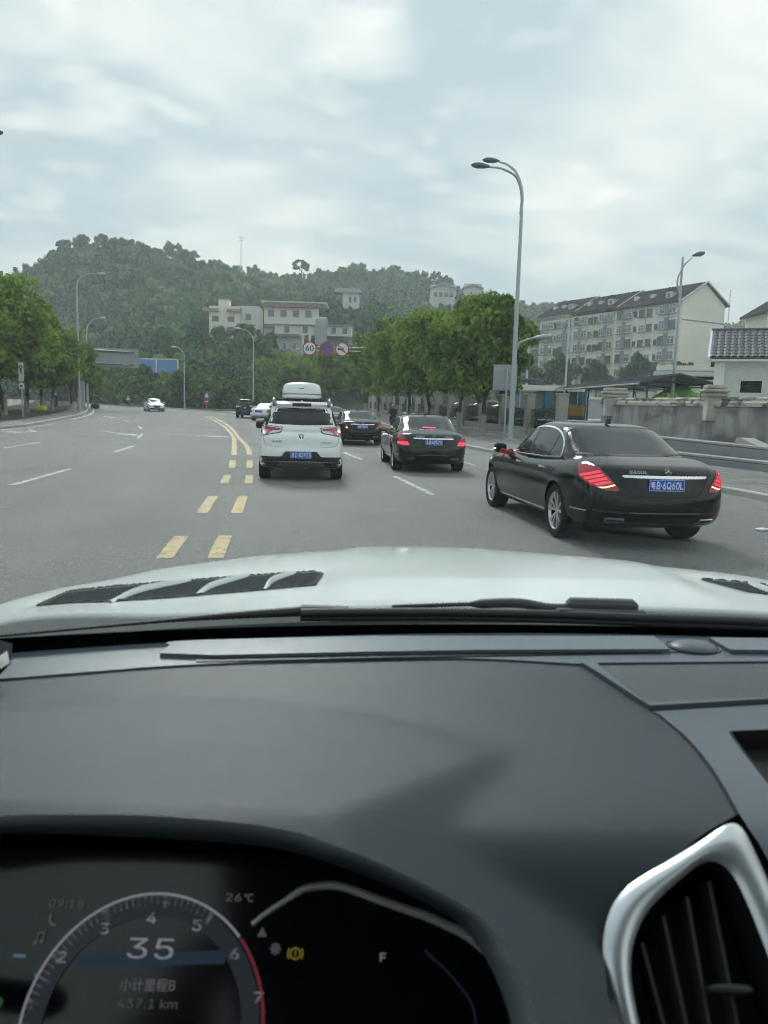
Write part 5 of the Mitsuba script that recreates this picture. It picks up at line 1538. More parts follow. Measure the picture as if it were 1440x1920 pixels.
# roof box on the crossover: lid, base, bars
def roof_box():
    k = Kit()
    m = rounded_cube(20, 30, 12, 6.0)
    p = np.array(m.vertices)
    a, b, c = p.T
    w = 0.44 * (1 - 0.10 * np.clip(b, 0, 1) ** 2) * (1 - 0.10 * np.clip(c, 0, 1) ** 1.2)
    z = 0.165 * c * (1 - 0.25 * np.clip(b, 0, 1) ** 2 * (c > 0)) + 0.04 * (c > 0) * np.cos(np.clip(a, -1, 1) * 1.3)
    v = np.stack([a * w, b * 0.80 + 0.05 * np.clip(-b, 0, 1) * np.clip(c, 0, 1), z], 1)
    body = trimesh.Trimesh(v, m.faces, process=False)
    k.part('lid', body, 'paint_white', 40)
    rim = rounded_cube(20, 30, 4, 6)
    q = np.array(rim.vertices) * [0.443, 0.815, 0.040]
    k.part('lower_tray', trimesh.Trimesh(q + [0, 0, -0.105], rim.faces, process=False), 'paint_white', 40)
    k.part('seam', box((0, -0.02, -0.062), (0.862, 1.60, 0.012), 0.004), 'grey_plastic')
    k.part('badge', drape(body, (0, 1, 0), [(-0.045, 0.052), (0.045, 0.052), (0.045, 0.066), (-0.045, 0.066)], 0.004, 0.008, 0.03), 'dark_metal')
    for y in (-0.42, 0.45):
        k.part('cross_bar', box((0, y, -0.185), (1.16, 0.06, 0.035), 0.01), 'black_plastic')
        for s in (-1, 1):
            k.part('clamp', box((s * 0.30, y, -0.155), (0.10, 0.09, 0.04), 0.01), 'black_plastic')
    return k


_h = math.radians(-6.4)
_c = V(-2.05, 18.65) + V(math.sin(_h), math.cos(_h)) * -0.72
roof_box().put('roof_box', 'white roof box strapped on the roof bars of the white crossover', 'roof box', place((_c[0], _c[1], 1.94), -6.4))
# ------------------------------------------------------------------ trees and bushes


def leaves_at(r, centres, radii, n, size, squash=0.85, droop=0.25, jitter=0.55):
    """Leaf faces (small folded diamonds) on the shells of clumps."""
    cs, rs = np.repeat(centres, n, 0), np.repeat(radii, n)
    u = r.normal(size=(len(cs), 3))
    u /= np.linalg.norm(u, axis=1, keepdims=True)
    rad = rs * (0.55 + 0.5 * r.random(len(cs)) ** 0.5)
    p = cs + u * rad[:, None] * [1, 1, squash]
    nrm = u + r.normal(size=u.shape) * jitter + [0, 0, 0.35]
    nrm /= np.linalg.norm(nrm, axis=1, keepdims=True)
    t = np.cross(nrm, r.normal(size=u.shape)) + [0, 0, -droop]
    t -= nrm * (t * nrm).sum(1, keepdims=True)
    t /= np.linalg.norm(t, axis=1, keepdims=True)
    b = np.cross(nrm, t)
    s = size * (0.6 + 0.8 * r.random(len(cs)))[:, None]
    q = np.stack([p - t * s, p + b * s * 0.5 + nrm * s * 0.12, p + t * s, p - b * s * 0.5 + nrm * s * 0.12], 1).reshape(-1, 3)
    k = np.arange(len(cs)) * 4
    f = np.vstack([np.stack([k, k + 1, k + 2], 1), np.stack([k, k + 2, k + 3], 1)])
    return trimesh.Trimesh(q, f, process=False)


def crown_clumps(r, rx, rz, cz, n, lump=0.35, low=-0.75):
    """Clump centres through the outer half of a lumpy ellipsoid."""
    out, rad = [], []
    seedv = r.random(3) * 50
    while len(out) < n:
        u = r.normal(size=3)
        u /= np.linalg.norm(u)
        if u[2] < low:
            continue
        k = 1 + lump * 2 * (float(meshkit.fbm(u * 1.7 + seedv, 3, 2)) - 0.5)
        d = (0.30 + 0.62 * r.random() ** 0.55) * k
        out.append([u[0] * rx * d, u[1] * rx * d, cz + u[2] * rz * d])
        rad.append((0.20 + 0.12 * r.random()) * rx * (1.15 - 0.35 * d))
    return np.array(out), np.array(rad)


def limbs(r, h0, top, spread, n, r0):
    """Trunk with tapering limbs."""
    lean = r.normal(size=2) * 0.10
    tr = smooth_path([(0, 0, -0.15), (lean[0] * 0.3, lean[1] * 0.3, h0 * 0.5), (lean[0], lean[1], h0), (lean[0] * 1.4, lean[1] * 1.4, top * 0.72)], 12)
    ms = [tube(tr, np.interp(np.linspace(0, 1, len(tr)), [0, 0.06, 0.5, 1], [r0 * 1.35, r0, r0 * 0.8, r0 * 0.25]), 8)]
    for k in range(n):
        a = 2 * math.pi * (k + r.random() * 0.6) / n
        z0 = h0 * (0.82 + 0.5 * r.random())
        d = spread * (0.5 + 0.4 * r.random())
        e = V(lean[0] + d * math.cos(a), lean[1] + d * math.sin(a), z0 + (top - z0) * (0.35 + 0.4 * r.random()))
        s = V(lean[0], lean[1], z0 * 0.95)
        m = (s + e) / 2 + V(0, 0, -0.12 * d)
        ps = smooth_path([s, m, e], 6)
        ms.append(tube(ps, np.linspace(r0 * 0.5, r0 * 0.12, len(ps)), 6))
    return cat(ms)


def tree_kit(seed, h0, rx, rz, n_clumps, n_leaves, size, leaf_mat, r0=0.13, wash=1.1, low=-0.75, squash=0.85, lump=0.35):
    r = np.random.default_rng(seed)
    k = Kit()
    cz = h0 + rz * 0.72
    top = cz + rz
    k.part('trunk', limbs(r, h0, top, rx, 5, r0), 'bark', 40)
    if wash:
        zz = np.linspace(-0.1, wash, 5)
        k.part('trunk__limewash_coat', tube([(0, 0, z) for z in zz], [r0 * 1.42, r0 * 1.12, r0 * 1.06, r0 * 1.05, r0 * 1.04], 10, caps=False), 'limewash', True)
    c, rad = crown_clumps(r, rx, rz, cz, n_clumps, lump, low)
    k.part('crown', leaves_at(r, c, rad, n_leaves, size, squash), leaf_mat)
    return k


near_trees = [tree_kit(11 + i, 2.1, 2.65 + 0.15 * i, 3.0, 120, 105, 0.16, 'leaf_street', 0.15, lump=0.5) for i in range(3)]
mid_trees = [tree_kit(21 + i, 2.2, 2.9, 3.4, 70, 60, 0.27, 'leaf_street', 0.16, lump=0.5) for i in range(2)]
ordinal = ['first', 'second', 'third', 'fourth', 'fifth', 'sixth', 'seventh', 'eighth', 'ninth', 'tenth', 'eleventh', 'twelfth', 'thirteenth', 'fourteenth', 'fifteenth', 'sixteenth', 'seventeenth', 'eighteenth', 'nineteenth', 'twentieth']
for i, (y, s, dx) in enumerate([(45.0, 1.10, 0.0), (51.5, 1.12, 0.1), (60, 1.20, 0), (68.5, 1.27, -0.2), (78, 1.36, 0.2), (90, 1.38, 0), (103, 1.38, 0), (113, 1.34, 1.0), (121, 1.32, -3.2), (129, 1.34, -5.6), (137, 1.3, -8.4), (145, 1.32, -11.4), (152, 1.3, -15.0)]):
    kit = near_trees[i % 3] if i < 5 else mid_trees[i % 2]
    kit.put('street_tree', f'{ordinal[i]} leafy tree from the double lamp post in the right-hand row', 'tree',
            place((12.15 - 0.145 * y + dx, y, float(zg(y)) + 0.1), 70 * i, (s * 0.90, s * 0.90, s)), 'street trees along the right pavement')
for i, (x, y, s) in enumerate([(-28.2, 49.5, 1.34), (-28.6, 58.0, 1.40), (-29.6, 63.8, 1.32), (-32.2, 72.5, 1.22), (-33.2, 77, 1.08), (-35.0, 86, 1.1), (-37.6, 95, 1.05), (-41, 103, 1.0), (-34.0, 56.5, 1.35), (-38, 68, 1.35)]):
    kit = near_trees[(i + 1) % 3] if i < 5 else mid_trees[i % 2]
    kit.put('street_tree', f'{ordinal[i]} leafy tree from the left picture edge in the left-hand row' if i < 8 else ('leafy tree behind the hedge at the left picture edge', 'leafy tree in the second row behind the left pavement')[i - 8], 'tree',
            place((x, y, float(zg(y)) + 0.1), 50 * i + 20, s), 'street trees along the left pavement')
for i, (x, y) in enumerate([(-27.5, 41), (-28.5, 31), (-27.8, 21), (-28.6, 10), (-28, -2), (-28.5, -14)]):
    mid_trees[i % 2].put('street_tree', f'{ordinal[i]} tree of the left-hand row counted back from the picture edge', 'tree', place((x, y, float(zg(y)) + 0.1), 60 * i, 1.1), 'street trees along the left pavement')
row_trees = [tree_kit(31 + i, 0.9, 3.3, 3.5, 60, 42, 0.42, 'leaf_far', 0.17, 1.0, -0.95, 1.0, 0.45) for i in range(3)]
dense = np.array([(-27.6, 119), (-31.5, 121.5), (-35, 124.5), (-39, 127), (-42.5, 131), (-47, 136), (-51, 142), (-56, 148), (-61, 156), (-66, 164), (-72, 174), (-79, 184), (-88, 198), (-24.5, 121), (-20.5, 118), (-20.0, 128)], float)
for i, (x, y) in enumerate(dense):
    row_trees[i % 3].put('roadside_tree', f'{ordinal[i]} bushy tree to the left of the crossing sign beyond the bend' if i < 13 else f'{ordinal[i - 13]} bushy tree to the right of the crossing sign beyond the bend', 'tree',
                         place((x, y, float(zg(y)) + 0.08), 77 * i, (0.90 + 0.1 * math.sin(i * 2.1)) * (1.0 if i < 13 else 0.72)), 'bushy trees beyond the bend')


def hedge_mesh(path, w, h, seed, size=0.09, dens=26):
    r = np.random.default_rng(seed)
    p = np.asarray(path, float)
    cs = []
    for a, b in zip(p[:-1], p[1:]):
        n = max(2, int(np.linalg.norm(b - a) / 0.35))
        for t in (np.arange(n) + 0.5) / n:
            for _ in range(3):
                q = a + (b - a) * t
                cs.append([q[0] + (r.random() - 0.5) * w, q[1] + (r.random() - 0.5) * w, float(q[2]) + h * (0.25 + 0.6 * r.random())])
    cs = np.array(cs)
    return leaves_at(r, cs, np.full(len(cs), h * 0.30), dens, size)


single('hedge', hedge_mesh([(-30.5, 50, 0.3), (-33.5, 58, 0.4), (-36.5, 66, 0.5), (-39, 74, 0.55)], 1.6, 1.35, 5, 0.12), 'leaf_far', 'trimmed hedge behind the tree trunks on the left pavement', 'hedge')
single('hedge', hedge_mesh([(9.9, 44, 1.2), (8.8, 52, 1.2), (7.3, 62, 1.2), (5.4, 76, 1.2)], 1.0, 0.75, 6, 0.10, 22), 'leaf_dark', 'low hedge behind the stone pillar fence on the right', 'hedge')
single('hedge', hedge_mesh([(12.75, 37.0, 1.75), (13.35, 34.2, 1.75), (13.6, 32.6, 1.75)], 0.8, 0.95, 8, 0.08, 40), 'leaf_street', 'green shrub showing above the old wall beside the slim lamp pole', 'shrub')
for i, (x, y, z, s) in enumerate([(38, 142, 8, 1.0), (44, 138, 8, 1.1), (50, 134, 8.5, 0.9), (33, 150, 8, 1.2), (27, 146, 6, 1.1), (22, 138, 5, 1.0), (66, 140, 10.5, 0.8), (72, 142, 11.5, 0.9)]):
    mid_trees[i % 2].put('yard_tree', f'{ordinal[i]} dark tree from the right in front of the apartment block' if i < 6 else f'{ordinal[i - 6]} dark tree beside the gable end of the apartment block', 'tree',
                         place((x, y, z - 4), 40 * i, s), 'trees in front of the apartment block', swap={'leaf_street': 'leaf_dark'})

# the wood on the hill: one mass of many copies of a few trees
def wood_tree(seed, leafm):
    r = np.random.default_rng(seed)
    c, rad = crown_clumps(r, 3.9, 3.6, 3.4, 20, 0.5, -0.6)
    m = leaves_at(r, c, rad * 1.25, 28, 0.80, 0.9, 0.25, 0.22)
    return mikit.ply(m, leafm)


for i in range(5):
    scene[f'wood_source_{i}'] = {'type': 'shapegroup', 'tree': wood_tree(50 + i, 'leaf_hill' if i < 4 else 'leaf_hill_light')}
HOUSE_CLEAR = [(-40, 198, 8), (-34.5, 199, 6), (-28, 204, 7.5), (-22, 204, 7.5), (-21, 184, 6), (-14, 184, 6), (-10, 184, 4), (-12.5, 253, 5), (20, 300, 9), (31, 300, 5), (-47, 147, 4.5), (-43.5, 146, 4.5), (-40.5, 145, 4.5), (-45, 142, 4), (-41, 139, 4)]
pts = []
r = np.random.default_rng(99)
tries = r.random((26000, 2)) * [560, 420] + [-290, 115]
ok = shapely.contains_xy(Polygon(np.vstack([FOOT + [0, 4], RIDGE[::-1, :2] + [0, 14]])).buffer(0).union(sbox(-30, 160, 12, 200)), tries[:, 0], tries[:, 1])
tries = tries[ok]
kept = []
cell = {}
for x, y in tries:
    if any((x - a) ** 2 + (y - b) ** 2 < c * c for a, b, c in HOUSE_CLEAR):
        continue
    if any(abs(x - a * y / b) < c * 0.55 and y < b and y > b - 11 for a, b, c in HOUSE_CLEAR[:5]):
        continue
    g = (int(x // 3.9), int(y // 3.9))
    if any((g[0] + i, g[1] + j) in cell and (x - cell[(g[0] + i, g[1] + j)][0]) ** 2 + (y - cell[(g[0] + i, g[1] + j)][1]) ** 2 < 15 for i in (-1, 0, 1) for j in (-1, 0, 1)):
        continue
    cell[g] = (x, y)
    kept.append((x, y))
kept = np.array(kept)
kz = hill_z(kept[:, 0], kept[:, 1])
kept, kz = kept[kz > zg(kept[:, 1]) + 0.4], kz[kz > zg(kept[:, 1]) + 0.4]
open_patch = meshkit.fbm(np.column_stack([kept * 0.016, kept[:, 0] * 0]), 3, 31)
n = 0
for (x, y), z, o in zip(kept, kz, open_patch):
    if o > 0.60 and rnd.random() < 0.75:
        s = 0.35 + 0.25 * rnd.random()
        v = 4
    else:
        s = 0.55 + 0.6 * rnd.random() ** 2
        v = rnd.randrange(4) if rnd.random() < 0.8 else 4
    n += 1
    scene[f'hillside_wood__{n:03d}'] = {'type': 'instance', 'shapegroup': {'type': 'ref', 'id': f'wood_source_{v}'},
                                        'to_world': T().translate([float(x), float(y), float(z) - 0.8]).rotate([0, 0, 1], rnd.random() * 360).scale([s, s, s * (0.85 + 0.45 * rnd.random())])}
labels['hillside_wood'] = {'kind': 'stuff', 'label': 'dense green wood covering the hill'}
# single trees that stand out on the skyline
for i, (x, y, s) in enumerate([(-48.0, 428, 1.45), (33, 458, 1.2), (26, 458, 1.1), (-143, 368, 1.15), (-150, 364, 1.05), (-100, 402, 1.0)]):
    kk = Kit()
    rr = np.random.default_rng(70 + i)
    c, rad = crown_clumps(rr, 3.2, 2.3, 4.6, 22, 0.6, -0.5)
    kk.part('trunk', limbs(rr, 2.6, 6.5, 3.0, 5, 0.16), 'bark', 40)
    kk.part('crown', leaves_at(rr, c, rad, 26, 0.55, 0.6), 'leaf_hill')
    kk.put('skyline_tree', ['lone tree rising above the middle of the hill ridge', 'flat-topped tree on the right shoulder of the hill', 'second tree on the right shoulder of the hill, left of the flat-topped one',
                            'tallest tree on the left brow of the hill', 'second tree on the left brow of the hill, lower down', 'small tree on the ridge left of the mast'][i], 'tree', place((x, y, float(hill_z([x], [y])[0])), 0, s))
# ------------------------------------------------------------------ lamps, signs, posts


def lamp_head(c, d, L=1.0, w=0.30, h=0.13):
    """A flat cobra head at c pointing along d (horizontal part), slightly tilted."""
    d = np.asarray(d, float) / np.linalg.norm(d)
    m = rounded_cube(14, 8, 8, 2.4)
    v = np.array(m.vertices)
    a, b, c2 = v.T
    a2 = (a + 1) / 2
    wid = w * (0.42 + 0.58 * np.sin(np.clip(a2, 0, 1) * 2.2)) / 1.0
    p = np.stack([a * L / 2, b * wid / 1.0 * 0.75, c2 * h * (0.5 + 0.5 * np.sin(a2 * 2.4))], 1)
    s = np.cross([0, 0, 1], d)
    s /= np.linalg.norm(s)
    u = np.cross(d, s)
    return trimesh.Trimesh(p[:, :1] * d + p[:, 1:2] * s + p[:, 2:] * u + c, m.faces, process=False)


def lamp_post(x, y, top, arms, label, r0=0.11, group=None, base=None, head_mat='lamp_head', head_len=1.0):
    k = Kit()
    z0 = float(zg(y)) + 0.1 if base is None else base
    zz = np.linspace(z0 - 0.1, top, 12)
    k.part('pole', tube(np.column_stack([np.full(12, x), np.full(12, y), zz]), np.linspace(r0, r0 * 0.55, 12), 12), 'lamp_steel', 40)
    k.part('base_plate', box((x, y, z0 + 0.02), (r0 * 4, r0 * 4, 0.05), 0.01), 'lamp_steel')
    for pts, hc, hd, *mt in arms:
        p = smooth_path(pts, 24)
        k.part('arm', tube(p, np.linspace(r0 * 0.55, r0 * 0.30, len(p)), 8), 'lamp_steel', 40)
        k.part('lamp_head', lamp_head(V(*hc), V(*hd), head_len), mt[0] if mt else head_mat, 35)
        k.part('lamp_head__glass', lamp_head(V(*hc) - V(0, 0, 0.05), V(*hd), head_len * 0.6, 0.2, 0.08), 'lamp_glass', 35)
    return k.put('street_lamp', label, 'street lamp', None, group)


lamp_post(6.55, 40.75, 11.9, [
    ([(6.52, 40.75, 11.6), (6.50, 40.7, 12.6), (6.15, 40.5, 13.35), (5.4, 40.3, 13.66), (4.75, 40.2, 13.70)], (4.32, 40.1, 13.72), (-1, -0.15, 0.03)),
    ([(6.52, 40.75, 11.6), (6.56, 40.9, 12.7), (6.30, 41.2, 13.7), (5.85, 41.6, 14.25), (5.45, 41.9, 14.48)], (5.06, 42.15, 14.62), (-1, 0.62, 0.22)),
    ([(6.60, 40.75, 4.85), (6.75, 40.6, 5.2), (7.1, 40.5, 5.38), (7.45, 40.4, 5.46)], (7.85, 40.3, 5.52), (1, -0.2, 0.12), 'lamp_steel')],
    'tallest grey street lamp, with two dark heads on curved arms', 0.15)
lamp_post(16.45, 45.0, 10.6, [([(16.40, 45, 8.6), (16.2, 44.9, 9.3), (16.5, 44.9, 10.1), (16.9, 44.8, 10.55)], (17.2, 44.7, 10.72), (1, -0.2, 0.2))], 'slim white lamp pole standing behind the old wall on the right', 0.11, base=1.25, head_len=0.7)
lamp_post(-28.9, 73.0, 11.8, [([(-28.9, 73, 11.7), (-28.7, 73, 12.7), (-27.9, 73, 13.2), (-27.2, 73, 13.25)], (-26.7, 73, 13.28), (1, 0, 0.05))], 'taller of the two street lamps beside the left-hand trees', 0.13, head_mat='lamp_steel')
lamp_post(-36.2, 94.0, 9.4, [([(-36.2, 94, 9.3), (-36.0, 94, 10.6), (-35.3, 94, 11.35), (-34.8, 94, 11.5)], (-34.3, 94, 11.55), (1, 0, 0.05))], 'lower of the two street lamps beside the left-hand trees', 0.13, head_mat='lamp_steel')
lamp_post(-28.4, 109.0, 7.4, [([(-28.4, 109, 7.3), (-28.45, 109, 8.5), (-29.0, 109, 9.3), (-29.4, 109, 9.45)], (-29.8, 109, 9.5), (-1, 0, 0.05))], 'street lamp right of the blue billboard, leaning its head left', 0.11, head_mat='lamp_steel')
lamp_post(-17.3, 100.5, 9.1, [([(-17.3, 100.5, 9.0), (-17.4, 100.5, 10.4), (-18.2, 100.5, 11.2), (-18.8, 100.5, 11.35)], (-19.3, 100.5, 11.4), (-1, 0, 0.05))], 'street lamp rising behind the small black estate car', 0.12, head_mat='lamp_steel')
lamp_post(-18.3, 150.0, 11.0, [([(-18.3, 150, 10.8), (-18.2, 150, 12.0), (-17.9, 150, 12.6)], (-17.5, 150, 12.7), (1, 0, 0.1))], 'distant white lamp top poking out of the trees left of the round signs', 0.12, head_mat='lamp_steel')
lamp_post(2.0, 71.0, 4.6, [([(2.0, 71, 4.5), (2.0, 71, 4.8), (1.9, 71, 4.9)], (1.6, 71, 4.92), (-1, 0, 0.05))], 'short lamp post among the right-hand tree trunks', 0.10, head_mat='lamp_steel', head_len=0.6)

lamp_post(-22.6, 41.0, 12.3, [([(-22.6, 41, 12.2), (-22.5, 41, 13.3), (-21.8, 40.8, 14.2), (-20.9, 40.5, 14.55), (-20.3, 40.4, 14.62)], (-19.85, 40.2, 14.66), (1, -0.2, 0.06))],
          'street lamp at the left picture edge, only the tip of its dark head showing', 0.15)


def disc(r, d=0.03):
    return lathe([(0.0, 0.0), (r, 0.0), (r, d), (0.0, d)], 36, 'y')


def ring(r0, r1, d=0.012):
    return lathe([(r0, 0.0), (r1, 0.0), (r1, d), (r0, d), (r0, 0.0)], 36, 'y')


# the overhead round signs
k = Kit()
SY = 88.0
k.part('post', tube([(-1.6, SY, 0.5), (-1.6, SY, 8.4)], 0.14, 10), 'lamp_steel')
for z in (8.02, 8.42):
    k.part('arm', tube([(-1.6, SY, z), (-9.4, SY, z)], 0.06, 8), 'lamp_steel')
k.put('sign_gantry', 'grey gantry arm reaching over the road and carrying the three round signs', 'gantry')
r0 = 0.80


def round_sign(cx, face, build, label):
    k = Kit()
    k.part('plate', moved(disc(r0), (cx, SY - 0.12, 8.22)), face)
    k.part('rim', moved(ring(r0 * 0.83, r0, 0.014), (cx, SY - 0.135, 8.22)), 'sign_red')
    build(k, cx, SY - 0.128, 8.22)
    k.put('round_sign', label, 'road sign')


def b60(k, cx, y, z):
    t = meshkit.text_mesh('60', r0 * 0.72, 0.01, bold=True)
    v = np.array(t.vertices)
    v[:, :2] -= (v[:, :2].min(0) + v[:, :2].max(0)) / 2
    k.part('numeral', upright(trimesh.Trimesh(v, t.faces, process=False), 0, (cx, y, z)), 'sign_black')


def bar(a, w, L=r0 * 1.66):
    g = shapely.affinity.rotate(sbox(-L / 2, -w / 2, L / 2, w / 2), a, origin=(0, 0))
    return extrude(g, 0.012, 'y', -0.006)


def bstop(k, cx, y, z):
    k.part('slash', moved(bar(45, 0.13), (cx, y, z)), 'sign_red')
    k.part('slash', moved(bar(-45, 0.13), (cx, y - 0.003, z)), 'sign_red')


def bhorn(k, cx, y, z):
    g = Polygon([(-0.42, -0.08), (-0.12, -0.10), (0.16, -0.30), (0.16, 0.24), (-0.12, 0.06), (-0.42, 0.04)]).union(Point(-0.40, 0.03).buffer(0.13))
    k.part('horn_symbol', moved(extrude(g, 0.010, 'y', -0.004), (cx, y, z)), 'sign_black')
    k.part('slash', moved(bar(-45, 0.11), (cx, y - 0.004, z)), 'sign_red')


round_sign(-8.85, 'sign_white', b60, 'round white speed sign reading 60 with a red rim, above the road')
round_sign(-6.95, 'sign_blue', bstop, 'round blue no-stopping sign with a red cross, middle of three')
round_sign(-5.2, 'sign_white', bhorn, 'round white no-horn sign half hidden by the tree')

# big sign seen from behind, on its mast at the left
k = Kit()
k.part('mast', tube([(-35.2, 90, 0.6), (-35.2, 90, 8.4)], np.array([0.24, 0.18]), 12), 'lamp_steel')
for z in (7.62, 6.12):
    k.part('arm', tube([(-35.2, 89.95, z), (-30.0, 91.6, z - 0.15)], 0.09, 8), 'lamp_steel')
pan = box((0, 0, 0), (4.9, 0.06, 2.15), 0.015)
k.part('panel', moved(pan, (-31.65, 91.3, 6.75), 0.31), 'sign_back')
k.part('rail', moved(box((0, -0.10, 0), (4.2, 0.08, 0.12), 0.01), (-31.75, 91.1, 7.45), 0.31), 'dark_metal')
k.part('rail', moved(box((0, -0.10, 0), (4.2, 0.08, 0.12), 0.01), (-31.75, 91.1, 6.0), 0.31), 'dark_metal')
k.put('direction_sign', 'large grey direction sign seen from behind on two arms at the left', 'road sign')

k = Kit()
pan = box((0, 0, 0), (1.28, 0.04, 1.36), 0.01)
k.part('panel', moved(pan, (6.36, 42.4, 3.52), -0.12), 'sign_back')
for z in (3.15, 3.9):
    k.part('back_rail', moved(box((0, -0.045, 0), (1.15, 0.04, 0.06), 0.008), (6.36, 42.4, z), -0.12), 'lamp_steel')
k.part('post', tube([(6.45, 42.3, 0.2), (6.45, 42.3, 4.0)], 0.045, 8), 'lamp_steel')
k.put('square_sign', 'grey square sign seen from behind, left of the tall street lamp', 'road sign')

k = Kit()
k.part('post', tube([(-25.63, 54.6, 0.3), (-25.63, 54.6, 4.2)], 0.05, 8), 'lamp_steel')
k.part('panel', box((-25.63, 54.53, 3.55), (0.36, 0.03, 1.30), 0.008), 'sign_white')
k.part('panel__symbol', moved(extrude(Point(0, 0).buffer(0.13).difference(Point(0, 0).buffer(0.07)).union(sbox(-0.05, -0.4, 0.05, -0.13)), 0.008, 'y', -0.004), (-25.63, 54.51, 3.86)), 'sign_black')
k.part('panel', box((-25.63, 54.53, 2.55), (0.36, 0.03, 0.42), 0.008), 'sign_white')
k.part('panel__symbol', box((-25.63, 54.51, 2.55), (0.2, 0.01, 0.12)), 'sign_black')
k.put('parking_sign', 'narrow upright white sign on a thin post at the left kerb', 'road sign')
single('overhead_pole', tube([(-36, 62, 6.3), (-31, 63, 5.95), (-28.6, 63.4, 5.75)], 0.06, 8), 'lamp_steel', 'thin grey overhead arm crossing the trees at the left picture edge', 'pole')

k = Kit()
k.part('post', tube([(-26.0, 112.2, 0.8), (-26.0, 112.2, 3.6)], 0.05, 8), 'lamp_steel')
k.part('blue_panel', box((-26.0, 112.1, 3.05), (0.86, 0.03, 0.86), 0.01), 'sign_blue')
k.part('blue_panel__symbol', moved(extrude([(-0.34, -0.32), (0.34, -0.32), (0, 0.34)], 0.01, 'y', -0.005), (-26.0, 112.08, 3.03)), 'sign_white')
k.part('red_disc', moved(disc(0.42), (-26.0, 112.06, 2.15)), 'sign_red')
k.part('red_disc__bar', box((-26.0, 112.05, 2.15), (0.5, 0.012, 0.12)), 'sign_white')
k.put('crossing_sign', 'blue crossing sign above a red round sign on the far grass corner', 'road sign')

# blue billboard
k = Kit()
for a, b in ((-47.8, -44.6), (-44.3, -40.4)):
    k.part('panel', box(((a + b) / 2, 150, 8.2), (b - a, 0.1, 3.6), 0.02), 'billboard_blue')
for x in (-44.45, -40.3):
    k.part('frame', box((x, 149.95, 8.1), (0.22, 0.2, 3.9), 0.02), 'sign_white')
k.part('frame', box((-44.1, 149.95, 10.1), (7.7, 0.2, 0.2), 0.02), 'sign_white')
for x in (-46.5, -41.5):
    k.part('post', tube([(x, 150.2, 1.0), (x, 150.2, 7.0)], 0.12, 8), 'lamp_steel')
k.put('billboard', 'pale blue two-panel billboard behind the trees on the left', 'billboard')

# pink banner hoarding at the road's end
k = Kit()
for i in range(8):
    k.part('panel', box((-25.2 + i * 1.02, 137.5 - i * 0.3, 2.5), (0.99, 0.06, 1.5), 0.01), 'banner_pink' if i % 3 != 1 else 'sign_white')
    k.part('post', tube([(-25.7 + i * 1.02, 137.6 - i * 0.3, 1.0), (-25.7 + i * 1.02, 137.6 - i * 0.3, 3.3)], 0.05, 6), 'lamp_steel')
k.put('hoarding', 'pink and white hoarding at the far end of the right-hand road', 'hoarding')

# utility poles and masts on the hill
def hill_pole(x, y, top, r, name, label, arms=()):
    z = float(hill_z([x], [y])[0])
    k = Kit()
    k.part('shaft', tube([(x, y, z - 0.5), (x, y, top)], [r, r * 0.6], 8), 'sign_white' if r > 0.15 else 'lamp_steel')
    for dz, w in arms:
        k.part('cross_arm', box((x, y, top - dz), (w, 0.2, 0.2), 0.02), 'lamp_steel')
    k.put(name, label, 'pole')


hill_pole(-40.0, 186, 19.0, 0.22, 'utility_pole', 'plain pale concrete pole on the slope below the beige house')
hill_pole(-78.2, 415, 89.5, 0.28, 'utility_pole', 'thin pole with cross arms on the hill ridge', ((0.8, 3.2), (2.6, 2.4)))
hill_pole(223.0, 520, 86.5, 0.5, 'mobile_mast', 'slim telephone mast on the far right hill', ((4, 2.4), (7, 2.4), (10, 1.8)))
for i, (x, y, z0, zt) in enumerate([(25.5, 112, 4.0, 15.2), (16.0, 90, 2, 9.5)]):
    k = Kit()
    k.part('shaft', tube([(x, y, z0 - 4), (x, y, zt)], 0.14, 8), 'lamp_steel')
    for s in (-1, 1):
        k.part('cross_arm', tube([(x, y, zt - 0.6), (x + s * 1.6, y, zt - 0.3)], 0.07, 6), 'lamp_steel')
    k.put('yard_lamp', ['white lamp pole with two short arms before the apartment block', 'thin pole rising behind the booth with blue columns'][i], 'pole')
# overhead wires
single('overhead_wire', tube(smooth_path([(11.5, 75, 9.0), (16, 90, 8.4), (21, 100, 7.3), (27.5, 112, 6.4)], 20), 0.03, 5), 'dark_metal', 'overhead wire sagging behind the booth', 'wire')

# small things on the left pavement
k = Kit()
k.part('bag', moved(trimesh.Trimesh(np.array(rounded_cube(10, 10, 8, 2.5).vertices) * [0.42, 0.35, 0.28], rounded_cube(10, 10, 8, 2.5).faces, process=False), (-31.3, 70.5, 0.85)), 'hi_vis', 40)
k.part('handle', tube(smooth_path([(-31.6, 70.5, 0.8), (-31.72, 70.5, 1.2), (-31.55, 70.5, 1.62)], 8), 0.06, 6), 'hi_vis', 40)
k.put('litter_bag', 'bright yellow-green bag with an upright handle between the left tree trunks', 'bag')
g = rounded_cube(10, 10, 8, 2.3)
single('rubbish_bag', trimesh.Trimesh(np.array(g.vertices) * [0.5, 0.4, 0.3] + V(-34.0, 90.5, 1.1), g.faces, process=False), 'cloth_black', 'small black rubbish bag on the kerb near the sign mast', 'bag', 40)
# ------------------------------------------------------------------ fence, walls and buildings


def fence_at(y):
    return 15.6 - 0.144 * y + 0.0


FA = math.degrees(math.atan(-0.144))
fence = Kit()
ys_ = [42.3 + 5.35 * i for i in range(17)]
base_pts = np.array([(fence_at(y), y) for y in np.linspace(41.6, ys_[-1] + 0.4, 30)])


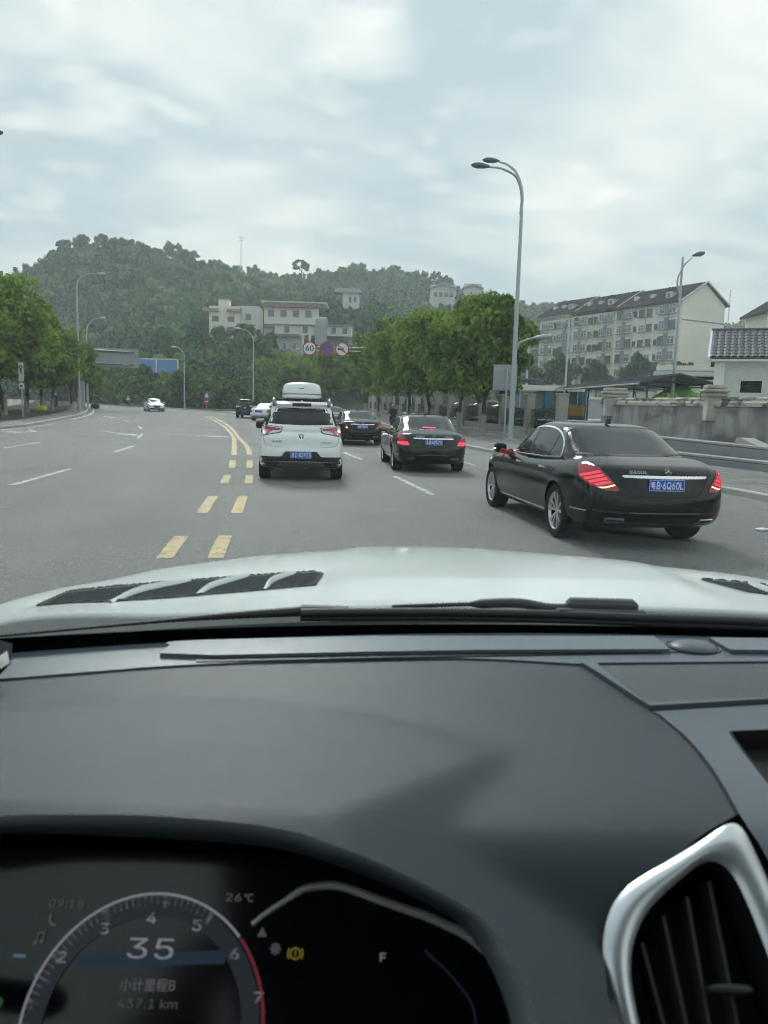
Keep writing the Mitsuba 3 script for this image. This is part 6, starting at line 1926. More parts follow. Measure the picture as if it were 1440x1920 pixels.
def wall_along(pts, w, z0, z1, bsdf_unused=None):
    """A wall of width w along a path, from z0 to z1 above the road."""
    l, r_ = offset_path(pts, -w / 2), offset_path(pts, w / 2)
    zz = zg(pts[:, 1])
    rows = np.stack([np.column_stack([l, zz + z0]), np.column_stack([l, zz + z1]), np.column_stack([r_, zz + z1]), np.column_stack([r_, zz + z0])], 1)
    return orient(loft(rows, closed=True, cap=True))


fence.part('base_wall', wall_along(base_pts, 0.30, 0.0, 0.55), 'pillar_stone')
for i, y in enumerate(ys_):
    x, z = fence_at(y), float(zg(y))
    fence.part('pillar', moved(box((0, 0, 1.30), (0.52, 0.52, 2.46), 0.02), (x, y, z), -math.radians(FA)), 'pillar_stone')
    fence.part('pillar__cap', moved(box((0, 0, 2.57), (0.60, 0.60, 0.10), 0.02), (x, y, z), -math.radians(FA)), 'pillar_stone')
    if i < len(ys_) - 1:
        bars = []
        for t in np.arange(0.42, 4.95, 0.14):
            yy = y + t
            bars.append(box((fence_at(yy), yy, float(zg(yy)) + 1.22), (0.022, 0.022, 1.0)))
        y2 = y + 5.35
        for h in (0.82, 1.62):
            bars.append(tube([(fence_at(y + .33), y + .33, z + h), (fence_at(y2 - .33), y2 - .33, float(zg(y2)) + h)], 0.022, 6))
        k = fence.part('railing', cat(bars), 'dark_metal')
        labels['fence__' + k] = {'kind': 'stuff'}
fence.put('fence', 'stone pillar fence with dark iron railings along the right pavement', 'fence')

# old plastered wall on the right, with a flaking coping and two stout pillars
WP = np.array([(11.25, 40.2), (12.3, 35.2), (13.25, 30.4), (14.1, 25.2), (14.9, 19.0), (16.0, 10.0), (17.6, -6.0)])
wp = np.vstack([np.array([WP[i] + (WP[i + 1] - WP[i]) * t for t in np.linspace(0, 1, 8, endpoint=False)]) for i in range(len(WP) - 1)] + [WP[-1:]])
wall = Kit()
wall.part('plaster', wall_along(wp, 0.32, -0.1, 2.05), 'old_plaster')


def coping(pts, z0, z1, w, seed):
    """Coping with a worn, uneven edge."""
    l, r_ = offset_path(pts, -w / 2), offset_path(pts, w / 2)
    zz = zg(pts[:, 1])
    rg_ = np.random.default_rng(seed)
    j = lambda a: rg_.normal(size=len(pts)) * a  # noqa: E731
    rows = np.stack([np.column_stack([l + j(.012)[:, None], zz + z0 + j(.012)]), np.column_stack([l + j(.015)[:, None], zz + z0 + (z1 - z0) * 0.55 + j(.012)]), np.column_stack([l + (r_ - l) * 0.14, zz + z1 + j(.014)]),
                     np.column_stack([l + (r_ - l) * 0.86, zz + z1 + j(.014)]), np.column_stack([r_, zz + z0 + (z1 - z0) * 0.55]), np.column_stack([r_, zz + z0])], 1)
    return orient(loft(rows, closed=True, cap=True))


fine = np.vstack([np.column_stack([np.interp(np.linspace(i, i + 1, 14, endpoint=False), range(len(wp)), wp[:, c]) for c in (0, 1)]) for i in range(0, 24)])
wall.part('coping', coping(fine, 2.05, 2.30, 0.50, 3), 'flaking_render')
wall.part('coping__lip', coping(fine, 2.302, 2.40, 0.40, 4), 'flaking_render')
wall.put('old_wall', 'weathered grey plaster wall with flaking coping behind the nearest saloon', 'wall')
for i, (px, py) in enumerate(((11.5, 39.4), (13.05, 31.1))):
    k = Kit()
    a = -math.radians(9)
    rr = np.random.default_rng(60 + i)

    def lump(c, s, b):
        m = box((0, 0, 0), s, b).subdivide().subdivide()
        v = np.array(m.vertices)
        m.vertices = v * (1 + 0.008 * rr.normal(size=(len(v), 1)))
        return moved(m, c, a)
    w = 0.98 if i == 0 else 0.66
    z = float(zg(py))
    k.part('shaft', lump((px, py, z + 1.95), (w, w, 0.95), 0.03), 'pillar_render')
    k.part('cap', lump((px, py, z + 2.50), (w + 0.20, w + 0.20, 0.16), 0.05), 'pillar_render')
    k.part('cap', lump((px, py, z + 2.66), (w + 0.34, w + 0.34, 0.13), 0.05), 'pillar_render')
    k.part('cap', lump((px, py, z + 2.82), (w + 0.08, w + 0.08, 0.16), 0.04), 'pillar_render')
    k.put('wall_pillar', ('stout flaking pillar at the left end of the old wall', 'crumbling moulded pillar on the old wall left of the white house')[i], 'pillar')

# granite-clad planter: a tall back wall with pale coping and a low step in front
def clad_wall(name, pts, z0, z1, coping_w, label, rows_):
    pl = Kit()
    P_ = [np.array(q, float) for q in pts]
    pd = [a_ + (b_ - a_) * t for a_, b_ in zip(P_[:-1], P_[1:]) for t in np.linspace(0, 1, max(2, int(np.linalg.norm(b_ - a_) / 0.95)), endpoint=False)] + [P_[-1]]
    pl.part('core', wall_along(offset_path(np.array(pd), -0.25), 0.44, z0 - 0.1, z1 - 0.03), 'granite')
    for a_, b_ in zip(pd[:-1], pd[1:]):
        d = b_ - a_
        L_, c, hd_ = np.linalg.norm(d), (a_ + b_) / 2, math.atan2(d[1], d[0])
        z = float(zg(c[1]))
        for q0, q1 in rows_:
            pl.part('slab', moved(box((0, 0, (q0 + q1) / 2), (L_ - 0.014, 0.05, q1 - q0 - 0.012), 0.008), (c[0], c[1], z), hd_), 'granite')
        n_ = V(d[1], -d[0]) / L_
        pl.part('coping_stone', moved(box((0, 0, z1 + 0.03), (L_ - 0.012, coping_w, 0.08), 0.012), (c[0] - n_[0] * 0.20, c[1] - n_[1] * 0.20, z), hd_), 'coping_stone')
    pl.put(name, label, 'wall')


clad_wall('planter_wall', [(12.3, 15.0), (11.85, 25.6), (11.6, 31), (11.0, 37.5)], 0.1, 0.72, 0.50, 'dark granite-clad planter wall with pale coping in front of the old wall', ((0.12, 0.40), (0.40, 0.70)))
clad_wall('planter_wall', [(12.4, 12.0), (11.3, 22.7), (10.35, 27), (9.6, 34)], 0.1, 0.34, 0.40, 'low grey granite step at the foot of the taller planter wall', ((0.12, 0.33),))
single('stair_parapet', extrude([(25.9, 0.62), (25.7, 1.0), (25.4, 1.0), (22.0, 0.42), (22.0, 0.12)], 0.46, 'x', 11.62), 'coping_stone', 'pale sloping stair parapet at the right end of the granite planter wall', 'parapet')

# white house with the tiled roof
h = Kit()
HX, HY, HZ = 15.75, 37.8, 0.9
hd = -math.radians(23)


def hm(m):
    return moved(m, (HX, HY, HZ), hd)


front = sbox(0.25, 0, 9.5, 3.42).difference(sbox(1.20, 1.98, 2.12, 2.54))
h.part('front_wall', hm(extrude(front, 0.24, 'y', 0.0)), 'pale_wall')
h.part('side_wall', hm(extrude([(0.24, 0), (5.2, 0), (5.2, 3.4), (2.7, 4.9), (0.24, 3.4)], 0.24, 'x', 0.25)), 'pale_wall')
h.part('corner_pilaster', hm(box((0.22, -0.02, 1.7), (0.46, 0.30, 3.40), 0.01)), 'sign_white')
h.part('vent', hm(box((1.66, 0.12, 2.26), (0.92, 0.06, 0.56), 0.005)), 'black_soft')
for i in range(7):
    h.part('vent__louvre', hm(box((1.66, 0.07, 2.02 + i * 0.08), (0.90, 0.05, 0.018))), 'dark_metal')
h.part('eaves', hm(box((4.6, -0.25, 3.48), (9.9, 0.62, 0.10), 0.01)), 'sign_white')
h.part('barge_board', hm(extrude([(-0.6, 3.46), (2.7, 5.06), (2.7, 5.22), (-0.62, 3.62)], 0.10, 'x', -0.34)), 'sign_white')
h.part('roof', hm(extrude([(-0.60, 3.54), (2.7, 5.10), (5.9, 3.54), (5.9, 3.60), (2.7, 5.17), (-0.60, 3.61)], 9.8, 'x', -0.25)), 'roof_tile')
sl = math.atan2(1.56, 3.3)
run = math.hypot(3.3, 1.56)
tile = None
nrow, ncol = 9, 22
tv = []
for s in np.linspace(0, 1, 9):
    x = (s - 0.5) * 0.30
    zc = 0.045 * math.cos((s - 0.5) * math.pi) ** 1
    tv.append([(x, 0.0, zc + 0.018), (x, run / nrow + 0.05, zc - 0.012)])
tile_m = loft(np.array(tv))
tile_m = cat(tile_m, moved(tile_m, (0, 0, -0.016)), loft(np.array([[p[0], (p[0][0], p[0][1], p[0][2] - 0.016)] for p in tv])))
td = mikit.ply(tile_m, 'roof_tile', 40)
for i in range(nrow):
    for j in range(ncol):
        s = i * run / nrow
        key = f'tiled_house__roof__tile' + ('' if i + j == 0 else f'_{i * ncol + j:03d}')
        M = place((HX, HY, HZ), math.degrees(-hd)).translate([-0.10 + j * 0.30 + 0.05 * 0, -0.62 + s * math.cos(sl), 3.60 + s * math.sin(sl) + 0.012]).rotate([1, 0, 0], math.degrees(sl))
        scene[key] = {**td, 'to_world': M}
h.part('roof__ridge', hm(tube([(-0.3, 2.7, 5.20), (9.5, 2.7, 5.20)], 0.10, 10)), 'roof_tile', 40)
h.put('tiled_house', 'white house with grey tiled roof and one dark vent, at the right edge', 'house')

# cream flat-roofed building behind the canopy
k = Kit()
k.part('wall', moved(box((4.3, 3.0, 1.6), (6.6, 6.0, 3.2)), (17.6, 54, 1.0), hd), 'cream_render')
k.part('parapet', moved(box((4.3, 2.9, 4.42), (7.2, 6.6, 0.30), 0.03), (17.6, 54, 0.15), hd), 'pale_wall')
k.part('parapet', moved(box((4.3, 2.9, 4.85), (6.9, 6.2, 0.34), 0.03), (17.6, 54, 0.10), hd), 'cream_render')
k.put('flat_roofed_house', 'cream flat-roofed building behind the dark canopy', 'building')

# dark canopy (car port): a gently pitched sheet roof on posts
k = Kit()
R0, R1 = V(14.9, 59.0), V(16.3, 43.6)
ax = (R1 - R0) / np.linalg.norm(R1 - R0)
nx = V(-ax[1], ax[0]) * -1
L = np.linalg.norm(R1 - R0)


def cp3(s, t, z):
    q = R0 + ax * s + nx * -t
    return (q[0], q[1], z)


half = 2.3
for sgn, nm in ((1, 'roof_sheet'), (-1, 'roof_sheet')):
    rows = []
    for s in np.linspace(0, L, 40):
        rows.append([cp3(s, sgn * half, 3.50), cp3(s, sgn * half, 3.56), cp3(s, 0, 4.07), cp3(s, 0, 4.01)])
    m = orient(loft(np.array(rows), closed=True, cap=True))
    k.part(nm, m, 'canopy_sheet')
    ribs = cat([tube([cp3(s, sgn * half, 3.575), cp3(s, 0, 4.085)], 0.018, 4) for s in np.arange(0.4, L, 0.6)])
    kk = k.part('roof_sheet__rib', ribs, 'canopy_sheet') if sgn > 0 else k.part('roof_sheet_001__rib', ribs, 'canopy_sheet')
    labels['canopy__' + kk] = {'kind': 'stuff'}
    k.part('gutter', tube([cp3(0, sgn * (half + 0.06), 3.44), cp3(L, sgn * (half + 0.06), 3.44)], 0.06, 6), 'sign_back')
for s in np.linspace(0.6, L - 0.6, 4):
    for t in (-1.6, 1.6):
        k.part('post', tube([cp3(s, t, 1.2), cp3(s, t, 3.6)], 0.06, 8), 'dark_metal')
    k.part('truss', tube([cp3(s, -half, 3.44), cp3(s, 0, 3.62), cp3(s, half, 3.44)], 0.05, 6), 'dark_metal')
k.put('canopy', 'long dark sheet-roofed canopy over the yard on the right', 'canopy')
k = Kit()
ux = tube(smooth_path([(9.6, 66, 3.9), (8.6, 66.4, 4.05), (7.4, 67, 3.9)], 10), 0.16, 6)
k.part('roof', moved(box((0, 0, 0), (5.2, 3.4, 0.22), 0.05), (9.7, 63.5, 4.3), 0.1), 'canopy_sheet')
for x in (8.0, 11.4):
    k.part('post', tube([(x, 63.0, 1.2), (x, 63.0, 4.2)], 0.06, 8), 'dark_metal')
k.put('shelter', 'small dark flat roof on posts left of the booth', 'shelter')

# booth with blue columns
k = Kit()
BX, BY = 9.4, 60.5
k.part('roof', box((BX + 2.75, BY + 1.5, 3.62), (6.2, 3.6, 0.42), 0.02), 'cream_render')
for x in (3.1, 5.75):
    k.part('column', box((BX + x, BY, 2.55), (0.55, 0.5, 2.75), 0.01), 'blue_panel')
for a, b in ((0.05, 0.9), (0.95, 1.85), (1.9, 2.8), (3.45, 4.1), (4.75, 5.4)):
    k.part('window_pane', box((BX + (a + b) / 2, BY + 0.2, 2.35), (b - a, 0.03, 2.1)), 'booth_glass')
    k.part('window_frame', box((BX + a - 0.02, BY + 0.18, 2.35), (0.06, 0.1, 2.15)), 'window_white')
k.part('window_frame', box((BX - 0.05, BY - 0.1, 2.35), (0.12, 0.12, 2.2)), 'sign_white')
k.part('window_frame', box((BX + 1.0, BY - 0.1, 3.38), (2.2, 0.12, 0.1)), 'sign_white')
for x in (4.2, 4.6):
    k.part('door_post', box((BX + x, BY + 0.15, 2.35), (0.16, 0.2, 2.2)), 'dark_metal')
k.part('back_wall', box((BX + 2.75, BY + 3.2, 2.3), (6.0, 0.1, 2.3)), 'dark_metal')
k.put('booth', 'glazed booth with blue columns and a pale roof band behind the fence', 'booth')
k = Kit()
k.part('body', box((14.0, 59.0, 1.95), (1.7, 1.2, 0.8), 0.08), 'machine_yellow')
for i in range(4):
    k.part('rib', box((13.35 + i * 0.43, 58.36, 2.05), (0.10, 0.08, 0.75), 0.01), 'machine_yellow')
k.part('foot', box((14.0, 59.0, 1.42), (1.5, 1.0, 0.3), 0.02), 'dark_metal')
k.put('barrier', 'small yellow ribbed machine behind the railings', 'machine')
k = Kit()
rows = []
for s in np.linspace(0, 1, 14):
    zt = 2.75 + 0.85 * math.sin(0.35 + s * 2.1) ** 1.5
    rows.append([(16.3 + 2.7 * s, 46.6, 1.25), (16.35 + 2.6 * s, 46.9, zt - 0.35), (16.4 + 2.5 * s, 47.4, zt), (16.5 + 2.4 * s, 48.6, zt - 0.1), (16.5 + 2.4 * s, 49.4, 1.3)])
m = loft(np.array(rows))
k.part('sheet', cat(m, moved(m, (0, 0.02, -0.03))), 'green_sheet', True)
k.part('rope', tube([(17.2, 46.80, 2.75), (18.6, 46.78, 2.85)], 0.05, 5), 'sign_white')
k.put('tarpaulin', 'bright green tarpaulin over a heap in the yard under the canopy', 'tarpaulin')
k = Kit()
k.part('wall', box((24.5, 92, 2.2), (14, 5, 2.6)), 'sign_back')
k.part('roof', box((24.5, 92, 3.6), (14.6, 5.6, 0.25), 0.02), 'pale_wall')
k.put('shed', 'long low grey shed beyond the yard, right of the booth', 'shed')

# apartment block: three stepped sections
ap = Kit()
A0, A1 = V(55.6, 150.5), V(34.3, 190.0)
fx = (A1 - A0) / np.linalg.norm(A1 - A0)      # along the facade, away
inw = V(fx[1], -fx[0])                        # into the building
AZ, ST = 6.0, 2.95
ahead = math.atan2(fx[1], fx[0])


def ap_m(m):
    """Local frame: +x along the facade away from us, +y out of the building towards the road, z up."""
    return moved(m, (A0[0], A0[1], AZ), ahead)


secs = [(0.0, 17.4, 0.0, 0.0), (17.4, 31.5, -0.9, 0.5), (31.5, 44.0, -1.9, 1.0)]
DEP = 12.0


def window(k, x, s, w, hgt, y, bay=False, white=True):
    z = s * ST + 0.95
    fr = sbox(-w / 2, 0, w / 2, hgt)
    inner = fr.buffer(-0.11)
    cut = [LineString([(0, 0), (0, hgt)]).buffer(0.055), LineString([(-w / 2, hgt * 0.64), (w / 2, hgt * 0.64)]).buffer(0.05)]
    frame = fr.difference(inner).union(shapely.union_all(cut).intersection(fr))
    wk = k.part('window', ap_m(moved(extrude(frame, 0.09, 'y', 0.0), (x, y + 0.02, z))), 'window_white' if white else 'dark_metal')
    k[wk + '__pane'] = mikit.ply(ap_m(moved(extrude(fr.buffer(-0.03), 0.03, 'y', 0.0), (x, y + 0.01, z))), 'window_glass')
    if bay:
        k[wk + '__sill'] = mikit.ply(ap_m(box((x, y + 0.20, z - 0.13), (w + 0.3, 0.50, 0.16), 0.02)), 'grey_cladding')


wn = 0
for si, (x0, x1, oy, oz) in enumerate(secs):
    Lx = x1 - x0
    H_ = 6 * ST
    ap.part('wall', ap_m(box(((x0 + x1) / 2, -DEP / 2 + oy, H_ / 2 - 1.0), (Lx - 0.02 * si, DEP, H_ + 2.0))), 'cream_render')
    # gable roof, ridge along the facade; its end overhangs
    pr = [(-DEP - 0.7, H_ - 0.1 + oz), (-DEP / 2, H_ + 3.9 + oz), (0.75, H_ - 0.1 + oz), (0.75, H_ + 0.16 + oz), (-DEP / 2, H_ + 4.2 + oz), (-DEP - 0.7, H_ + 0.16 + oz)]
    ap.part('roof', ap_m(moved(extrude(pr, Lx + 0.7, 'x', x0 - 0.5), (0, oy, 0))), 'roof_slate')
    ap.part('gable', ap_m(moved(extrude([(-DEP, H_ - 0.05), (0, H_ - 0.05), (0, H_ + 0.05 + oz), (-DEP / 2, H_ + 3.9 + oz), (-DEP, H_ + 0.05 + oz)], 0.3, 'x', x0 + 0.01), (0, oy, 0))), 'cream_render')
    rk = ap.part('barge_board', ap_m(moved(extrude([(-DEP / 2, H_ + 4.02 + oz), (0.85, H_ - 0.02 + oz), (0.85, H_ + 0.24 + oz), (-DEP / 2, H_ + 4.32 + oz), (-DEP - 0.8, H_ + 0.24 + oz), (-DEP - 0.8, H_ - 0.02 + oz)], 0.22, 'x', x0 - 0.62), (0, oy, 0))), 'pale_wall')
    for dx in (0.25, 0.55, 0.80):
        c = x0 + Lx * dx
        if dx < 0.5:
            dm = cat(box((c, -2.2, H_ + 1.75 + oz), (1.5, 2.4, 1.3)))
            ap.part('dormer', ap_m(moved(dm, (0, oy, 0))), 'pale_wall')
            n_ = 'dormer' if si == 0 else f'dormer_{si:03d}'
            ap[n_ + '__roof'] = mikit.ply(ap_m(moved(extrude([(c - 1.05, H_ + 2.3 + oz), (c, H_ + 3.25 + oz), (c + 1.05, H_ + 2.3 + oz), (c, H_ + 3.05 + oz)], 3.0, 'y', -3.9), (0, oy, 0))), 'roof_slate')
            ap[n_ + '__window'] = mikit.ply(ap_m(moved(box((c, -0.98, H_ + 1.75 + oz), (0.7, 0.06, 0.8)), (0, oy, 0))), 'window_glass')
        else:
            ap.part('chimney', ap_m(moved(box((c, -2.4, H_ + 1.9 + oz), (0.9, 0.9, 1.3), 0.03), (0, oy, 0))), 'pale_wall')
    # windows: bay pairs with a grey strip near both ends, plain ones between
    for e0 in ((x0 + 1.2), (x1 - 5.0)):
        ap.part('cladding_strip', ap_m(box((e0 + 1.95, oy + 0.16, H_ / 2 - 0.6), (1.02, 0.86, H_ - 0.9))), 'grey_cladding')
        for s in range(6):
            window(ap, e0 + 0.65, s, 1.7, 1.65, oy + 0.42, True, white=(s * 3 + si + int(e0)) % 4 != 1)
            window(ap, e0 + 3.2, s, 1.4, 1.65, oy + 0.42, True, white=(s * 5 + si + int(e0)) % 3 != 1)
            ap.part('floor_band', ap_m(box((e0 + 1.95, oy + 0.36, s * ST + 0.35), (4.6, 0.66, 0.20), 0.02)), 'pale_wall')
        ap.part('bay_wall', ap_m(box((e0 + 0.65, oy + 0.2, H_ / 2 - 0.6), (1.9, 0.40, H_ - 0.9))), 'cream_render')
        ap.part('bay_wall', ap_m(box((e0 + 3.2, oy + 0.2, H_ / 2 - 0.6), (1.6, 0.40, H_ - 0.9))), 'cream_render')
    mid0, mid1 = x0 + 5.6, x1 - 5.4
    for s in range(6):
        for q, w, white in ((0.08, 0.7, False), (0.36, 1.35, False), (0.68, 1.35, False), (0.94, 0.7, False)):
            window(ap, mid0 + (mid1 - mid0) * q, s, w, 1.2 if w < 1 else 1.35, oy + 0.02, w > 1, white=(s + int(q * 10)) % 5 == 0)
    ap.part('downpipe', ap_m(tube([(mid0 + (mid1 - mid0) * 0.52, oy + 0.10, 0), (mid0 + (mid1 - mid0) * 0.52, oy + 0.10, H_)], 0.09, 6)), 'pale_wall')
ap.part('string_course', ap_m(box((-0.06, -DEP / 2, 5 * ST - 0.4), (0.14, DEP - 0.3, 0.18))), 'grey_cladding')
ap.put('apartment_block', 'cream six-storey apartment block with dark stepped gable roofs on the right', 'building')

k = Kit()
k.part('wall', box((77.0, 152, 14), (13, 9, 16)), 'cream_render')
k.part('gable', extrude([(70.5, 22.0), (83.5, 22.0), (77, 26.0)], 9.0, 'y', 147.5), 'cream_render')
k.part('roof', extrude([(69.6, 21.3), (77, 26.0), (84.4, 21.3), (84.4, 21.8), (77, 26.5), (69.6, 21.8)], 10.2, 'y', 146.9), 'roof_slate')
for s in range(4):
    k.part('window', box((74.6, 147.46, 11.6 + s * 2.95), (0.9, 0.1, 1.5)), 'window_glass')
k.part('eaves_shed', box((73.0, 146, 11.5), (10, 3, 0.4)), 'roof_slate')
k.put('far_gable_house', 'cream gabled block far away at the right picture edge', 'building')

# houses on the hillside
def rows_of_windows(k, x0, x1, y, zs, n, w, h, framed='window_white'):
    for z in zs:
        for i in range(n):
            x = x0 + (x1 - x0) * (i + 0.5) / n
            wk = k.part('window', box((x, y - 0.04, z), (w, 0.12, h)), framed)
            k[wk + '__pane'] = mikit.ply(box((x, y - 0.10, z), (w * 0.82, 0.05, h * 0.84)), 'window_glass')


k = Kit()
y = 195.0
k.part('wall', box((-40.8, y + 4, 21.2), (7.6, 8, 9.6)), 'cream_render')
k.part('wall', box((-34.7, y + 4.2, 21.5), (4.4, 7, 9.6)), 'pale_wall')
k.part('stair_tower', box((-41.4, y + 3.4, 26.4), (2.5, 3.0, 3.2)), 'cream_render')
k.part('roof', extrude([(-43.2, 27.9), (-41.4, 28.9), (-39.6, 27.9)], 4.0, 'y', y + 1.4), 'roof_red')
k.part('eaves', extrude([(y - 0.9, 24.6), (y + 0.3, 25.7), (y + 0.3, 24.6)], 4.0, 'x', -46.2), 'roof_red')
k.part('eaves', extrude([(y - 0.9, 24.6), (y + 0.3, 25.7), (y + 0.3, 24.6)], 3.6, 'x', -40.2), 'roof_red')
k.part('balcony', box((-38.4, y - 0.5, 20.4), (3.4, 1.1, 1.1), 0.03), 'roof_red')
rows_of_windows(k, -37.0, -33.0, y + 0.65, (23.6, 20.6), 1, 1.7, 1.7)
rows_of_windows(k, -45.0, -37.2, y, (22.9, 19.6), 2, 2.0, 1.6)
k.put('hill_house', 'beige hillside house with reddish eaves and a small stair tower', 'house')
k = Kit()
y = 200.0
k.part('wall', box((-25.2, y + 4, 23.0), (13.2, 8, 9.4)), 'cream_render')
k.part('roof_slab', box((-24.2, y + 3.4, 27.9), (16.4, 9.6, 0.35), 0.03), 'pale_wall')
k.part('eaves', box((-24.4, y - 0.6, 27.15), (14.8, 1.2, 1.0), 0.03), 'roof_red')
k.part('balcony', box((-28.7, y - 0.7, 21.9), (6.0, 1.4, 0.9), 0.03), 'roof_red')
rows_of_windows(k, -31.6, -19.0, y, (25.2,), 4, 1.9, 2.0)
rows_of_windows(k, -31.0, -19.6, y, (20.4,), 3, 1.5, 1.6)
k.put('hill_house', 'long cream hillside house with a flat projecting roof slab', 'house')
k = Kit()
y = 181.0
k.part('upper_storey', box((-17.5, y + 3, 19.3), (17.6, 6, 2.2)), 'pale_wall')
k.part('roof_slab', box((-17.5, y + 2.8, 20.52), (18.0, 6.8, 0.2), 0.02), 'sign_back')
k.part('lower_storey', box((-22.9, y + 3.2, 15.2), (5.6, 6, 6.0)), 'sign_back')
k.part('lower_storey', box((-12.6, y + 4.4, 15.4), (7.4, 5, 5.6)), 'grey_cladding')
k.part('stair_tower', box((-15.6, y + 0.4, 18.8), (2.6, 2.4, 6.2)), 'sign_back')
k.part('stair_tower__cap', box((-15.6, y + 0.4, 22.1), (2.3, 2.1, 0.5), 0.02), 'pale_wall')
k.part('ledge', box((-23.2, y - 0.5, 18.0), (5.4, 1.2, 0.6), 0.03), 'roof_red')
rows_of_windows(k, -25.6, -17.2, y, (19.4,), 2, 1.0, 1.3, 'dark_metal')
rows_of_windows(k, -14.0, -8.9, y, (19.4,), 2, 1.0, 1.3, 'dark_metal')
rows_of_windows(k, -25.2, -20.6, y + 0.2, (15.6,), 2, 0.9, 1.8, 'window_white')
for x in (-19.8, -18.2):
    k.part('column', box((x, y + 0.2, 15.4), (0.5, 0.5, 5.6)), 'pale_wall')
k.put('hill_house', 'low white-banded hillside house with a grey lower storey and stair tower', 'house')
k = Kit()
k.part('wall', box((-12.4, 252, 35.6), (5.2, 4, 5.0)), 'pale_wall')
k.part('roof', extrude([(-17.8, 38.0), (-8.6, 38.0), (-9.6, 39.3), (-16.6, 39.3)], 6.0, 'y', 249.0), 'sign_back')
rows_of_windows(k, -13.4, -10.2, 250, (36.0,), 2, 0.8, 1.6, 'dark_metal')
k.put('hill_house', 'small white house high in the wood on the hill', 'house')
k = Kit()
for i, (x, w, z) in enumerate(((20.0, 12.0, 46.6), (31, 8, 47.4))):
    k.part('wall', box((x, 300, z - 2.4), (w * 0.8, 6, 9)), 'pale_wall')
    k.part('roof', extrude([(x - w / 2, z + 0.4), (x, z + 3.0 - i), (x + w / 2, z + 0.4), (x, z + 2.2 - i)], 8.0, 'y', 296), 'sign_back')
rows_of_windows(k, 16.0, 24.0, 297, (45.2,), 4, 1.2, 1.6, 'dark_metal')
k.put('hill_house', 'pale pavilion-roofed building behind the tallest right-hand trees', 'house')

# cars parked in the yard behind the fence
for kit, lab, x, y, hd_, sw in ((white_sedan, 'white car parked in the yard behind the fence, beyond the third pillar', 11.4, 66.0, 80, None),
                                (white_sedan, 'dark car parked in the yard behind the fence, beyond the fourth pillar', 9.6, 71.0, 95, {'paint_white': 'paint_grey'}),
                                (white_sedan, 'silver car parked in the yard behind the fence, beyond the seventh pillar', 8.8, 88.0, 85, {'paint_white': 'paint_silver'})):
    kit.put('parked_car', lab, 'car', place((x, y, 1.26), hd_), swap=sw, drop=('number_plate__lettering',))
# ------------------------------------------------------------------ people and two-wheelers


def body(bones, r_voxel=0.025, it=6):
    """Joints with radii hulled bone by bone into one continuous, smoothed surface."""
    m = None
    for (p, rp), (q, rq) in bones:
        a = m3.Manifold.sphere(rp, 16).translate([float(x) for x in p])
        b = m3.Manifold.sphere(rq, 16).translate([float(x) for x in q])
        h = m3.Manifold.batch_hull([a, b])
        m = h if m is None else m + h
    t = tm(m.refine_to_length(r_voxel))
    t.merge_vertices()
    trimesh.smoothing.filter_taubin(t, iterations=it)
    return t


def hand_bones(wrist, fwd, side, curl, s=1.0):
    """Palm, four unequal curled fingers and a thumb from its side."""
    f, sd = np.asarray(fwd, float), np.asarray(side, float)
    f /= np.linalg.norm(f)
    sd /= np.linalg.norm(sd)
    n = np.cross(f, sd)
    w = np.asarray(wrist, float)
    bones = [((w, .024 * s), (w + f * .05 * s - sd * .022 * s, .017 * s)), ((w, .024 * s), (w + f * .05 * s + sd * .024 * s, .017 * s)), ((w + f * .05 * s - sd * .022 * s, .017 * s), (w + f * .088 * s - sd * .03 * s, .012 * s)),
             ((w + f * .05 * s + sd * .024 * s, .017 * s), (w + f * .092 * s + sd * .03 * s, .012 * s)), ((w + f * .088 * s - sd * .03 * s, .012 * s), (w + f * .092 * s + sd * .03 * s, .012 * s))]
    for k, (o, L) in enumerate(((-.031, .066), (-.010, .075), (.012, .070), (.032, .054))):
        p = w + (f * .09 + sd * o) * s
        d = f.copy()
        for j, part in enumerate((.45, .32, .23)):
            d = d * math.cos(curl) + n * -math.sin(curl)
            q = p + d * L * part * s
            bones.append(((p, (.0092 - .001 * j) * s), (q, (.0084 - .001 * j) * s)))
            p = q
    p = w + (f * .022 - sd * .026) * s
    q = p + (f * .036 - sd * .030 - n * .012) * s
    bones += [((p, .014 * s), (q, .0105 * s)), ((q, .0105 * s), (q + (f * .034 - sd * .010 - n * .010) * s, .0085 * s))]
    return bones


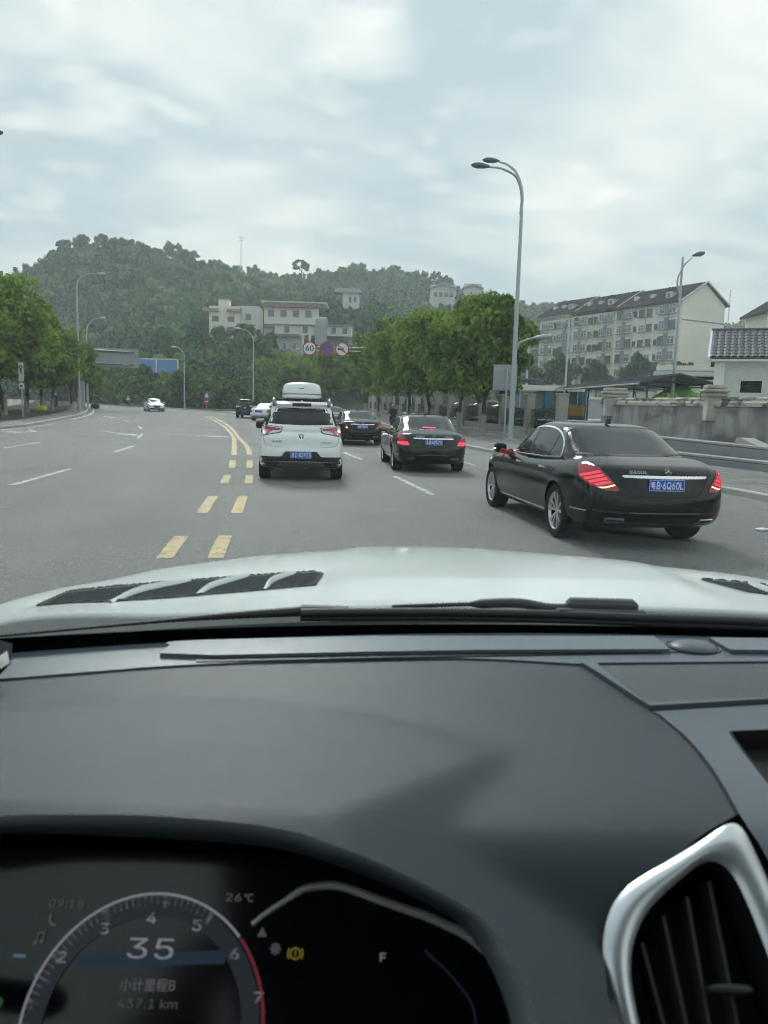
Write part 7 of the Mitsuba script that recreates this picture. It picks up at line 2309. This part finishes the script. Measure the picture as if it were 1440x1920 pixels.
def head_mesh(c, yaw=0.0, s=1.0):
    """Head with brow, nose, mouth, chin and ears, facing +y before yaw."""
    m = trimesh.creation.icosphere(4, 1.0)
    v = np.array(m.vertices)
    x, y, z = v.T
    y = y * (1 + 0.10 * (z > 0.1) * (y < 0))
    p = np.stack([x * 0.074, y * 0.095, z * 0.115], 1)
    jaw = np.clip(-z, 0, 1)
    p[:, 0] *= 1 - 0.28 * jaw
    p[:, 1] += 0.012 * jaw
    def bump(cx, cz, w, h_, a):
        return a * np.exp(-(((p[:, 0] - cx) / w) ** 2 + ((p[:, 2] - cz) / h_) ** 2)) * (y > 0.2)
    p[:, 1] += bump(0, -0.012, 0.012, 0.024, 0.022) + bump(0, 0.03, 0.05, 0.012, 0.006) - bump(0.028, 0.008, 0.014, 0.010, 0.008) - bump(-0.028, 0.008, 0.014, 0.010, 0.008)
    p[:, 1] += bump(0, -0.055, 0.022, 0.007, 0.005) + bump(0, -0.095, 0.02, 0.015, 0.008)
    ears = [trimesh.creation.icosphere(2, 1.0) for _ in range(2)]
    out = [trimesh.Trimesh(p, m.faces, process=False)]
    for e, sg in zip(ears, (-1, 1)):
        out.append(trimesh.Trimesh(np.array(e.vertices) * [0.010, 0.018, 0.030] + [sg * 0.074, -0.008, -0.005], e.faces, process=False))
    return moved(cat(out), c, yaw, s)


# the driver whose forearm hangs out of the grey saloon
hd0 = math.radians(-5.2)
CARX, CARY = 0.98, 22.15


def incar(p):
    x, y, z = p
    return V(CARX + x * math.cos(hd0) + y * math.sin(hd0), CARY - x * math.sin(hd0) + y * math.cos(hd0), z)


k = Kit()
sh_, el, wr = V(-0.62, 0.18, 1.13), V(-0.86, 0.30, 1.04), V(-1.13, 0.20, 1.075)
bones = [((V(-0.40, 0.0, 0.62), .15), (V(-0.40, -0.03, 1.00), .14)), ((V(-0.40, -0.03, 1.00), .14), (V(-0.40, -0.03, 1.14), .07)), ((V(-0.40, -0.03, 1.10), .09), (sh_, .062)), ((V(-0.40, -0.03, 1.10), .09), (V(-0.20, 0.02, 1.10), .065)),
         ((V(-0.20, 0.02, 1.10), .06), (V(-0.16, 0.24, 0.92), .045)), ((V(-0.16, 0.24, 0.92), .045), (V(-0.30, 0.46, 0.98), .034)), ((V(-0.36, 0.05, 0.62), .10), (V(-0.32, 0.46, 0.66), .08)), ((V(-0.32, 0.46, 0.66), .08), (V(-0.32, 0.66, 0.42), .06))]
tor = body(bones)
k.part('torso', trimesh.Trimesh([incar(p) for p in tor.vertices], tor.faces, process=False), 'cloth_black', True)
arm = body([((sh_, .055), (el, .046)), ((el, .046), ((el + wr) / 2, .043)), (((el + wr) / 2, .043), (wr, .030))] + hand_bones(wr, wr - el + V(0, 0, -0.05), V(0, -1, 0.2), 0.30, 1.05), 0.010, 4)
k.part('arm', trimesh.Trimesh([incar(p) for p in arm.vertices], arm.faces, process=False), 'skin', True)
hm_ = head_mesh((-0.40, 0.02, 1.27))
k.part('head', trimesh.Trimesh([incar(p) for p in hm_.vertices], hm_.faces, process=False), 'skin', True)
hair = trimesh.creation.icosphere(3, 1.0)
hv = np.array(hair.vertices) * [0.082, 0.10, 0.10] + V(-0.40, 0.0, 1.305)
k.part('head__hair', trimesh.Trimesh([incar(p) for p in hv], hair.faces, process=False), 'cloth_black', True)
k.put('person', 'driver resting a bare forearm out of the grey saloon window', 'person')


def scooter_kit(color):
    k = Kit()
    for y, nm in ((-0.62, 'wheel'), (0.62, 'wheel')):
        kk = 'wheel' if y < 0 else 'wheel_001'
        k.part(f'{kk}__tyre', moved(lathe([(0.17, -0.05), (0.24, -0.055), (0.26, 0), (0.24, 0.055), (0.17, 0.05)], 24, 'x'), (0, y, 0.26)), 'tyre', 40)
        k.part(f'{kk}__rim', moved(lathe([(0.0, -0.02), (0.17, -0.03), (0.17, 0.03), (0, 0.02)], 20, 'x'), (0, y, 0.26)), 'rim_metal')
    J = [((0, -0.55, 0.55), .12), ((0, -0.15, 0.50), .11), ((0, 0.10, 0.30), .09), ((0, 0.36, 0.36), .08), ((0, 0.48, 0.88), .065), ((0, 0.45, 0.98), .05)]
    k.part('frame', body(list(zip(J[:-1], J[1:])) + [(((0, 0.5, 0.6), .05), ((0, 0.62, 0.27), .035))], 0.05), color, True)
    k.part('seat', body([((V(0, -0.62, 0.72), .09), (V(0, -0.05, 0.68), .10))], 0.05), 'black_plastic', True)
    k.part('handlebar', tube([(-0.33, 0.36, 1.02), (-0.15, 0.46, 1.0), (0.15, 0.46, 1.0), (0.33, 0.36, 1.02)], 0.018, 6), 'dark_metal')
    k.part('headlight', lathe([(0, 0), (0.07, 0), (0.06, 0.05), (0, 0.06)], 16, 'y'), 'lens_clear', to_world=T().translate([0, 0.53, 0.85]))
    k.part('tail_light', box((0, -0.70, 0.66), (0.14, 0.03, 0.07), 0.01), 'lens_red')
    for s in (-1, 1):
        k.part('mirror', tube([(s * 0.24, 0.42, 1.02), (s * 0.30, 0.40, 1.22)], 0.01, 5), 'dark_metal')
        k.part('mirror__glass', box((s * 0.32, 0.40, 1.26), (0.12, 0.02, 0.08), 0.008), 'dark_glass')
    return k


def rider_kit(shirt, helmet, seat_y=-0.22, hands_on=True):
    k = Kit()
    hip, chest, neck = V(0, seat_y, 0.86), V(0, seat_y + 0.10, 1.22), V(0, seat_y + 0.13, 1.36)
    hb = V(0, 0.36, 1.05) if hands_on else V(0, seat_y + 0.30, 0.98)
    B = [((hip, .14), (chest, .15)), ((chest, .13), (neck, .06))]
    for s in (-1, 1):
        shd = chest + V(s * 0.19, 0, 0.07)
        elb = (shd + hb) / 2 + V(s * 0.16, -0.05, -0.10)
        hnd = hb + V(s * (0.30 if hands_on else 0.10), -0.03, 0.0)
        B += [((chest + V(0, 0, .05), .09), (shd, .065)), ((shd, .062), (elb, .048)), ((elb, .048), (hnd, .036))]
    k.part('jacket', body(B, 0.03), shirt, True)
    L = []
    for s in (-1, 1):
        kn = V(s * 0.17, seat_y + 0.42, 0.74)
        ft = V(s * 0.15, seat_y + 0.34, 0.34)
        L += [((hip + V(s * .07, 0, -.02), .10), (kn, .068)), ((kn, .068), (ft, .045)), ((ft, .045), (ft + V(0, 0.16, -0.03), .035))]
    k.part('trousers', body(L, 0.03), 'cloth_blue', True)
    hand = []
    for s in (-1, 1):
        hnd = hb + V(s * (0.30 if hands_on else 0.10), -0.03, 0.0)
        hand.append(body(hand_bones(hnd, V(0, 1, -0.1), V(s, 0, 0), 0.75), 0.012, 3))
    k.part('hand', hand[0], 'skin', True)
    k.part('hand', hand[1], 'skin', True)
    k.part('head', head_mesh(neck + V(0, 0.03, 0.13)), 'skin', True)
    hm2 = trimesh.creation.icosphere(3, 1.0)
    hv = np.array(hm2.vertices)
    hv = hv[:, :] * [0.125, 0.145, 0.135]
    hv[:, 2] = np.maximum(hv[:, 2], -0.055 - 0.0 * hv[:, 1])
    k.part('head__helmet', trimesh.Trimesh(hv + neck + V(0, 0.02, 0.175), hm2.faces, process=False), helmet, 40)
    return k


sk = scooter_kit('paint_black')
for x, y, hd_, riders in ((0.45, 59.6, -8, 2), (-39.3, 118.0, 150, 1), (-39.2, 92.0, 165, 1)):
    z = float(zg(y)) + (0.12 if x == -39.2 else 0)
    M = place((x, y, z), hd_)
    n = {0.45: 0, -39.3: 1, -39.2: 2}[x]
    sk.put('motor_scooter', ('black motor scooter carrying two people in red helmets, ahead of the grey saloon', 'dark motor scooter on the far bend below the tree row', 'dark motor scooter under the left-hand trees by the mast')[n], 'motor scooter', M)
    rider_kit(('cloth_black', 'cloth_white', 'cloth_black')[n], ('helmet_red', 'cloth_white', 'sign_white')[n]).put('person', ('rider in dark jacket and red helmet steering the scooter', 'scooter rider in a white shirt on the far bend', 'scooter rider in dark clothes under the left-hand trees')[n], 'person', M)
    if riders == 2:
        rider_kit('cloth_black', 'helmet_red', -0.55, False).put('person', 'passenger in dark jacket and red helmet at the back of the scooter', 'person', M)

# red ribbon bow tied to the nearest saloon's mirror
hl = math.radians(-7.2)


def onlimo(p):
    x, y, z = p
    return V(2.95 + x * math.cos(hl) + y * math.sin(hl), 11.48 - x * math.sin(hl) + y * math.cos(hl), z)


k = Kit()
for s in (-1, 1):
    loop = smooth_path([(-0.93, 0.90, 0.985), (-0.93 + s * 0.07, 0.88, 1.015), (-0.93 + s * 0.10, 0.88, 0.985), (-0.93 + s * 0.06, 0.89, 0.965), (-0.93, 0.90, 0.985)], 16)
    k.part('loop', tube([onlimo(p) for p in loop], 0.016, 6), 'sign_red', True)
    k.part('tail', tube([onlimo(p) for p in smooth_path([(-0.93, 0.90, 0.98), (-0.93 + s * 0.05, 0.88, 0.92), (-0.93 + s * 0.09, 0.89, 0.86)], 8)], 0.013, 5), 'sign_red', True)
k.part('knot', box(tuple(onlimo((-0.93, 0.89, 0.985))), (0.05, 0.05, 0.05), 0.012), 'sign_red')
k.put('ribbon_bow', 'red ribbon bow tied under the left mirror of the nearest saloon', 'ribbon')
# litter on the road right of the nearest saloon
single('litter', cat(moved(box((0, 0, 0.02), (0.16, 0.11, 0.035), 0.012), (5.45, 11.0, 0), 0.5), moved(box((0, 0, 0.015), (0.11, 0.08, 0.02), 0.008), (5.62, 11.08, 0), 1.2)), 'sign_white', 'crumpled white litter on the asphalt right of the nearest saloon', 'litter')
